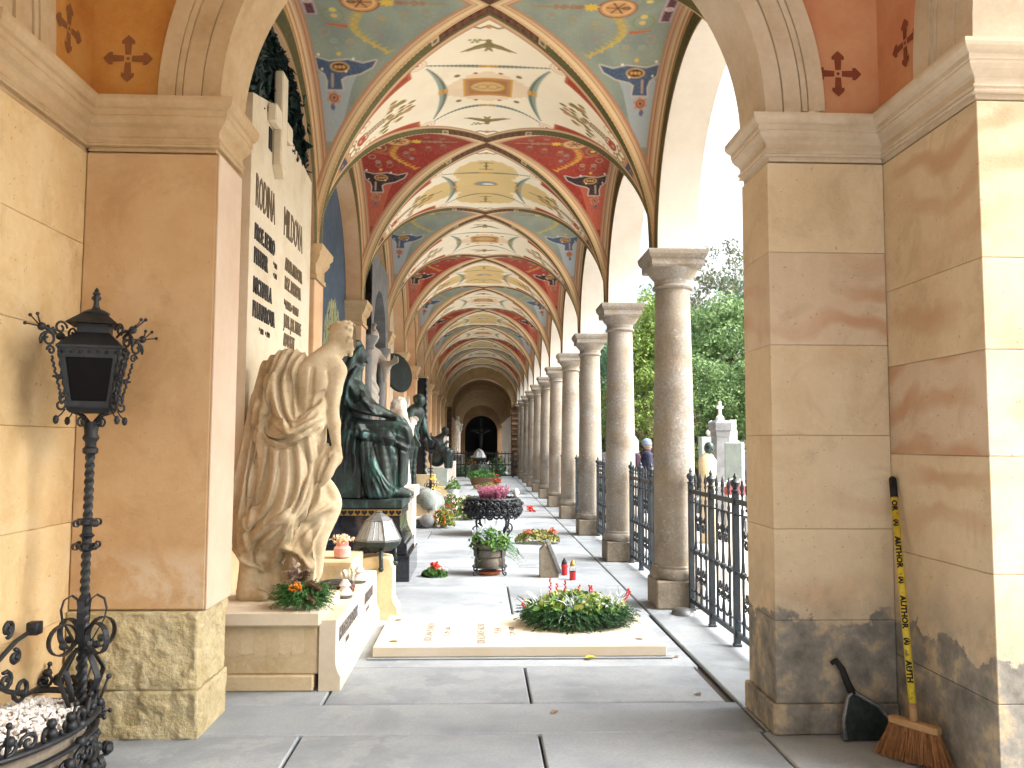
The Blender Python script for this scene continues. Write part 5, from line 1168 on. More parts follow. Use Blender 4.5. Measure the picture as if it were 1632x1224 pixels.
def woman():
    sc = .00735; q = lambda u, v, y=0.: ((u - 590) * sc, y, (806 - v) * sc)
    g = Sculpt((-.66, -.50, -.02), (.62, .50, 1.95), .0098)
    # throne block, trunk
    g.seg(q(550, 740, -.15), q(550, 740, .15), .16, None, .04)
    g.seg(q(562, 690, 0), q(568, 645, 0), .20, .16, .05); g.seg(q(565, 634, -.14), q(565, 634, .14), .11, None, .05); g.seg(q(578, 650, -.08), q(578, 650, .08), .085, None, .04)
    head(g, q(567, 582, -.01), .138, (.96, -.10, -.22), (.2, 0, 1), .010, hair=False); g.seg(q(565, 600, 0), q(562, 622, 0), .085, .10, .03)
    g.seg(q(559, 571, 0), q(551, 600, 0), .142, .14, .03); g.seg(q(551, 600, 0), q(546, 660, 0), .15, .16, .04); g.seg(q(546, 660, -.05), q(534, 745, -.12), .14, .15, .04); g.seg(q(546, 660, .1), q(534, 745, .15), .14, .15, .04)
    for s_ in (-1, 1):
        y = s_ * .2
        g.seg(q(564, 634, y * 1.05), q(586, 660, y * 1.30), .088, .078, .02); g.seg(q(586, 660, y * 1.30), q(626, 677, y * .8), .078, .045, .015); hand(g, q(625, 677, y * .75), (1, -.25 * s_, -.22), (-.1, 0, -1), .21, .008, .35)
        g.seg(q(562, 700, y * .8), q(638, 702, y * .8), .15, .125, .04); g.seg(q(639, 706, y * .8), q(640, 780, y * .7), .10, .07, .03); g.seg(q(638, 797, y * .7), q(655, 801, y * .75), .06, .035, .02)
    g.seg(q(602, 715, -.14), q(606, 792, -.18), .13, .12, .04); g.seg(q(624, 712, -.12), q(618, 790, -.15), .11, .09, .03); g.seg(q(604, 715, .05), q(608, 792, .05), .15, .15, .04); g.seg(q(614, 712, -.2), q(613, 795, -.22), .13, .12, .05); g.seg(q(566, 705, -.26), q(568, 765, -.30), .075, .03, .03)
    p = lambda pts, r, k=.010, off=.15: pleat(g, q, pts, r, max(k, .035), off + .35)
    # veil
    p([(572, 560), (558, 566), (548, 592), (542, 640), (538, 690), (530, 750)], [.020, .026, .034, .036, .040, .04]); p([(576, 566), (566, 578), (556, 604), (550, 640), (546, 690), (540, 745)], [.014, .020, .032, .036, .036, .03]); p([(568, 600), (560, 625), (557, 660), (556, 700)], [.018, .03, .034, .026])
    # sleeve
    p([(557, 628), (560, 646), (572, 657), (586, 650)], [.024, .036, .034, .018]); p([(560, 622), (570, 642), (588, 650)], [.018, .024, .016], .010, 0); p([(556, 640), (566, 660), (584, 668), (606, 674)], [.022, .034, .030, .016]); p([(582, 640), (586, 652), (596, 662)], [.016, .020, .012], .008, 0); p([(592, 660), (600, 670), (610, 674)], .010, .006, -.2)
    # lap cloth and knee
    p([(562, 692), (590, 694), (622, 692), (648, 696), (652, 712), (653, 728)], [.026, .034, .036, .044, .040, .022], .014); p([(566, 702), (592, 706), (624, 710), (652, 727)], [.024, .036, .040, .026]); p([(578, 690), (584, 700), (596, 714)], [.020, .024, .018], .008, 0)
    # hanging skirt
    for (a, b_, c_) in ((585, 586, 592), (592, 596, 602), (600, 607, 612), (610, 618, 622), (622, 629, 631)): p([(a, 708), (b_, 755), (c_, 800)], [.026, .034, .036])
    # hanging mantle end beside the seat
    p([(577, 694), (570, 730), (572, 768)], [.024, .034, .014]); p([(568, 694), (560, 730), (563, 764)], [.024, .034, .016]); p([(583, 700), (580, 735), (580, 772)], [.020, .024, .014]); p([(558, 700), (552, 735), (556, 752)], [.024, .03, .016])
    c = []; R = lambda pts, a, w1, w2: c.append((pts, a, w1, w2))
    for i in range(7):
        t = i / 6; e = (592 + 40 * t, 805 - 16 * t * t); R([(584 + 10 * t, 703 + 4 * t), (586 + 20 * t, 742 + 8 * t), (589 + 33 * t, 778), e], .036 if i % 2 else .026, .014, .036); R([(587 + 10 * t, 706 + 4 * t), (590 + 20 * t, 746 + 8 * t), (593 + 33 * t, 782), (e[0] + 4, e[1])], -.020, .010, .012)
    R([(632, 708), (634, 750), (631, 796)], .030, .014, .03); R([(637, 722), (638, 760), (637, 790)], -.035, .016, .016)
    R([(560, 690), (590, 692), (622, 690), (648, 695), (654, 712), (653, 730)], .026, .02, .04); R([(566, 700), (592, 706), (624, 711), (652, 728)], .030, .014, .040); R([(578, 690), (584, 702), (596, 716)], .026, .012, .026); R([(566, 708), (595, 716), (630, 724), (650, 733)], -.024, .014, .012); R([(600, 698), (626, 702), (648, 712)], .018, .010, .030)
    R([(572, 558), (557, 566), (547, 594), (541, 640), (537, 690), (529, 750)], .026, .016, .034); R([(577, 566), (566, 580), (556, 606), (550, 642), (546, 690), (541, 745)], .030, .012, .034); R([(568, 600), (561, 628), (558, 662), (557, 700)], .028, .012, .026); R([(572, 574), (560, 592), (553, 620), (547, 660), (542, 720)], -.026, .014, .014)
    R([(557, 626), (560, 646), (572, 658), (587, 650)], .030, .012, .026); R([(560, 620), (571, 642), (589, 650)], .020, .010, .018); R([(556, 640), (566, 661), (584, 669), (606, 675)], .024, .010, .022); R([(558, 634), (564, 652), (576, 661)], -.020, .010, .010); R([(580, 640), (586, 653), (598, 664)], .016, .008, .014); R([(590, 660), (600, 671), (612, 675)], .012, .008, .012)
    R([(577, 692), (571, 730), (573, 770)], .036, .014, .03); R([(567, 694), (560, 730), (563, 766)], .030, .014, .028); R([(573, 698), (566, 732), (568, 768)], -.03, .014, .014); R([(584, 704), (580, 738), (581, 774)], -.04, .012, .012)
    return g.mesh('seated_figure', M["bronze"], 1, cloth_relief(q, [(a, b * 1.35, d, e) for a, b, d, e in c]))
ws = thing('seated_bronze', 'green bronze statue of a veiled woman seated on the black granite tomb', 'statue', (-1.30, 9.85, .905), kind='thing')
link('seated_figure', woman(), ws); MB().box(-.62, -.06, -.33, .40, 0, .70, .02).obj('seat_block', M['bronze'], ws, False, False)

def robed(h, face, seed, res=.018, lean=(0, 0), arms='fold', slim=1., hd=.105):
    """standing robed figure of height h; +x is the way it leans and looks"""
    rr = random.Random(seed); g = Sculpt((-.62, -.5, -.02), (.62, .5, h + .12), res); L = lambda t: (lean[0] * t * t, lean[1] * t * t, h * t); w_ = slim
    for (t0, t1, r0, r1) in ((.0, .15, .24, .21), (.15, .42, .21, .20), (.42, .58, .20, .15), (.58, .78, .15, .17)): g.seg(L(t0), L(t1), r0 * w_, r1 * w_, .05, sq=(1, 1.15, 1))
    a = np.array(L(.79)); g.seg(a + [0, -.13 * w_, 0], a + [0, .13 * w_, 0], .10 * w_, None, .05)
    n = np.array(L(.86)); g.seg(a, n, .06, .055, .03); f = np.array(face, float); head(g, n + [.02, 0, .07 * h / 1.75], hd, face, (0, 0, 1), .015)
    for s_ in (-1, 1):
        sh = a + [0, s_ * .17 * w_, .0]
        if arms == 'fold': el = sh + [.08, s_ * .06, -.26]; wr = a + [.22, s_ * .03, -.10]
        elif arms == 'up': el = sh + [.16, s_ * .05, .06 if s_ < 0 else -.18]; wr = el + ([.14, 0, .22] if s_ < 0 else [.16, .0, .05])
        elif arms == 'hang': el = sh + [.06, s_ * .05, -.28]; wr = el + [.12, 0, -.24]
        else: el = sh + [.10, s_ * .04, -.24]; wr = el + [.22, -s_ * .08, .02]
        g.seg(sh, el, .07, .06, .03); g.seg(el, wr, .06, .035, .025); hand(g, wr, np.array(wr) - el, (0, -s_, 0), .15, .01, .3)
        g.seg(el, np.array(el) + [-.02, 0, -.22], .06, .03, .04)
    for i in range(16):
        an = 2 * pi * i / 16 + rr.uniform(-.15, .15); r_ = .215 * w_
        p = [np.array(L(t)) + np.array([cos(an + dt), sin(an + dt) / 1.15, 0]) * r_ * k for t, dt, k in ((.02, 0, 1.12), (.22, .1, .98), (.42, .15, .92), (.56, .3, .74))]
        g.curve(p, [.032, .026, .02, .012], .03, False, 4)
        q_ = [np.array(L(t)) + np.array([cos(an + .2 + dt), sin(an + .2 + dt) / 1.15, 0]) * r_ * k for t, dt, k in ((.0, 0, 1.12), (.2, .1, 1.0), (.4, .15, .95))]
        g.curve(q_, [.022, .018, .01], .03, True, 4)
    for i in range(3):
        p = [np.array(L(t)) + np.array([cos(an), sin(an) / 1.15, 0]) * .19 * w_ for t, an in ((.78 - i * .05, -1.8), (.62 - i * .06, -.6), (.52 - i * .06, .6), (.50 - i * .05, 1.9))]
        g.curve(p, .026, .03, False, 5)
    return g
def figure(name, label, mat, x, y, z, rz, part, g, sc=1.):
    t = thing(name, label, 'statue', (x, y, z), rz, kind='thing'); o = link(part, g.mesh(part, mat), t); o.scale = (sc, sc, sc); return t
figure('marble_angel', 'white marble figure with one raised hand in the dark third niche behind the bronze woman', M['angel'], -1.68, 12.1, 1.30, -.75, 'robed_figure', robed(1.95, (.8, -.2, -.35), 1, .016, (.10, 0), 'up', .9, .14))
g = robed(1.25, (.55, .25, .45), 2, .014, (.06, 0), 'fold', .85, .125); figure('praying_statue', 'white marble kneeling child looking up with folded hands behind the bronze knees', M['marble'], -1.20, 11.75, .95, .5, 'praying_figure', g)
g = robed(1.75, (.75, 0, -.65), 3, .018, (.42, 0), 'hang', 1., .13); g.seg((-.05, 0, .0), (-.1, .0, .9), .22, .16, .08)
bt = figure('bronze_mourner', 'dark green bronze figure bending forward over a rock before a large round disc', M['bronze'], -1.42, 15.3, .72, -.5, 'bending_figure', g)
o = MB().lathe([(0, 0), (.30, .0), (.36, .02), (.38, .05), (.36, .08), (0, .09)], 28).obj('round_disc', M['disc'], bt, True, False); o.location = (-.26, .12, 2.12); o.rotation_euler = (radians(8), radians(78), 0)
figure('white_statue', 'tall white robed statue standing on a pedestal at the end of the painted bays', M['marble'], -1.12, 38.4, 1.0, -.5, 'robed_figure', robed(1.85, (.75, -.1, -.35), 4, .03, (.08, 0), 'fold', .85, .11))
g = Sculpt((-.5, -.45, -.02), (.6, .45, 1.35), .03)
for p in (((0, 0, .3), (0, 0, .75), .26, .2), ((0, 0, .35), (.35, -.1, .5), .17, .13), ((.35, -.1, .5), (.38, -.1, .05), .12, .08), ((0, .1, .35), (.35, .15, .45), .17, .13), ((.35, .15, .45), (.36, .15, .05), .12, .08), ((0, -.2, .8), (.25, -.2, .55), .08, .07), ((.25, -.2, .55), (.36, -.05, .78), .06, .05), ((.05, 0, .85), (.18, 0, .98), .12, .08)): g.seg(*p, .05)
head(g, (.25, 0, 1.08), .13, (.7, 0, -.7), (0, 0, 1), .015)
figure('seated_dark_statue', 'small dark seated figure with bowed head on a granite tomb in the far niches', M['dark_bronze'], -1.28, 24.6, .80, -.4, 'seated_figure', g)

# ---------------------------------------------------------------- lettering
def text_mesh(body, size, mat, sx=.7, extrude=.002, align='LEFT', bold=0.):
    cu = bpy.data.curves.new('lettering', 'FONT'); cu.body = body; cu.size = size; cu.extrude = extrude; cu.align_x = align; cu.resolution_u = 2; cu.offset = bold
    o = bpy.data.objects.new('lettering', cu); COL.objects.link(o); o.scale = (sx, 1, 1)
    dg = bpy.context.evaluated_depsgraph_get(); me = bpy.data.meshes.new_from_object(o.evaluated_get(dg)); bpy.data.objects.remove(o); bpy.data.curves.remove(cu)
    me.transform(Matrix.Diagonal((sx, 1, 1, 1))); me.materials.clear(); me.materials.append(mat); return me
def lettering(body, size, mat, parent, loc, right, up, sx=.7, extrude=.002, bold=0.):
    """a line of letters starting at loc (world), reading along right"""
    o = link('lettering', text_mesh(body, size, mat, sx, extrude, 'LEFT', bold), parent); r_, u_ = Vector(right), Vector(up); n_ = r_.cross(u_)
    m_ = Matrix((r_, u_, n_)).transposed().to_4x4(); m_.translation = Vector(loc) - parent_loc(parent); o.matrix_local = m_; o['kind'] = 'thing'; return o

# ---------------------------------------------------------------- first tomb: stele, cross, foliage, plinth, inscribed kerb, corner post
st = thing('memorial_stele', 'tall pale stone slab with a raised cross and dark name lettering behind the mourner', 'memorial', (-1.66, 6.6, 0), kind='thing')
MB().prism([(5.68, .9), (7.70, .9), (7.70, 3.98), (6.45, 4.12), (6.2, 4.12), (5.68, 3.98)], .17, ax='x', o=(-1.77, 0, 0)).obj('slab', M['tomb_pale'], st)
cs = MB(); cs.box(-1.598, -1.53, 6.24, 6.41, 3.66, 4.40, .01).box(-1.598, -1.53, 6.06, 6.238, 3.93, 4.07, .01).box(-1.598, -1.53, 6.412, 6.60, 3.93, 4.07, .01)
cs.prism([(6.24, 3.66), (6.41, 3.66), (6.325, 3.57)], .068, ax='x', o=(-1.598, 0, 0)); cs.obj('cross', M['tomb_pale'], st)
for (y, z) in ((6.16, 3.74), (6.50, 3.74)): MB().box(-1.599, -1.592, y - .045, y + .045, z, z + .17, .003).obj('hole_patch', M['black'], st)  # black plates standing in for dark pierced holes under the cross arms
RT, UP = (0, 1, 0), (0, 0, 1); FX = -1.597
lettering('RODINA', .34, M['letter_g'], st, (FX, 5.80, 3.22), RT, UP, .42, .003, .0); lettering('MILDOVA', .34, M['letter_g'], st, (FX, 6.64, 3.22), RT, UP, .47, .003, .0)
for i, (t_, z, sz, sx) in enumerate((('PROF. PETRO', 3.04, .16, .60), ('PLUHAR', 2.87, .16, .62), ('MICHAELA', 2.66, .16, .66), ('PLUHAROVA', 2.49, .16, .66))): lettering(t_, sz, M['letter'], st, (FX, 5.80, z - .06), RT, UP, sx, .005, .004)
lettering('* 1924', .06, M['letter'], st, (FX, 6.34, 2.89), RT, UP, .7); lettering('+ 2001', .06, M['letter'], st, (FX, 6.34, 2.81), RT, UP, .7); lettering('* 1931   + 1999', .06, M['letter'], st, (FX, 5.98, 2.33), RT, UP, .8)
for i, t_ in enumerate(('ANNA MILDOVA', 'ROZ. BARTOVA', '* 4.4.1876 + 10.9.1937', 'JUDR. JOS. MILDE', 'ADVOKAT', '* 6.5.1869 + 2.2.1942', 'ANNA NATALIE', 'BARTOSOVA DO', 'ROZ. HEMMEROVA', '* 15.5.1898')):
    lettering(t_, .15 if '*' not in t_ else .095, M['letter_g'], st, (FX, 6.72, 2.95 - .155 * i), RT, UP, .56 if '*' not in t_ else .60, .003, .003)
# dark laurel foliage mass set in the head of the niche behind the cross
dl = thing('laurel_wreath', 'dark metal laurel foliage filling the niche head behind the raised cross', 'wreath', (-1.655, 6.55, 4.02), kind='thing')
rs = np.random.RandomState(11); P = []; N = []
for _ in range(1700):
    a = rs.uniform(.0, pi); r_ = rs.uniform(.10, 1.0) ** .7 * (.9 + .05 * sin(a * 23)); P.append((rs.uniform(-.06, .03), cos(a) * r_ * 1.20, sin(a) * r_ * .86 - .04)); N.append((1, cos(a) * .8, sin(a) * .8))
V, Q = leaf_quads(np.array(P), np.array(N), .14, rs, .45, .3, .6); o = link('leaves', np_mesh('leaves', V, Q, M['leaf_d'], False), dl); o['kind'] = 'stuff'
pts = [(.0, cos(a) * 1.02, sin(a) * .72 - .04) for a in np.linspace(.0, pi, 24)]
MB().tube([(x - .02, y, z) for x, y, z in pts], .04, 6).obj('stem', M['black'], dl, 'all', False)
o = None
mb = MB(); V = []; 
for i in range(58):
    a = pi * i / 57; 
    for s_ in (0, 1):
        aa = a + (.02 if s_ else -.02); c = Vector((-.01 - .02 * s_, cos(aa) * 1.02, sin(aa) * .70 - .04)); d = Vector((0, cos(aa), sin(aa))); e = Vector((0, -sin(aa), cos(aa)))
        if aa > pi / 2: e = -e
        d = (d + e * .9).normalized(); s2 = Vector((1, 0, 0)); w2 = d.cross(s2)
        mb.add([c, c + d * .09 + w2 * .035 + s2 * .02, c + d * .19, c + d * .09 - w2 * .035 + s2 * .02], [(0, 1, 2, 3)])
o = mb.obj('edge_leaves', M['leaf_d'], dl, False, False); o['kind'] = 'stuff'
tm = thing('tomb_plinth', 'buff stone tomb plinth with a flaking front under the mourner statue', 'tomb', (-1.3, 5.4, 0), kind='thing')
MB().box(-1.77, -1.03, 5.32, 7.4, 0, .10, .01).obj('foot_course', M['tomb'], tm); MB().box(-1.77, -1.005, 5.345, 7.4, .10, .405, .008).obj('body', M['tomb'], tm)
MB().box(-1.76, -.99, 5.28, 6.08, .407, .495, .01).obj('top_slab', M['tomb_pale'], tm); MB().box(-1.76, -1.02, 6.75, 7.42, .407, .60, .01).obj('rear_ledge', M['tomb'], tm)
for i in range(9):                                                    # flaked skin of the front face
    a = -1.72 + i * .078; z0 = .215 + rnd.uniform(-.025, .02); MB().prism([(a, .40), (a, z0 + rnd.uniform(-.02, .02)), (a + .03, z0 - .01), (a + .079, z0 + rnd.uniform(-.02, .02)), (a + .079, .40)], .006, ax='y', o=(0, 5.3395, 0)).obj('flake', M['tomb'], tm)
kb = thing('inscribed_kerb', 'pale stone kerb with metal name letters along the tomb edge', 'kerb', (-.93, 6.3, 0), kind='thing')
kp = [(-1.0, 0), (-.865, 0), (-.865, .085), (-.872, .10), (-.885, .125), (-.895, .16), (-.898, .20), (-.898, .435), (-1.0, .435)]
mb = MB(); mb.prism(kp, 2.06, ax='y', o=(0, 5.33, 0)); mb.obj('stone', M['tomb_pale'], kb, 25)
lettering('HUDEBNI SLOVAN', .115, M['letter_m'], kb, (-.897, 5.46, .28), RT, UP, .82, .004, .004); lettering('PLUHAROVI', .115, M['letter_m'], kb, (-.897, 6.62, .28), RT, UP, .78, .004, .004)
lettering('SKLADATEL', .05, M['letter_m'], kb, (-.897, 5.72, .205), RT, UP, .55); lettering('PROF. CHEMIE', .05, M['letter_m'], kb, (-.897, 6.72, .205), RT, UP, .6)
pp = thing('corner_post', 'buff stone corner post with sloped shoulders carrying the octagonal grave lantern', 'post', (-.83, 7.55, 0), kind='thing')
mb = MB(); mb.prism([(-1.08, 0), (-.72, 0), (-.72, .09), (-.735, .12), (-.757, .15), (-.764, .19), (-.764, .45), (-.80, .53), (-.92, .55), (-1.06, .53), (-1.08, .50)], .30, ax='y', o=(0, 7.40, 0)); mb.obj('stone', M['tomb'], pp, 25)
# octagonal lantern
ln = thing('grave_lantern', 'grey octagonal grave lantern with clouded glass panes on the buff corner post', 'lantern', (-.905, 7.53, .47), kind='thing')
MB().lathe([(.05, .115), (.13, .12), (.20, .17), (.215, .205), (.212, .215)], 8, a0=pi / 8).obj('bowl', M['dark_bronze'], ln, world=False)
MB().lathe([(.10, .385), (.115, .392), (.085, .42), (.05, .44), (.03, .45), (.035, .46), (.0, .475)], 8, a0=pi / 8).obj('cap', M['lead'], ln, world=False)
V8 = [(.205 * cos(pi / 8 + i * pi / 4), .205 * sin(pi / 8 + i * pi / 4), .215) for i in range(9)]; T8 = [(.115 * cos(pi / 8 + i * pi / 4), .115 * sin(pi / 8 + i * pi / 4), .388) for i in range(9)]
for i in range(8):
    for j in range(3):
        a0, a1 = j / 3, (j + 1) / 3; le = lambda p, q_, t: tuple(p[k] + (q_[k] - p[k]) * t for k in range(3))
        b0, b1, c0, c1 = le(V8[i], V8[i + 1], a0), le(V8[i], V8[i + 1], a1), le(T8[i], T8[i + 1], a0), le(T8[i], T8[i + 1], a1)
        mb = MB(); n_ = (Vector(b1) - Vector(b0)).cross(Vector(c0) - Vector(b0)).normalized() * .004; mb.add([Vector(p) - n_ for p in (b0, b1, c1, c0)] + [Vector(p) for p in (b0, b1, c1, c0)], [(4, 5, 6, 7), (3, 2, 1, 0), (0, 1, 5, 4), (1, 2, 6, 5), (2, 3, 7, 6), (3, 0, 4, 7)])
        mb.obj('pane', M['milk'], ln, world=False)
    mb = MB(); mb.tube([V8[i], T8[i]], .008, 5); mb.obj('glazing_bar', M['lead'], ln, world=False)
    for j in (1, 2): MB().tube([le(V8[i], V8[i + 1], j / 3), le(T8[i], T8[i + 1], j / 3)], .004, 4).obj('glazing_bar', M['lead'], ln, world=False)
MB().tube(V8[:8], .011, 6, True).obj('rim', M['lead'], ln, world=False); MB().tube(T8[:8], .008, 6, True).obj('rim', M['lead'], ln, world=False)
for i in range(4):
    a = pi / 4 + i * pi / 2 - .5; MB().tube([(.15 * cos(a), .15 * sin(a), .14), (.155 * cos(a), .155 * sin(a), .02), (.155 * cos(a), .155 * sin(a), -.02 if i in (2, 3) else .06)], .018, 6).ball((.155 * cos(a), .155 * sin(a), -.03 if i in (2, 3) else .0), .024).obj('leg', M['dark_bronze'], ln, 'all', False)
# ---------------------------------------------------------------- black granite tomb under the bronze
gt = thing('granite_tomb', 'polished black granite tomb with a gilt frieze of hearts under the seated bronze', 'tomb', (-1.3, 9.9, 0), kind='thing')
MB().box(-1.78, -.782, 9.40, 10.55, 0, .29, .006).obj('step', M['granite'], gt); MB().box(-1.78, -.815, 9.44, 10.5, .292, .41, .006).obj('step', M['granite'], gt)
mb = MB(); pr = [(.0, .412), (-.012, .45), (-.045, .52), (-.065, .60), (-.07, .70), (-.07, .712)]
mb.sweep([(-1.78, 9.47), (-.84, 9.47), (-.84, 10.47), (-1.78, 10.47)], pr + [(-.5, .712)], side=1); mb.obj('flared_body', M['granite'], gt, 30)
MB().box(-1.78, -.89, 9.515, 10.42, .714, .80, .003).obj('frieze', M['granite_t'], gt); MB().box(-1.78, -.875, 9.50, 10.44, .802, .905, .01).obj('bronze_plate', M['bronze'], gt)
hm = MB(); hp = []
for i in range(20):
    a = 2 * pi * i / 20; hp.append((.002 * 16 * sin(a) ** 3 * 1.05, .002 * (13 * cos(a) - 5 * cos(2 * a) - 2 * cos(3 * a) - cos(4 * a)) * 1.05))
hp = hp[::-1]
MB().box(-1.78, -.886, 9.508, 9.513, .722, .792, .001).obj('gilt_band', M['gold'], gt)
hm.prism(hp, .004, ax='y', o=(0, 0, 0)); hm = hm.mesh('heart', M['black'])
for i in range(11): o = link('heart', hm, gt); o.location = (-1.69 + .077 * i + 1.3, 9.503 - 9.9, .757)
# mosaic behind: pale willow bush and dark sloping roof, set in the blue ground
wm = thing('mosaic_picture', 'blue mosaic landscape with pale willow bush and dark roof in the second niche', 'mosaic', (NX, 9.6, 2.6), kind='thing')
rs = np.random.RandomState(2); nb = 700; a = rs.uniform(0, pi, nb); r_ = rs.uniform(.0, 1, nb) ** .6
P = np.c_[np.full(nb, .004) + rs.uniform(0, .006, nb), np.cos(a) * r_ * .62 + .45, np.sin(a) * r_ * .62 - .02]; V = []; 
for p in P:
    l_ = rs.uniform(.04, .12); V += [(p[0], p[1] - .008, p[2]), (p[0], p[1] + .008, p[2]), (p[0], p[1] + .006 + rs.normal(0, .02), p[2] + l_), (p[0], p[1] - .006, p[2] + l_)]
o = link('willow_tesserae', np_mesh('willow_tesserae', V, np.arange(4 * nb).reshape(-1, 4), leaf_mat('pale_green_tesserae', (.28, .34, .16), (.60, .58, .36), 0), False), wm); o['kind'] = 'stuff'
MB().prism([(-1.1, -.25), (1.2, -.95), (1.2, -.83), (-1.1, -.10)], .02, ax='x', o=(.001, 0, 0)).obj('roof_band', M['black'], wm, world=False)
MB().prism([(-1.3, -1.7), (1.3, -1.7), (1.3, -.95), (-1.1, -.25), (-1.3, -.25)], .006, ax='x', o=(.001, 0, 0)).obj('house_field', M['grey_stone'], wm, world=False)
# ---------------------------------------------------------------- third and fourth tombs
ae = thing('stone_aedicule', 'grey stone aedicule with slim columns and an arched top in the dark third niche', 'memorial', (-1.7, 12.7, 0), kind='thing')
for y in (11.75, 13.45): MB().lathe([(.11, .9), (.11, 1.0), (.085, 1.03), (.075, 2.85), (.10, 2.88), (.10, 2.92), (.15, 3.02), (.16, 3.06)], 12, c=(-1.62, y, 0)).obj('column', M['grey_stone'], ae, True)
mb = MB(); arch_wall(mb, -1.72, -1.54, 11.60, 13.62, 12.6, .78, 3.07, 4.3); mb.obj('arch', M['grey_stone'], ae, 30); MB().box(-1.78, -1.45, 11.55, 13.65, 0, .9, .01).obj('base', M['grey_stone'], ae)
bs = thing('white_pedestal', 'white marble pedestal under the praying child', 'pedestal', (-1.2, 11.8, 0), kind='thing'); MB().box(-1.44, -.92, 11.5, 12.1, 0, .80, .01).obj('block', M['marble'], bs); MB().box(-1.47, -.88, 11.46, 12.14, .802, .95, .012).obj('cap', M['marble'], bs)
ap = thing('angel_pedestal', 'pale stone pedestal carrying the marble figure with a raised hand', 'pedestal', (-1.66, 12.1, 0), kind='thing'); MB().box(-1.79, -1.46, 11.86, 12.36, .902, 1.30, .01).obj('block', M['trim_pale'], ap)
rk = thing('rock_mound', 'rough grey-green rock mound on a base of sandstone blocks under the bending bronze', 'rock', (-1.1, 15.9, 0), kind='thing')
g = Sculpt((-.9, -.8, .3), (.6, .9, 1.1), .03); rr = random.Random(5)
for i in range(26): x = rr.uniform(-.6, .25); g.ell((x, rr.uniform(-.5, .6), .42 + .30 * max(0, .35 - x) * rr.uniform(.5, 1)), (rr.uniform(.12, .25), rr.uniform(.15, .25), rr.uniform(.10, .18)), .05, (rr.random(), rr.random(), rr.random()))
link('boulder', g.mesh('boulder', mk('grey_green_rock', (.20, .235, .22), (.12, .145, .135), (.30, .335, .315), scale=6, bmp=.8, bscale=20, bdist=.02)), rk)
for (x0, x1, y0, y1) in ((-1.78, -1.28, 15.42, 16.5), (-1.275, -.96, 15.40, 16.5)): MB().box(x0, x1, y0, y1, 0, .42, .012).obj('block', M['tomb'], rk)
MB().box(-.955, -.80, 15.55, 16.6, 0, .52, .012).obj('white_block', M['marble'], rk); MB().box(-1.35, -1.05, 15.2, 15.38, 0, .16, .01).obj('small_plaque', M['granite'], rk); MB().box(-1.38, -1.02, 15.19, 15.39, .162, .2, .005).obj('plaque_frame', M['marble'], rk)
dp = thing('iron_grille', 'tall dark wrought iron grille panel with rope edge standing before a far pilaster', 'grille', (-1.42, 21.2, 0), kind='thing')
MB().box(-1.62, -1.40, 21.2, 21.26, .75, 3.2, .01).obj('panel', M['black'], dp); mb = MB(); mb.tube([(-1.38 + .02 * sin(i * 1.6), 21.19 + .02 * cos(i * 1.6), .75 + i * .04) for i in range(62)], .03, 5); mb.obj('rope_edge', M['lead'], dp, 'all'); MB().box(-1.65, -1.15, 21.15, 21.5, 0, .748, .01).obj('base', M['tomb'], dp)
tb = thing('far_tomb', 'grey granite tomb block below the small dark seated figure', 'tomb', (-1.28, 24.6, 0), kind='thing'); MB().box(-1.7, -.85, 24.1, 25.1, 0, .30, .01).obj('step', M['tomb'], tb); MB().box(-1.65, -.95, 24.15, 25.05, .302, .80, .01).obj('block', M['green_stone'], tb)
ss = thing('stepped_stele', 'pinkish white stepped stone stele beside the far seated figure', 'memorial', (-1.0, 27, 0), kind='thing')
for i, (x1, z) in enumerate(((-.80, .95), (-.92, 1.35), (-1.05, 1.75))): MB().box(-1.75, x1, 27 + .02 * i, 27.5, 0 if i == 0 else (.952, 1.352)[i - 1], z, .01).obj('block', M['white_stone'], ss)
wp = thing('statue_pedestal', 'grey pedestal under the tall white statue', 'pedestal', (-1.12, 38.4, 0), kind='thing'); MB().box(-1.45, -.80, 38.1, 38.7, 0, .9, .01).obj('block', M['grey_stone'], wp); MB().box(-1.5, -.75, 38.05, 38.75, .902, 1.0, .01).obj('cap', M['grey_stone'], wp)
for k, (y, h_, m_) in enumerate(((18.8, 2.2, 'marble'), (30.5, 1.6, 'grey_stone'), (34.0, 1.9, 'tomb_pale'))):
    s_ = thing('wall_memorial', ('white marble wall memorial slab with a gabled top in the fifth niche', 'grey stone wall memorial in the ninth niche', 'buff stone wall memorial in the tenth niche')[k], 'memorial', (-1.7, y, 0), kind='thing'); MB().prism([(y - .6, .3), (y + .6, .3), (y + .6, h_), (y, h_ + .4), (y - .6, h_)], .18, ax='x', o=(-1.79, 0, 0)).obj('slab', M[m_], s_); MB().box(-1.79, -1.40, y - .75, y + .75, 0, .298, .01).obj('base', M['tomb'], s_)
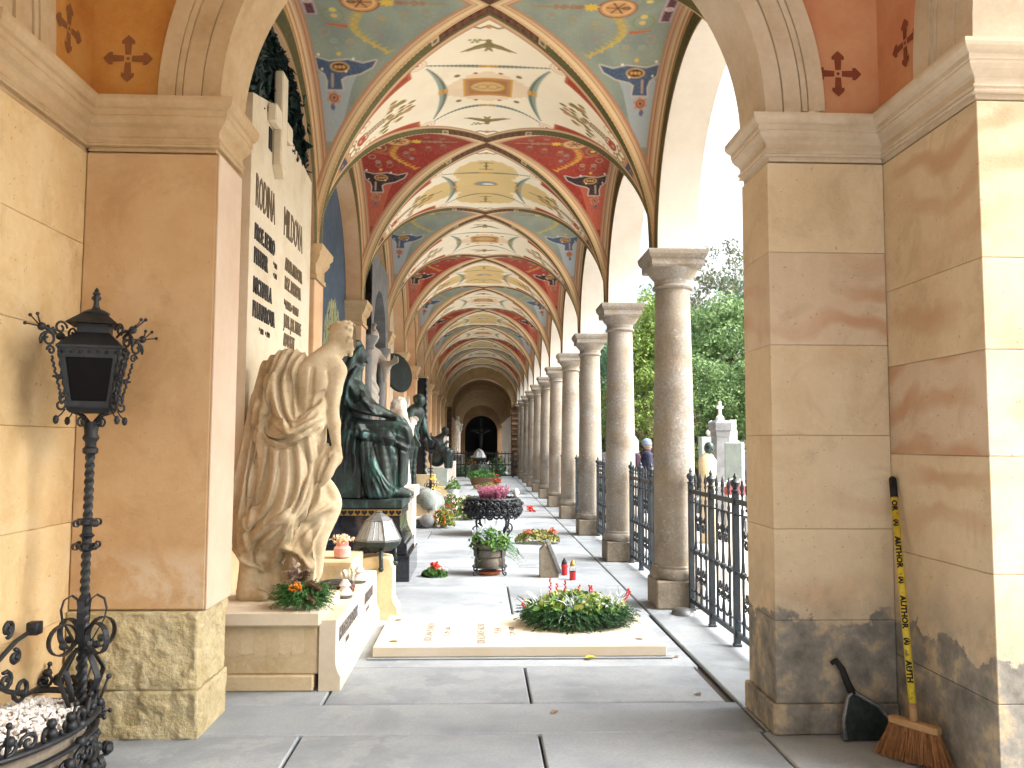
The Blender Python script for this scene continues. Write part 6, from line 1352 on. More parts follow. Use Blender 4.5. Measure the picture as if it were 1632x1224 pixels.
# ---------------------------------------------------------------- flowers, wreaths and pots on the floor
def unit(a): return a / (np.linalg.norm(a, axis=-1, keepdims=True) + 1e-9)
def sprigs(P, D, L, nn, nl, rs, w_=.0022, droop=.3):
    """needled twigs: P start points, D directions"""
    n = len(P); D = unit(D); side = unit(np.cross(D, np.array([.01, .02, 1.]))); up = np.cross(side, D); L = L * rs.uniform(.6, 1.25, (n, 1))
    t = np.linspace(.05, 1, nn)[None, :, None]; C = P[:, None] + D[:, None] * L[:, None] * t - np.array([0, 0, 1.]) * droop * L[:, None] * t ** 2
    an = rs.uniform(0, 2 * pi, (n, nn, 1)); R = side[:, None] * np.cos(an) + up[:, None] * np.sin(an) * .7
    d = unit(R + D[:, None] * .7 + rs.normal(0, .15, (n, nn, 3))); l_ = nl * rs.uniform(.7, 1.2, (n, nn, 1)) * (1.15 - .5 * t)
    e = unit(np.cross(d, R + .01)) * w_
    V = np.stack([C - e, C + e, C + d * l_ + e * .3, C + d * l_ - e * .3], 2).reshape(-1, 3)
    return V, np.arange(len(V)).reshape(-1, 4)
def stuff(name, V, Q, mat, parent):
    o = link(name, np_mesh(name, V, Q, mat, False), parent); o['kind'] = 'stuff'; return o
def blades(P, D, L, w_, rs, bend=.5):
    n = len(P); D = unit(D); L = L * rs.uniform(.6, 1.2, (n, 1)); s_ = unit(np.cross(D, rs.normal(0, 1, (n, 3)))) * w_
    m_ = P + D * L * .55; e = m_ + unit(D + np.array([0, 0, -bend])) * L * .45
    V = np.stack([P - s_ * .5, P + s_ * .5, m_ + s_, m_ - s_, m_ - s_, m_ + s_, e + s_ * .1, e - s_ * .1], 1).reshape(-1, 3)
    return V, np.arange(len(V)).reshape(-1, 4)
def disk(rs, n, rx, ry, r0=0.): 
    a = rs.uniform(0, 2 * pi, n); r = np.sqrt(rs.uniform(r0 * r0, 1, n)); return np.c_[np.cos(a) * r * rx, np.sin(a) * r * ry], a, r
def berries(name, mat, pts, r, parent, n=6):
    mb = MB()
    for p in pts: mb.ball(p, r, n, 4)
    o = mb.obj(name, mat, parent, 'all', False); o['kind'] = 'stuff'; return o
# the cream tomb slab
cs = thing('grave_slab', 'large cream stone grave slab lying on the paving, engraved with two names', 'grave slab', (.30, 6.6, 0), kind='thing')
MB().box(-.76, 1.365, 6.095, 7.20, .012, .085, .004).obj('slab', M['cream'], cs); MB().box(-.80, 1.40, 6.06, 7.24, .002, .010, .001).obj('bedding', M['slab'], cs)
for (x, y) in ((-.63, 6.26), (-.67, 7.0), (1.20, 6.30)):
    o = MB().lathe([(.0, .0862), (.030, .0862), (.033, .0866)], 20, c=(x, y, 0)).obj('socket', M['letter_g'], cs)
IR, IU = (0, 1, 0), (-1, 0, 0)
for t_, x, y, sz, sx in (('JUDR. DANA PLUHAROVA', -.355, 6.27, .088, .60), ('* 23.5.1928 + 4.5.2006', -.225, 6.42, .060, .55), ('JUDR. ALEXANDER HAJDOVSKY', .045, 6.18, .088, .56), ('PLUHAR', .175, 6.50, .088, .65), ('* 13.2.1918 + 14.10.2001', .275, 6.42, .060, .50)):
    lettering(t_, sz, M['letter_f'], cs, (x, y, .0858), IR, IU, sx, .0005)
# the large wreath on it
wr = thing('wreath', 'large oval wreath of fir, holly, silver leaves and red berries on the cream slab', 'wreath', (.78, 6.80, .085), kind='thing'); rs = np.random.RandomState(21)
a = rs.uniform(0, 2 * pi, 760); rr_ = rs.uniform(.5, 1, 760); P = np.c_[np.cos(a) * .38 * rr_, np.sin(a) * .23 * rr_, rs.uniform(.02, .14, 760)]; D = np.c_[np.cos(a) + rs.normal(0, .35, 760), np.sin(a) + rs.normal(0, .35, 760), rs.uniform(-.05, .5, 760)]
stuff('fir_sprigs', *sprigs(P, D, .15, 40, .024, rs, .0030, .25), M['fir'], wr)
n = 330; p2, a, r = disk(rs, n, .42, .26); P = np.c_[p2, .11 + .12 * (1 - r) + rs.uniform(0, .04, n)]
stuff('holly_leaves', *leaf_quads(P, np.c_[p2 * 1.2, np.full(n, .7)], .07, rs, .6, .5, .6), M['leaf'], wr)
n = 170; p2, a, r = disk(rs, n, .42, .26); P = np.c_[p2, .13 + .13 * (1 - r) + rs.uniform(0, .05, n)]; stuff('variegated_leaves', *leaf_quads(P, np.c_[p2, np.full(n, .6)], .055, rs, .6, .5, .7), M['leaf_y'], wr)
cl = [(-.30, -.02), (-.20, .02), (.02, -.08), (.05, .0), (.24, .02), (.30, -.10), (.36, .02), (-.05, -.14)]
P = np.concatenate([np.c_[rs.normal(c[0], .02, 26), rs.normal(c[1], .02, 26), np.full(26, .15)] for c in cl]); D = rs.normal(0, .75, (len(P), 3)) + [0, -.15, .8]; stuff('silver_leaves', *blades(P, D, .15, .0055, rs, .5), M['leaf_s'], wr)
stems = [(-.20, .08, .0, .26), (-.17, .06, .03, .22), (-.09, .1, .02, .24), (.17, .1, -.03, .2), (.34, .0, .10, .19), (.13, .12, .0, .2), (-.36, -.02, -.12, .12), (.02, .12, .03, .2)]
pts = []; mb = MB()
for (x, y, dx, L) in stems:
    mb.tube([(x, y, .10), (x + dx * .5, y, .10 + L * .6), (x + dx, y - .02, .10 + L)], .0025, 4)
    for i in range(9 if L > .14 else 4): t = .45 + .06 * i; pts.append((x + dx * t + rnd.uniform(-.008, .008), y - .015 + rnd.uniform(-.008, .008), .10 + L * t * 1.05))
for i in range(9): pts.append((.395 + i * .006 + rnd.uniform(-.006, .006), -.02 + rnd.uniform(-.008, .008), .18 + i * .011))
mb.obj('stems', M['bark'], wr, 'all', False)['kind'] = 'stuff'; berries('berries', M['berry'], pts, .0085, wr)
P = np.c_[rs.uniform(-.15, .25, 40), rs.uniform(-.16, .0, 40), rs.uniform(.10, .16, 40)]; stuff('brown_bracts', *leaf_quads(P, np.tile([0, -.5, .6], (40, 1)), .045, rs), M['dry'], wr)
# pine-cone wreath at the mourner's feet
w2 = thing('wreath', 'green cypress wreath with pine cones and orange berries at the feet of the stone mourner', 'wreath', (-1.13, 5.45, .497), kind='thing')
a = rs.uniform(0, 2 * pi, 420); rr_ = rs.uniform(.35, 1, 420); P = np.c_[np.cos(a) * .12 * rr_, np.sin(a) * .11 * rr_, rs.uniform(.02, .12, 420)]; D = np.c_[np.cos(a), np.sin(a), rs.uniform(-.1, .8, 420)] + rs.normal(0, .3, (420, 3)); stuff('cypress_sprigs', *sprigs(P, D, .10, 34, .017, rs, .0028, .3), M['fir_l'], w2)
def cone(parent, p, d, L, r, mat):
    d = Vector(d).normalized(); u = d.orthogonal().normalized(); v = d.cross(u); mb = MB(); p = Vector(p)
    for i in range(9):
        t = i / 9; rad = r * sin(pi * min(1, .25 + .75 * t * .95)) + .004
        for j in range(7):
            th = 2 * pi * (j + .5 * (i % 2)) / 7; o_ = u * cos(th) + v * sin(th); s_ = d.cross(o_); b_ = p + d * L * t + o_ * rad * .4
            mb.add([b_ - s_ * .008, b_ + s_ * .008, b_ + o_ * rad * .7 + d * .012 + s_ * .007, b_ + o_ * rad * .7 + d * .012 - s_ * .007], [(0, 1, 2, 3)])
    mb.tube([p, p + d * L], r * .5, 6); return mb.obj('pine_cone', mat, parent, False, False)
for p, d in (((.02, -.10, .10), (.6, -.3, -.35)), ((.04, -.06, .16), (.7, -.2, -.3)), ((-.01, -.03, .17), (.4, -.3, .5))): cone(w2, p, d, .10, .026, M['dry'])
n = 90; P = np.c_[rs.normal(-.06, .035, n), rs.normal(-.04, .03, n), rs.normal(.21, .03, n)]; stuff('dried_petals', *leaf_quads(P, rs.normal(0, 1, (n, 3)), .045, rs, .5, .8), leaf_mat('dried_brown_petals', (.16, .10, .07), (.42, .33, .25), .1), w2)
berries('orange_berries', M['petal_o'], [(-.03 + rnd.uniform(-.035, .035), -.10 + rnd.uniform(-.02, .02), .135 + rnd.uniform(-.025, .03)) for _ in range(28)], .009, w2)
# things on the tomb ledge
bw_ = thing('glass_bowl', 'clear glass bowl with dark earth and red twigs behind the kerb', 'bowl', (-1.07, 6.35, .425), kind='thing')
MB().lathe([(.0, .0), (.09, .004), (.125, .04), (.135, .09), (.12, .15), (.105, .18), (.102, .18), (.115, .15), (.13, .09), (.12, .042), (.085, .010), (.0, .008)], 28).obj('glass', M['clear'], bw_, True, False)
MB().lathe([(0, .012), (.11, .042), (.122, .08), (.0, .085)], 24).obj('earth', M['black'], bw_, True, False); mb = MB()
for i in range(40): a = rnd.uniform(0, 6.28); z = rnd.uniform(.0, .075); r_ = .128 + z * .15; mb.tube([(r_ * cos(a + j * .25), r_ * sin(a + j * .25), z + rnd.uniform(-.006, .006)) for j in range(4)], .004, 4)
o = mb.obj('red_twigs', M['wicker'], bw_, False, False); o['kind'] = 'stuff'
tl0 = None
for i, (x, y) in enumerate(((-.965, 6.08), (-.955, 6.72))):
    if i == 0:
        c_ = tl0 = thing('tealight_holder', 'white fluted candle holder shaped like stacked cones on the kerb, nearer the camera', 'candle holder', (x, y, .436), 0, 'candle holders on the kerb', 'thing')
        MB().lathe([(.045, 0), (.055, .006), (.055, .014), (.04, .018)], 20).obj('foot', M['lead'], c_, True, False)
        cm = mk('white_porcelain', (.66, .63, .60), rough=.3, bmp=0, rv=0)
        MB().lathe([(.05, .02), (.058, .03), (.03, .075), (.026, .082)], 16).obj('lower_cone', cm, c_, False, False); MB().lathe([(.038, .084), (.044, .092), (.022, .125), (.018, .13)], 16).obj('upper_cone', cm, c_, False, False)
    else:
        c_ = copy_tree(tl0, None, 'white fluted candle holder shaped like stacked cones on the kerb, beside the corner post'); c_.location = (x, y, .436)
ja = thing('flower_jar', 'small pink pressed-glass jar with cream flowers on the rear tomb ledge', 'jar', (-1.13, 6.95, .602), kind='thing'); MB().lathe([(.05, 0), (.068, .012), (.07, .08), (.05, .10), (.052, .125), (.046, .125), (.04, .10)], 18).obj('jar_body', M['pink_glass'], ja, True, False)
n = 60; P = np.c_[rs.normal(0, .035, n), rs.normal(0, .035, n), rs.normal(.15, .02, n)]; stuff('petals', *leaf_quads(P, rs.normal(0, 1, (n, 3)) + [0, 0, 1], .04, rs, .8, .5), leaf_mat('cream_petals', (.62, .42, .22), (.80, .70, .55), .2), ja)
# little wreath, pot, wedge, candles on the second grave
def cushion(name, label, x, y, r, mats, seed, h=.07, sq=.7, size=.05, z=.0):
    t = thing(name, label, 'wreath' if 'wreath' in name else 'plant', (x, y, z), kind='thing'); rs = np.random.RandomState(seed)
    for i, (m_, k, s_, zz) in enumerate(mats):
        p2, a, rr_ = disk(rs, k, r, r * sq, 0); P = np.c_[p2, .01 + h * zz * (1 - rr_ ** 2) + rs.uniform(0, h * .5, k)]; stuff(('leaves', 'blossoms', 'berries', 'sprays')[i], *leaf_quads(P, np.c_[p2 / r, np.full(k, .6)], size * s_, rs, .6, .5, .6), M[m_], t)
    return t
t = cushion('wreath', 'small dark green wreath with a red rose beside the black granite tomb', -.52, 9.78, .14, (('leaf', 160, 1.3, .8), ), 3, .07, .75, .05); stuff('dark_leaves', *leaf_quads(np.c_[disk(rs, 110, .14, .10)[0], rs.uniform(.01, .05, 110)], rs.normal(0, 1, (110, 3)) + [0, 0, .5], .06, rs), M['fir'], t)
P = np.c_[rs.normal(.0, .022, 60), rs.normal(-.01, .02, 60), rs.normal(.12, .02, 60)]; stuff('red_rose', *leaf_quads(P, rs.normal(0, .5, (60, 3)) + [0, -.3, .6], .045, rs, .8, .5), M['petal_r'], t); P = np.c_[rs.normal(.08, .03, 30), rs.normal(-.02, .02, 30), rs.normal(.09, .012, 30)]; stuff('pale_blossoms', *leaf_quads(P, rs.normal(0, .5, (30, 3)) + [0, 0, 1], .035, rs, .8), M['petal_w'], t)
pt = thing('flower_pot', 'weathered grey metal flower pot on an iron stand planted with ivy and silver leaves', 'flower pot', (.12, 9.95, 0), kind='thing')
MB().lathe([(.155, .085), (.18, .10), (.185, .16), (.172, .20), (.19, .22), (.195, .32), (.205, .345), (.205, .36), (.185, .36), (.18, .31), (.0, .30)], 26).obj('pot', M['rustpot'], pt, True, False); MB().lathe([(.0, .005), (.12, .005), (.145, .04), (.13, .042), (0, .03)], 22).obj('saucer', M['terracotta'], pt, True, False)
mb = MB(); mb.tube([(.2 * cos(a), .2 * sin(a), .095) for a in np.linspace(0, 2 * pi, 25)[:-1]], .010, 5, True); mb.tube([(.205 * cos(a), .205 * sin(a), .30) for a in np.linspace(0, 2 * pi, 25)[:-1]], .008, 5, True); mb.obj('stand_ring', M['iron'], pt, 'all', False)
for i in range(4):
    a = pi / 4 + i * pi / 2; c_, s_ = cos(a), sin(a); mb = MB(); mb.tube([(.205 * c_, .205 * s_, .33), (.205 * c_, .205 * s_, .10), (.215 * c_, .215 * s_, .04), (.24 * c_, .24 * s_, .012), (.265 * c_, .265 * s_, .02), (.265 * c_, .265 * s_, .045), (.245 * c_, .245 * s_, .05)], .010, 5); mb.obj('leg', M['iron'], pt, 'all', False)
rs = np.random.RandomState(31); n = 420; a = rs.uniform(0, 2 * pi, n); r_ = rs.uniform(0, 1, n) ** .6; P = np.c_[np.cos(a) * r_ * .24, np.sin(a) * r_ * .22, .37 + .15 * (1 - r_ ** 2) + rs.uniform(-.08, .04, n) * r_]; stuff('leaves', *leaf_quads(P, np.c_[np.cos(a), np.sin(a), np.full(n, .6)], .065, rs, .55, .5, .6), M['leaf'], pt)
D = np.c_[np.cos(a[:60]), np.sin(a[:60]) * .7, rs.uniform(.0, .7, 60)]; D[:25] = np.c_[rs.uniform(.6, 1, 25), rs.uniform(-.5, .2, 25), rs.uniform(-.1, .5, 25)]; stuff('drooping_sprays', *sprigs(np.tile([0.06, 0, .36], (60, 1)) + rs.normal(0, .05, (60, 3)), D, .28, 30, .03, rs, .004, .55), M['fir_l'], pt)
P = np.c_[rs.normal(-.02, .07, 110), rs.normal(-.03, .06, 110), rs.normal(.46, .03, 110)]; stuff('silver_leaves', *blades(P, rs.normal(0, .6, (110, 3)) + [0, -.1, .7], .10, .012, rs), M['leaf_s'], pt)
P = np.c_[rs.normal(.13, .02, 20), rs.normal(-.05, .02, 20), rs.normal(.43, .015, 20)]; stuff('orange_blossom', *leaf_quads(P, rs.normal(0, .5, (20, 3)) + [0, -.4, .6], .03, rs, .8), M['petal_o'], pt)
wd = thing('stone_wedge', 'small wedge-shaped grave marker with a slanting dark face leaning back on the paving', 'marker', (.80, 9.75, 0), kind='thing'); mb = MB(); mb.prism([(-.10, 0), (.115, 0), (.115, .06), (.0, .355), (-.045, .375), (-.10, .31)], .16, ax='y', o=(0, -.08, 0)); mb.obj('block', M['plinth'], wd, False, False)
o = MB().box(-.022, .022, -.095, .095, 0, .36, .006).obj('slate', M['grey_stone'], wd, False, False); o.location = (.135, 0, .05); o.rotation_euler = (0, radians(-22), 0)
def candle(x, y, label, body, lid, h, clear):
    t = thing('grave_candle', label, 'candle', (x, y, 0), 0, 'grave candles by the wedge stone', 'thing')
    MB().lathe([(.038, 0), (.042, .006), (.042, .10), (.046, .115)], 20).obj('red_cup' , body, t, True, False)
    if clear: MB().lathe([(.045, .117), (.047, .15), (.035, .19), (.033, .19), (.044, .15), (.042, .117)], 20).obj('clear_cup', M['clear'], t, True, False)
    else: MB().lathe([(.046, .117), (.046, .145), (.04, .15)], 20).obj('cup_rim', body, t, True, False)
    t.scale = (.85, .85, .82)
    z = .19 if clear else .15; MB().lathe([(.038, z), (.040, z + .02), (.030, z + .05), (.016, z + .07), (.010, z + .09), (.0, z + .095)], 16).obj('lid', lid, t, True, False)
candle(1.0, 9.87, 'red glass grave candle with a dark lid nearest the wedge stone', M['red_glass'], M['black'], .25, False); candle(1.06, 9.52, 'grave candle with a red base, clear glass and a gold lid', M['red_glass'], M['gold'], .25, True)
t = cushion('wreath', 'flat olive-green moss wreath with dried orange flowers right of the iron planter', .90, 13.0, .34, (('olive', 420, 1.1, .9), ('leaf_y', 130, .9, 1.0)), 5, .14, .75, .065)
for cx_, cy_ in ((-.14, -.1), (.2, -.05), (.24, .02)): P = np.c_[rs.normal(cx_, .035, 26), rs.normal(cy_, .03, 26), rs.normal(.19, .02, 26)]; stuff('dried_flowers', *leaf_quads(P, rs.normal(0, .5, (26, 3)) + [0, -.3, .7], .05, rs, .8), leaf_mat('dull_red_petals', (.38, .08, .05), (.60, .26, .16), .1), t)
# iron planter with heather
ip = thing('iron_planter', 'round black openwork iron planter on scroll feet filled with pink heather', 'planter', (.22, 14.2, 0), kind='thing')
mb = MB(); mb.tube([(.41 * cos(a), .41 * sin(a), .60 + .012 * sin(a * 30)) for a in np.linspace(0, 2 * pi, 90)[:-1]], .032, 6, True); mb.obj('rope_rim', M['iron'], ip, 'all', False)
MB().lathe([(.0, .30), (.30, .33), (.40, .44), (.42, .58), (.38, .60), (0, .57)], 26).obj('liner', M['black'], ip, True, False)
mb = MB(); rr = random.Random(9)
for i in range(26):
    a = 2 * pi * i / 26
    for z, r0 in ((.53, .475), (.42, .485), (.34, .41)):
        c = Vector((r0 * cos(a), r0 * sin(a), z)); e = Vector((-sin(a), cos(a), 0)); sp_ = [c + e * (p[1]) + Vector((0, 0, p[2])) for p in spiral((0, 0, 0), .065, 1.4, rr.uniform(0, 6), rr.choice((-1, 1)), 10)]; mb.tube(sp_, .016, 4)
        if rr.random() < .8: mb.ball(c + Vector((cos(a), sin(a), 0)) * .02 + e * rr.uniform(-.06, .06), rr.uniform(.02, .04), 6, 4)
o = mb.obj('scroll_work', M['iron'], ip, 'all', False); o['kind'] = 'stuff'
for i in range(4):
    a = -pi / 2 - .9 + i * pi / 2; R_ = lambda r, z: (r * cos(a), r * sin(a), z); mb = MB(); pts = [R_(.30, .34), R_(.36, .24), R_(.34, .12), R_(.30, .05)] + [R_(.36 + .075 * cos(t), .09 + .075 * sin(t)) if True else 0 for t in np.linspace(pi, 3.2 * pi, 12)]
    mb.tube(pts, [.02] * 4 + [.017] * 6 + [.012] * 6, 5); mb.obj('leg', M['iron'], ip, 'all', False)
n = 420; p2, a, r_ = disk(rs, n, .20, .20); P = np.c_[p2, np.full(n, .58)]; D = np.c_[p2 * 1.7, np.full(n, .8)]; stuff('heather', *sprigs(P, D, .22, 16, .028, rs, .006, .0), M['heather'], ip); stuff('heather_stems', *blades(P[:150], D[:150], .2, .006, rs, 0), M['fir'], ip)
wt = thing('white_candle', 'small white cup candle on the far rim of the iron planter', 'candle', (.62, 14.25, .63), kind='thing'); MB().lathe([(.04, 0), (.05, .02), (.05, .09), (.03, .13), (.0, .15)], 14).obj('cup', M['white_stone'], wt, True, False)
# further along
def pot(label, x, y, r, h, mat, plant, seed, ph=.25, size=.07, n=220):
    t = thing('flower_pot', label, 'flower pot', (x, y, 0), kind='thing'); MB().lathe([(r * .72, 0), (r * .78, h * .05), (r * .95, h * .8), (r * 1.05, h * .82), (r * 1.05, h), (r * .92, h), (r * .9, h * .85), (0, h * .85)], 20).obj('pot', mat, t, True, False); rs = np.random.RandomState(seed)
    for i, m_ in enumerate(plant): k = n // (1 + i); p2, a, rr_ = disk(rs, k, r * 1.25, r * 1.2); P = np.c_[p2, h + ph * (1 - rr_ ** 2) * rs.uniform(.3, 1, k)]; stuff(('leaves', 'blossoms', 'sprays')[i], *leaf_quads(P, np.c_[p2 / r, np.full(k, .7)], size, rs, .6, .5), M[m_], t)
    return t
pot('orange terracotta bowl with white and pink flowers near the rock mound', -.68, 19.6, .165, .14, M['terracotta'], ('leaf', 'petal_w'), 41, .26, .07); pot('white square-looking planter with a small green shrub by the far tombs', -.76, 23.3, .17, .26, M['white_stone'], ('leaf',), 42, .34, .08)
pot('wide brown bowl with spiky green plants in the middle of the far floor', .05, 30.6, .46, .30, M['terracotta'] if False else mk('brown_clay', (.26, .16, .10), rough=.8), ('fir_l', 'leaf'), 43, .30, .10, 420)
def bush(label, x, y, r, h, mats, seed, n=260, size=.09, cat='plant'):
    t = thing('potted_plant' if cat == 'plant' else cat, label, cat, (x, y, 0), kind='thing'); rs = np.random.RandomState(seed)
    MB().lathe([(r * .3, 0), (r * .36, h * .22), (0, h * .2)], 14).obj('pot', M['plinth'], t, True, False)
    for i, m_ in enumerate(mats): k = n // (1 + i); p2, a, rr_ = disk(rs, k, r, r); P = np.c_[p2, h * rs.uniform(.15, 1, k) * (1 - .5 * rr_ ** 2)]; stuff(('leaves', 'blossoms', 'sprays')[i], *leaf_quads(P, np.c_[p2 / r, np.full(k, .5)], size, rs, .5, .5), M[m_], t)
    return t
bush('bushy yellow-green plant with cream flowers behind the iron planter', -.25, 17.0, .34, .50, ('leaf', 'leaf_y', 'petal_w'), 44, 420, .085); bush('leafy green and orange plant beside the grey urn by the rock mound', -.66, 15.35, .20, .40, ('leaf', 'leaf_y', 'petal_o'), 45, 260, .07)
bush('bunch of yellow flowers hanging by the far iron lamp post', -1.12, 20.3, .17, 1.05, ('petal_y',), 46, 40, .09)
t = cushion('plant', 'low spreading yellow-green plant in front of the brown bowl', .25, 27.6, .48, (('leaf_y', 320, 1, .8), ('leaf', 200, 1, .8)), 47, .16, .6, .10); t = bush('red and green plant right of the brown bowl', .58, 31.2, .2, .42, ('petal_r', 'leaf'), 48, 120, .10)
ur = thing('grey_urn', 'small grey round urn lying on its side by the stone blocks', 'urn', (-.95, 15.22, 0), kind='thing'); o = MB().lathe([(.05, -.16), (.09, -.15), (.17, -.06), (.18, .03), (.13, .12), (.07, .16), (.09, .19), (0, .19)], 18).obj('urn_body', M['grey_stone'], ur, True, False); o.location = (0, 0, .135); o.scale = (.75, .75, .75); o.rotation_euler = (0, radians(-75), 0)
ld = thing('red_flower_head', 'single red flower head lying on the far paving', 'flower', (1.15, 18.95, 0), kind='thing'); n = 40; stuff('petals', *leaf_quads(np.c_[rs.normal(0, .05, n), rs.normal(0, .05, n), rs.uniform(.01, .12, n)], rs.normal(0, 1, (n, 3)) + [0, 0, 1], .08, rs, .8), M['petal_r'], ld)
tw = thing('fallen_twig', 'dark green fallen twig lying on the far paving', 'twig', (.95, 25.4, 0), kind='thing'); stuff('needles', *sprigs(np.c_[rs.uniform(-.35, .35, 14), rs.uniform(-.3, .3, 14), np.full(14, .03)], rs.normal(0, 1, (14, 3)) * [1, .6, .1], .35, 26, .06, rs, .008, .0), M['fir'], tw)
# fallen leaves and specks
def dead_leaf(label, x, y, z, s_, mat, rz, name='fallen_leaf'):
    t = MB(); pts = [(-.5, 0), (-.2, .22), (.0, .3), (.25, .2), (.5, .05), (.25, -.2), (0, -.28), (-.25, -.15)]; vs = [(px * s_, py * s_, abs(py) * s_ * .5 + .003) for px, py in pts] + [(0, 0, .004)]
    t.add(vs, [(i, (i + 1) % 8, 8) for i in range(8)]); o = t.obj(name, mat); o.location = (x, y, z); o.rotation_euler = (0, 0, rz); tag(o, label, 'leaf', 'fallen leaves on the paving'); return o
dead_leaf('yellow fallen leaf lying against the front edge of the cream slab', .80, 6.05, .012, .09, M['petal_y'], .3); dead_leaf('curled brown leaf lying on the front paving slab below the cream slab', .44, 4.88, .001, .07, M['dry'], 1.0); dead_leaf('dark curled leaf on the paving near the right pier', 1.36, 5.2, .001, .06, M['dry'], 1.8); dead_leaf('reddish leaf at the right front corner of the cream slab', 1.44, 6.1, .001, .06, M['dry'], .6)
rr = random.Random(12)
for i in range(18):
    o = dead_leaf('tiny dark speck of dry leaf on the grey paving', rr.uniform(-.6, 1.8), rr.uniform(4.2, 14), .001, rr.uniform(.015, .04), M['dry'], rr.uniform(0, 6))
# cross railing at the end of the painted bays with plants behind
fr = thing('cross_railing', 'dark iron railing closing off the corridor at the end of the painted bays', 'fence', (CX, 37.3, 0), kind='thing')
for i in range(5): MB().box(CX - 1.42 + i * .71 - .03, CX - 1.42 + i * .71 + .03, 37.27, 37.33, 0, 1.22, .005).obj('post', M['iron'], fr)
for z in (.08, .55, 1.05): MB().box(CX - 1.45, CX + 1.45, 37.285, 37.315, z, z + .05, .004).obj('rail', M['iron'], fr)
bar = MB().box(-.014, .014, -.01, .01, .1, 1.18, .002).mesh('bar', M['iron']); sw = MB().tube(spiral((0, 0, .8), .10, 1.3, 0, 1, 10, 'xz'), .014, 4).tube(spiral((0, 0, .33), .09, 1.3, 2, -1, 10, 'xz'), .014, 4).mesh('scroll', M['iron'])
for i in range(20): o = link('bar', bar, fr); o.location = (-1.35 + i * .142, 0, 0)
for i in range(10): o = link('scroll', sw, fr); o.location = (-1.28 + i * .284, .015, 0)
bush('red flowering plant behind the cross railing', -.35, 38.6, .3, 1.1, ('leaf', 'petal_r'), 50, 200, .12); bush('green shrub behind the cross railing near the right', .85, 38.4, .35, 1.0, ('fir_l', 'leaf'), 51, 260, .14); bush('dark green low plants behind the cross railing on the left', -.75, 38.2, .35, .6, ('fir_l',), 52, 260, .14); bush('mixed pale flowers behind the cross railing', .35, 38.8, .35, .7, ('leaf', 'petal_w'), 53, 240, .12)
fln = copy_tree(ln, None, 'grey metal grave lantern standing on a dark pot before the cross railing'); fln.location = (-.05, 34.5, .62); fln.scale = (1.5, 1.5, 1.5); dpn = thing('dark_pot', 'dark green pot under the far grey lantern', 'pot', (-.05, 34.5, 0), kind='thing'); MB().lathe([(.26, 0), (.34, .1), (.40, .55), (.36, .66), (0, .66)], 18).obj('pot', M['bronze'], dpn, True, False)
# ---------------------------------------------------------------- iron lamp post at the left
IR_ = M['iron']
LX, LY = -1.86, 4.04
lp = thing('lamp_post', 'black wrought iron lamp post with twisted shaft and a square scrolled lantern', 'lamp', (LX, LY, 0), .27, None, 'thing')
def twist(mb, z0, z1, r, turns, n=40):
    vs = []; fs = []
    for i in range(n + 1):
        t = i / n; a = turns * 2 * pi * t
        for k in range(4):
            for (rad, da) in ((r * 1.25, 0), (r * .86, pi / 4)): th = a + k * pi / 2 + da; vs.append((rad * cos(th), rad * sin(th), z0 + (z1 - z0) * t))
    for i in range(n):
        for k in range(8): k2 = (k + 1) % 8; fs.append((i * 8 + k, i * 8 + k2, i * 8 + 8 + k2, i * 8 + 8 + k))
    mb.add(vs, fs)
mb = MB(); twist(mb, .0, .74, .0215, 4.5, 90); twist(mb, .74, 1.60, .0185, 5.5, 110); mb.obj('shaft', IR_, lp, 40, False)
MB().lathe([(.024, 1.04), (.034, 1.05), (.034, 1.075), (.022, 1.08), (.022, 1.10), (.036, 1.115), (.022, 1.13), (.022, 1.16), (.034, 1.17), (.034, 1.19), (.022, 1.20)], 12).obj('collar', IR_, lp, True, False)
MB().lathe([(.022, 1.50), (.036, 1.51), (.036, 1.53), (.026, 1.54), (.026, 1.56), (.04, 1.58), (.03, 1.60), (.035, 1.64), (.03, 1.66)], 12).obj('collar', IR_, lp, True, False)
def strap(mb, pts, w_, th, a):
    """flat iron strap bent in the vertical plane at angle a: pts (r, z)"""
    c_, s_ = cos(a), sin(a); vs = []; fs = []
    for i, (r, z) in enumerate(pts):
        p0, p1 = pts[max(i - 1, 0)], pts[min(i + 1, len(pts) - 1)]; d = Vector((p1[0] - p0[0], p1[1] - p0[1])).normalized(); n_ = Vector((-d.y, d.x)) * th
        for (o, e) in ((-1, -1), (1, -1), (1, 1), (-1, 1)): rr_ = r + n_.x * o; zz = z + n_.y * o; vs.append((rr_ * c_ - s_ * w_ * e, rr_ * s_ + c_ * w_ * e, zz))
    for i in range(len(pts) - 1):
        for k in range(4): k2 = (k + 1) % 4; fs.append((4 * i + k, 4 * i + k2, 4 * i + 4 + k2, 4 * i + 4 + k))
    fs += [(3, 2, 1, 0), tuple(4 * (len(pts) - 1) + k for k in range(4))]; mb.add(vs, fs)
def arc2(c, r, a0, a1, n=12, r1=None): return [(c[0] + (r + ((r1 or r) - r) * i / n) * cos(a0 + (a1 - a0) * i / n), c[1] + (r + ((r1 or r) - r) * i / n) * sin(a0 + (a1 - a0) * i / n)) for i in range(n + 1)]
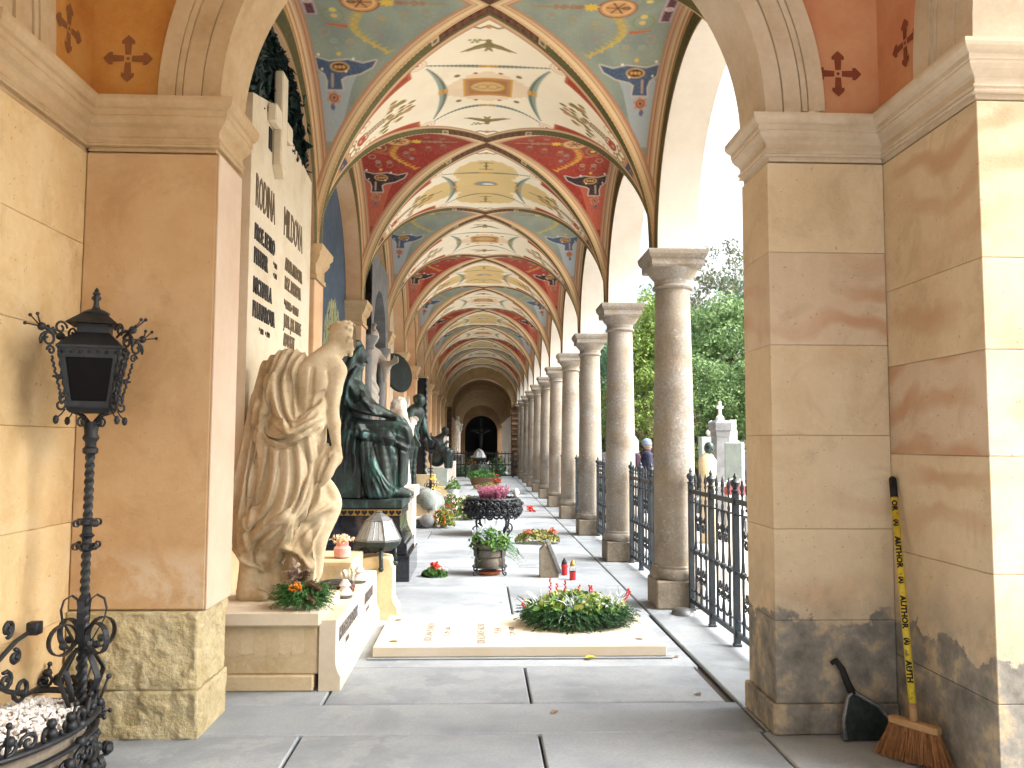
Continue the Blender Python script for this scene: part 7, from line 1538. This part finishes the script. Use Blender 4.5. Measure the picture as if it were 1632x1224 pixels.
for i in range(4):
    a = i * pi / 2 + pi / 4; mb = MB()
    strap(mb, [(.03, .62)] + arc2((.105, .640), .078, pi * .95, -pi * .9, 18, .062) , .014, .003, a); mb.ball(((.10) * cos(a), .10 * sin(a), .615), .02, 6, 4); mb.obj('leaf_loop', IR_, lp, False, False)
    mb = MB(); strap(mb, [(.028, .60), (.06, .66), (.092, .72), (.10, .77), (.088, .815), (.055, .835), (.030, .815), (.026, .79)], .014, .003, a + pi / 4); mb.obj('leaf_loop', IR_, lp, False, False)
    mb = MB(); strap(mb, [(.03, .585), (.06, .56), (.115, .48), (.118, .465), (.075, .37), (.045, .30), (.04, .22)], .015, .0035, a); mb.obj('cage_bar', IR_, lp, False, False)
    mb = MB(); strap(mb, [(.03, .20), (.05, .15), (.075, .09), (.11, .055), (.135, .05)] + arc2((.15, .085), .035, -pi / 2, pi * 1.0, 10, .02), .013, .003, a); mb.ball((.16 * cos(a), .16 * sin(a), .075), .028, 8, 6); mb.obj('foot_scroll', IR_, lp, False, False)
    for z in (1.05, 1.19):
        mb = MB(); strap(mb, [(.03, z)] + arc2((.058, z + (.016 if z > 1.1 else -.016) * -1), .018, pi / 2, -pi * .9, 9, .012), .008, .002, a); mb.obj('collar_scroll', IR_, lp, False, False)
mb = MB(); rr = random.Random(3)
for i in range(26): a = rr.uniform(-2.6, .6); r_ = rr.uniform(.04, .10); mb.ball((r_ * cos(a), r_ * sin(a), .27 + rr.uniform(-.035, .04)), rr.uniform(.010, .017), 6, 4)
for (a, z) in ((-.8, .33), (-.6, .28), (-.9, .24), (-.3, .30)): mb.tube([(.06 * cos(a), .06 * sin(a), .28), (.14 * cos(a), .14 * sin(a), z)], .004, 4); mb.ball((.145 * cos(a), .145 * sin(a), z), .011, 6, 4)
o = mb.obj('grape_cluster', IR_, lp, 'all', False); o['kind'] = 'stuff'
# lantern
def frustum(mb, r0, z0, r1, z1, t=.0, m=0): mb.lathe([(r0 * sqrt(2), z0), (r1 * sqrt(2), z1)], 4, a0=pi / 4, m=m)
lan = MB(); frustum(lan, .085, 1.70, .098, 1.715); frustum(lan, .095, 1.715, .10, 1.725); lan = lan.obj('lantern_base', IR_, lp, False, False)
B0, B1, zb, zt = .093, .135, 1.725, 2.005
for i in range(4):
    R_ = Matrix.Rotation(i * pi / 2, 4, 'Z'); P = lambda x, z, d=0.: R_ @ Vector((x, -(B0 + (B1 - B0) * (z - zb) / (zt - zb)) + d, z))
    hw = lambda z: B0 + (B1 - B0) * (z - zb) / (zt - zb)
    mb = MB()
    for (za, ze, xa, xe) in ((zb, zb + .03, -1, 1), (zt - .045, zt, -1, 1)): mb.add([P(xa * hw(za), za), P(xe * hw(za), za), P(xe * hw(ze), ze), P(xa * hw(ze), ze)] + [P(xa * hw(za) * .93, za, .012), P(xe * hw(za) * .93, za, .012), P(xe * hw(ze) * .93, ze, .012), P(xa * hw(ze) * .93, ze, .012)], [(0, 1, 2, 3), (7, 6, 5, 4), (0, 4, 5, 1), (3, 2, 6, 7)])
    for s_ in (-1, 1): z0, z1 = zb + .03, zt - .045; mb.add([P(s_ * hw(z0), z0), P(s_ * (hw(z0) - .02), z0), P(s_ * (hw(z1) - .024), z1), P(s_ * hw(z1), z1), P(s_ * (hw(z0) - .02), z0, .012), P(s_ * (hw(z1) - .024), z1, .012)], [(0, 1, 2, 3) if s_ < 0 else (3, 2, 1, 0), (1, 4, 5, 2)])
    mb.obj('lantern_frame', IR_, lp, False, False)
    z0, z1 = zb + .03, zt - .045; mb = MB(); mb.add([P(-hw(z0) + .02, z0, .008), P(hw(z0) - .02, z0, .008), P(hw(z1) - .022, z1, .008), P(-hw(z1) + .022, z1, .008)], [(0, 1, 2, 3)]); mb.obj('glass_pane', M['dark_glass'], lp, False, False)
    mb = MB()
    for j in range(7): x = -hw(zt) + .02 + j * (hw(zt) * 2 - .04) / 6; mb.ball(P(x, zt - .02, -.004), .008, 6, 4)
    e0, e1 = P(-hw(zb), zb), P(-hw(zt), zt); mb.tube([e0 + (e1 - e0) * t + Vector((cos(t * 40), sin(t * 40), 0)) * .003 for t in np.linspace(0, 1, 40)], .007, 5); o = mb.obj('beading', IR_, lp, 'all', False); o['kind'] = 'stuff'
    # corner scroll bracket standing off the corner
    D_ = (R_ @ Vector((-1, -1, 0))).normalized(); U = lambda r, z: D_ * r + Vector((0, 0, z)); mb = MB(); c0, c1 = B0 * sqrt(2), B1 * sqrt(2)
    tw_ = [U(c0 + .03 + (c1 - c0) * t + .003 * cos(t * 50), 1.76 + .20 * t) + D_.cross(Vector((0, 0, 1))) * .003 * sin(t * 50) for t in np.linspace(0, 1, 44)]; mb.tube(tw_, .006, 5)
    def sp(c, r0, a0, turns, sgn): return [U(c[0] + (r0 * (1 - .75 * t)) * cos(a0 + sgn * 2 * pi * turns * t), c[1] + (r0 * (1 - .75 * t)) * sin(a0 + sgn * 2 * pi * turns * t)) for t in np.linspace(0, 1, 16)]
    mb.tube(sp((c1 + .035, 1.985), .022, 0, 1.2, 1), .006, 5); mb.tube(sp((c1 + .05, 2.035), .042, -.6, 1.3, 1), .0065, 5); mb.tube([U(c1 + .085, 2.02), U(c1 + .05, 2.085), U(c1 + .0, 2.08), U(c1 - .03, 2.06)], .006, 5); mb.tube(sp((c1 - .01, 2.095), .034, pi, 1.2, -1), .006, 5)
    mb.tube([U(c1 + .02, 2.055), U(c1 + .07, 2.09), U(c1 + .10, 2.095)], .008, 5); mb.ball(U(c1 + .085, 2.09), .020, 6, 4)
    for (dr, dz, dx) in ((.065, .045, 0), (.07, .01, .03), (.05, .05, -.035)): e = U(c1 + .09 + dr * .8, 2.09 + dz) + D_.cross(Vector((0, 0, 1))) * dx; mb.tube([U(c1 + .09, 2.09), e], .0035, 4); mb.ball(e, .009, 6, 4)
    mb.tube(sp((c0 + .02, 1.765), .026, pi / 2, 1.2, -1), .006, 5); mb.tube(sp((c0 + .035, 1.735), .030, pi * .7, 1.1, 1), .006, 5); mb.tube([U(c0 + .01, 1.715), U(c0 + .03, 1.69), U(c0 + .05, 1.675)], .004, 4); mb.ball(U(c0 + .055, 1.665), .014, 6, 4, sc=(1, 1, 1.6)); mb.ball(U(c0 + .045, 1.865), .014, 6, 4); mb.tube([U(c0 + .02, 1.865), U(c0 + .08, 1.865)], .006, 5)
    mb.tube([U(.02, 1.66), U(.06, 1.69), U(.11, 1.705)], .007, 5); mb.tube(sp((.055, 1.655), .024, pi / 2, 1.1, -1), .006, 5); mb.obj('corner_scroll', IR_, lp, 'all', False)
mb = MB(); frustum(mb, .145, 2.005, .145, 2.018); frustum(mb, .142, 2.018, .075, 2.085); frustum(mb, .07, 2.080, .07, 2.128); frustum(mb, .115, 2.128, .108, 2.135); frustum(mb, .108, 2.135, .055, 2.18); mb.obj('roof', IR_, lp, False, False)
MB().lathe([(.06, 2.178), (.065, 2.188), (.045, 2.200), (.02, 2.21), (.014, 2.225), (.011, 2.275), (.018, 2.28), (.018, 2.288), (.010, 2.294), (.012, 2.30), (.0, 2.315)], 10).ball((.0, 0, 2.262), .02, 6, 4, sc=(1.2, .5, .8)).obj('finial', IR_, lp, True, False)
lp.scale = (.97, .97, .99); lp.location.z = .0
# second lamp far along
l2 = copy_tree(lp, None, 'second iron lamp post far down the left side before the dark grille'); l2.location = (-1.22, 20.6, 0); l2.scale = (1, 1, .78)
# ---------------------------------------------------------------- oval iron grave railing with white pebbles, bottom left
gp = thing('iron_grave_basket', 'oval wrought iron grave basket with scroll ornaments holding white pebbles', 'planter', (-2.10, 3.70, 0), kind='thing')
EL = lambda a, r=1.: (.36 * r * cos(a), .50 * r * sin(a)); N_ = 60
mb = MB(); 
for (z, r_, w_) in ((.34, 1., .014), (.27, 1.02, .008), (.14, 1.03, .007), (.02, 1.05, .014)): mb.tube([(*EL(2 * pi * i / N_, r_), z) for i in range(N_)], w_, 6, True, flat=2.2)
mb.obj('hoops', M['iron'], gp, 'all', False)
MB().lathe([(.0, .05), (.9, .05), (.95, .31), (.92, .31), (.88, .2)], 40, sx=.36, sy=.50).obj('liner', M['plinth'], gp, True, False)
rr = random.Random(8); mb = MB()
for i in range(34):
    a = 2 * pi * i / 34; x, y_ = EL(a, 1.03); t_ = Vector((-.36 * sin(a), .5 * cos(a), 0)).normalized()
    for z, s_ in ((.08, .05), (.20, .05), (.38, .04)): mb.tube([Vector((x, y_, z)) + t_ * p[1] * 1. + Vector((0, 0, p[2])) for p in spiral((0, 0, 0), s_, 1.3, rr.uniform(0, 6), rr.choice((1, -1)), 11)], .008, 5)
    for _ in range(4): mb.ball((x * rr.uniform(.97, 1.06), y_ * rr.uniform(.97, 1.06), rr.uniform(.06, .44)), rr.uniform(.014, .026), 6, 4)
    if i % 3 == 0: e = Vector((x * 1.1, y_ * 1.1, rr.uniform(.44, .50))); mb.tube([(x, y_, .34), (x * 1.05, y_ * 1.05, .40), e], .006, 4); mb.ball(e, .013, 6, 4)
o = mb.obj('scroll_ornament', M['iron'], gp, 'all', False); o['kind'] = 'stuff'
pb = MB().ball((0, 0, 0), .016, 5, 4, sc=(1, .8, .6)); pv = np.array(pb.v); PF_ = []; VV = []; rs = np.random.RandomState(5)
QQ = []
ico = np.array([(1, 0, 0), (-1, 0, 0), (0, 1, 0), (0, -1, 0), (0, 0, 1), (0, 0, -1)], float); itr = [(0, 2, 4), (2, 1, 4), (1, 3, 4), (3, 0, 4), (2, 0, 5), (1, 2, 5), (3, 1, 5), (0, 3, 5)]
for i in range(1300):
    a, r_ = rs.uniform(0, 2 * pi), sqrt(rs.rand()); x, y_ = EL(a, r_ * .9); Rm = np.array(Euler(tuple(rs.uniform(0, 6, 3))).to_matrix()); o_ = len(VV); VV += list((ico * rs.uniform(.6, 1.2, 3) * rs.uniform(.010, .019)) @ Rm.T + [x, y_, .31 + .05 * (1 - r_ * r_) + rs.uniform(-.01, .01)]); QQ += [tuple(k + o_ for k in t) for t in itr]
me = bpy.data.meshes.new('pebbles'); me.from_pydata([tuple(map(float, v)) for v in VV], [], QQ); me.materials.append(leaf_mat('white_pebble_stone', (.66, .62, .58), (.86, .84, .82), 0, .6)); o = link('pebbles', me, gp); o['kind'] = 'stuff'
mb = MB()   # tall scrolled arm on the far side of the basket
W = lambda y, z: (.03, y - .12, z + .04)
mb.tube([W(-.30, .28), W(-.10, .42), W(.10, .56), W(.26, .63), W(.38, .65)], .011, 6); mb.box(.005, .055, .26, .31, .665, .725, .004); 
for (y, z, r_, a0, sg) in ((.02, .60, .035, 0, 1), (.20, .70, .04, -1.6, 1), (.26, .56, .035, 1.6, -1), (-.02, .44, .07, 0, 1), (.20, .47, .045, 2, -1), (.32, .40, .06, 3, 1), (-.18, .50, .05, 1, -1)): mb.tube([(.03, p[1] - .12, p[2] + .04) for p in spiral((0, y, z), r_, 1.4, a0, sg, 14)], .010, 5)
mb.tube([W(.10, .56), W(.12, .48), W(.22, .42), W(.36, .36), W(.46, .36)], .012, 6); mb.ball(W(.06, .50), .026, 8, 6); mb.obj('scrolled_arm', M['iron'], gp, 'all', False); gp.scale = (1.08, 1.08, .98)
# ---------------------------------------------------------------- broom and dustpan in the corner of the right pier
br = thing('broom', 'broom with brown bristles and a yellow lettered handle leaning in the pier corner', 'broom', (2.14, 4.10, 0), kind='thing')
b0, b1 = Vector((2.14, 4.10, .19)), Vector((2.238, 4.44, 1.36)); hd = MB(); hd.tube([b0, b0 + (b1 - b0) * .07], .0195, 12); hd.obj('socket', M['wood'], br, 'all')
MB().tube([b0 + (b1 - b0) * .06, b0 + (b1 - b0) * .925], .018, 14).obj('handle', M['yellow'], br, 'all'); MB().tube([b0 + (b1 - b0) * .92, b1], .0195, 12).ball(b1, .0195, 10, 6).obj('grip', M['black'], br, 'all')
MB().box(-.125, .125, -.026, .026, .160, .195, .006, tf=Matrix.Translation((2.14, 4.10, 0)) @ Matrix.Rotation(-1.0, 4, 'Z')).obj('head', M['wood'], br)
rs = np.random.RandomState(6); mb = MB(); n = 2600; V = []; 
u = rs.uniform(-1, 1, n); v = rs.uniform(-1, 1, n); P0 = np.c_[np.round(u * 13) / 13 * .12 + rs.normal(0, .002, n), v * .021, np.full(n, .163)]; P1 = np.c_[u * .12 * 1.42 + rs.normal(0, .010, n), v * .042 - .02 + rs.normal(0, .004, n), rs.uniform(.004, .02, n) + .02 * u]
P1[:, 2] = np.maximum(P1[:, 2], .003); ca, sa = cos(-1.0), sin(-1.0); rot = lambda p: np.c_[p[:, 0] * ca - p[:, 1] * sa, p[:, 0] * sa + p[:, 1] * ca, p[:, 2]]
P0, P1 = rot(P0), rot(P1); w_ = unit(rs.normal(0, 1, (n, 3)) * [1, 1, 0]) * .0016; V = np.stack([P0 - w_, P0 + w_, P1 + w_, P1 - w_], 1).reshape(-1, 3); o = link('bristles', np_mesh('bristles', V, np.arange(4 * n).reshape(-1, 4), M['bristle'], False), br); o['kind'] = 'stuff'
mb = MB(); mb.prism([(-.11, .162), (-.145, .03), (.145, .036), (.11, .162)], .02, ax='y', o=(0, -.012, 0)); mb.obj('bristle_core', M['bristle'], br, False, False).rotation_euler = (0, 0, -1.0)
hx = (b1 - b0).normalized(); cam_side = Vector((-.45, -.89, 0)); cam_side = (cam_side - hx * cam_side.dot(hx)).normalized(); up_ = hx.cross(-cam_side) ; 
def on_handle(body, t, size, name='lettering'):
    me = text_mesh(body, size, M['black'], .98, .0006, 'LEFT', .0022); bq = bmesh.new(); bq.from_mesh(me); bmesh.ops.triangulate(bq, faces=bq.faces[:]); bmesh.ops.subdivide_edges(bq, edges=[e for e in bq.edges if e.calc_length() > .006], cuts=3, use_grid_fill=True); bmesh.ops.triangulate(bq, faces=bq.faces[:]); bq.to_mesh(me); bq.free(); v = np.zeros(len(me.vertices) * 3, np.float32); me.vertices.foreach_get('co', v); v = v.reshape(-1, 3); rad = .0189
    th = (v[:, 1] - size * .36) / rad; base = np.array(b0 + (b1 - b0) * t - Vector(br.location)); d_ = -np.array(hx); cs_, ups = np.array(cam_side), np.array(hx.cross(cam_side))
    q_ = base + d_ * v[:, :1] + cs_ * (np.cos(th) * (rad + v[:, 2]))[:, None] + -ups * (np.sin(th) * rad)[:, None] * -1; me.vertices.foreach_set('co', q_.astype(np.float32).ravel()); me.update(); o = link(name, me, br); o['kind'] = 'thing'
for t, s_ in ((.905, 'OR'), (.745, 'AUTHOR'), (.495, 'AUTHOR'), (.235, 'AUTH')): on_handle(s_, t, .040)
for t in (.80, .555, .305): on_handle('(A)', t + .02, .028)
du = thing('dustpan', 'dark grey dustpan standing on edge behind the broom', 'dustpan', (2.02, 4.38, 0), kind='thing')
mb = MB(); 
pan = [(-.11, .0), (.19, .0), (.21, .03), (.10, .16), (-.02, .235), (-.06, .22), (-.10, .10)]
mb.prism(pan, .012, ax='y', o=(0, 0, .004)); mb.obj('pan', M['lead'] if False else M['dark_bronze'], du, False, False)
mb = MB(); mb.tube([(.19, -.008, .01), (.21, -.008, .04), (.10, -.008, .17), (-.03, -.008, .245), (-.065, -.008, .22), (-.105, -.008, .10), (-.11, -.008, .012)], .014, 6); mb.obj('rim', M['lead'], du, 'all', False)
mb = MB(); mb.tube([(-.03, 0, .235), (-.055, 0, .30), (-.07, 0, .36), (-.10, 0, .405), (-.125, 0, .39)], [.024, .020, .018, .017, .012], 8); mb.obj('handle', M['black'], du, 'all', False); du.rotation_euler = (radians(-14), 0, .05)
# small round lead cap on the ground by the first column
cp_ = MB().lathe([(.11, 0), (.10, .03), (.07, .05), (.0, .055)], 18, c=(0, 0, 0)).obj('ground_lamp', M['lead'], None, True); cp_.location = (1.86, 7.62, 0); tag(cp_, 'low round grey metal cap on the paving beside the nearest column', 'cap')
# ---------------------------------------------------------------- people in the garden
def person(x, y, rz, label, coat, legs, hat, h=1.70, pack=None):
    t = thing('person', label, 'person', (x, y, -.12), rz, kind='thing'); k = h / 1.70; g = Sculpt((-.45, -.40, -.02), (.45, .40, 1.82), .014)
    for s_ in (-1, 1):
        fwd = .10 * s_
        g.seg((0, s_ * .09, .90), (fwd, s_ * .095, .48), .095, .07, .03); g.seg((fwd, s_ * .095, .48), (fwd * 1.2 - .04, s_ * .10, .08), .068, .05, .02); g.seg((fwd * 1.2 - .06, s_ * .10, .045), (fwd * 1.2 + .12, s_ * .11, .035), .05, .04, .02)
        g.seg((0, s_ * .19, 1.36), (-.04 + fwd * -.3, s_ * .25, 1.08), .075, .065, .03); g.seg((-.04 - fwd * .3, s_ * .25, 1.08), (.10 - fwd * .3, s_ * .23, .86), .062, .045, .02); hand(g, (.10 - fwd * .3, s_ * .23, .86), (.3, 0, -1), (0, -s_, 0), .15, .01, .4)
    g.seg((0, 0, .86), (0, 0, 1.14), .165, .175, .05, sq=(1.15, .9, 1)); g.seg((0, 0, 1.14), (.01, 0, 1.33), .175, .165, .05, sq=(1.15, .85, 1)); g.seg((0, -.13, 1.37), (0, .13, 1.37), .085, None, .05); g.seg((0, 0, 1.38), (.02, 0, 1.50), .065, .06, .03)
    head(g, (.035, 0, 1.585), .112, (1, .0, -.1), (0, 0, 1), .012, hair=False)
    me = g.mesh('body', [coat, legs, flat('skin', (.50, .30, .22), .6)]); n = len(me.polygons); c = np.zeros(n * 3, np.float32); me.polygons.foreach_get('center', c); c = c.reshape(-1, 3)
    mi = np.zeros(n, np.int32); mi[(c[:, 2] < .84) & (np.abs(c[:, 1]) < .19)] = 1; mi[c[:, 2] > 1.475] = 2; mi[(c[:, 2] < .86) & (np.abs(c[:, 1]) > .19) & (c[:, 2] > .6)] = 2; me.polygons.foreach_set('material_index', mi); o = link('body', me, t)
    MB().lathe([(.118, 1.60), (.124, 1.62), (.124, 1.66), (.116, 1.665), (.112, 1.70), (.085, 1.75), (.03, 1.775), (.0, 1.78)], 18, c=(.015, 0, 0)).obj('hat', hat, t, True, False)
    MB().lathe([(.075, 1.44), (.10, 1.46), (.10, 1.50), (.07, 1.52)], 14, c=(.01, 0, 0)).obj('collar', coat, t, True, False)
    if pack:
        mb = MB(); mb.box(-.33, -.165, -.15, .15, .98, 1.42, .05); mb.box(-.36, -.332, -.10, .10, 1.02, 1.20, .02); p = mb.obj('backpack', pack, t, True, False); mb = MB()
        for s_ in (-1, 1): mb.tube([(-.17, s_ * .11, 1.40), (-.02, s_ * .12, 1.475), (.14, s_ * .12, 1.38), (.17, s_ * .13, 1.20), (.02, s_ * .19, 1.06), (-.17, s_ * .13, 1.02)], .018, 5)
        mb.obj('straps', pack, p, 'all', False)
    t.scale = (k, k, k); return t
navy = flat('navy_jacket', (.018, .024, .05), .8); person(4.02, 20, .15, 'person in a navy jacket and grey-blue beanie with a dark backpack walking past gravestones', navy, flat('dark_jeans', (.02, .022, .03), .85), flat('grey_blue_beanie', (.16, .21, .30), .9), 1.72, flat('dark_plum_backpack', (.045, .02, .035), .7))
person(6.46, 20.2, 2.6, 'person in a dark blue coat standing by the gravestones next to the right pier', flat('dark_blue_coat', (.02, .03, .07), .8), flat('black_trousers', (.012, .012, .015), .85), flat('dark_hair_cap', (.03, .025, .025), .8), 1.62)
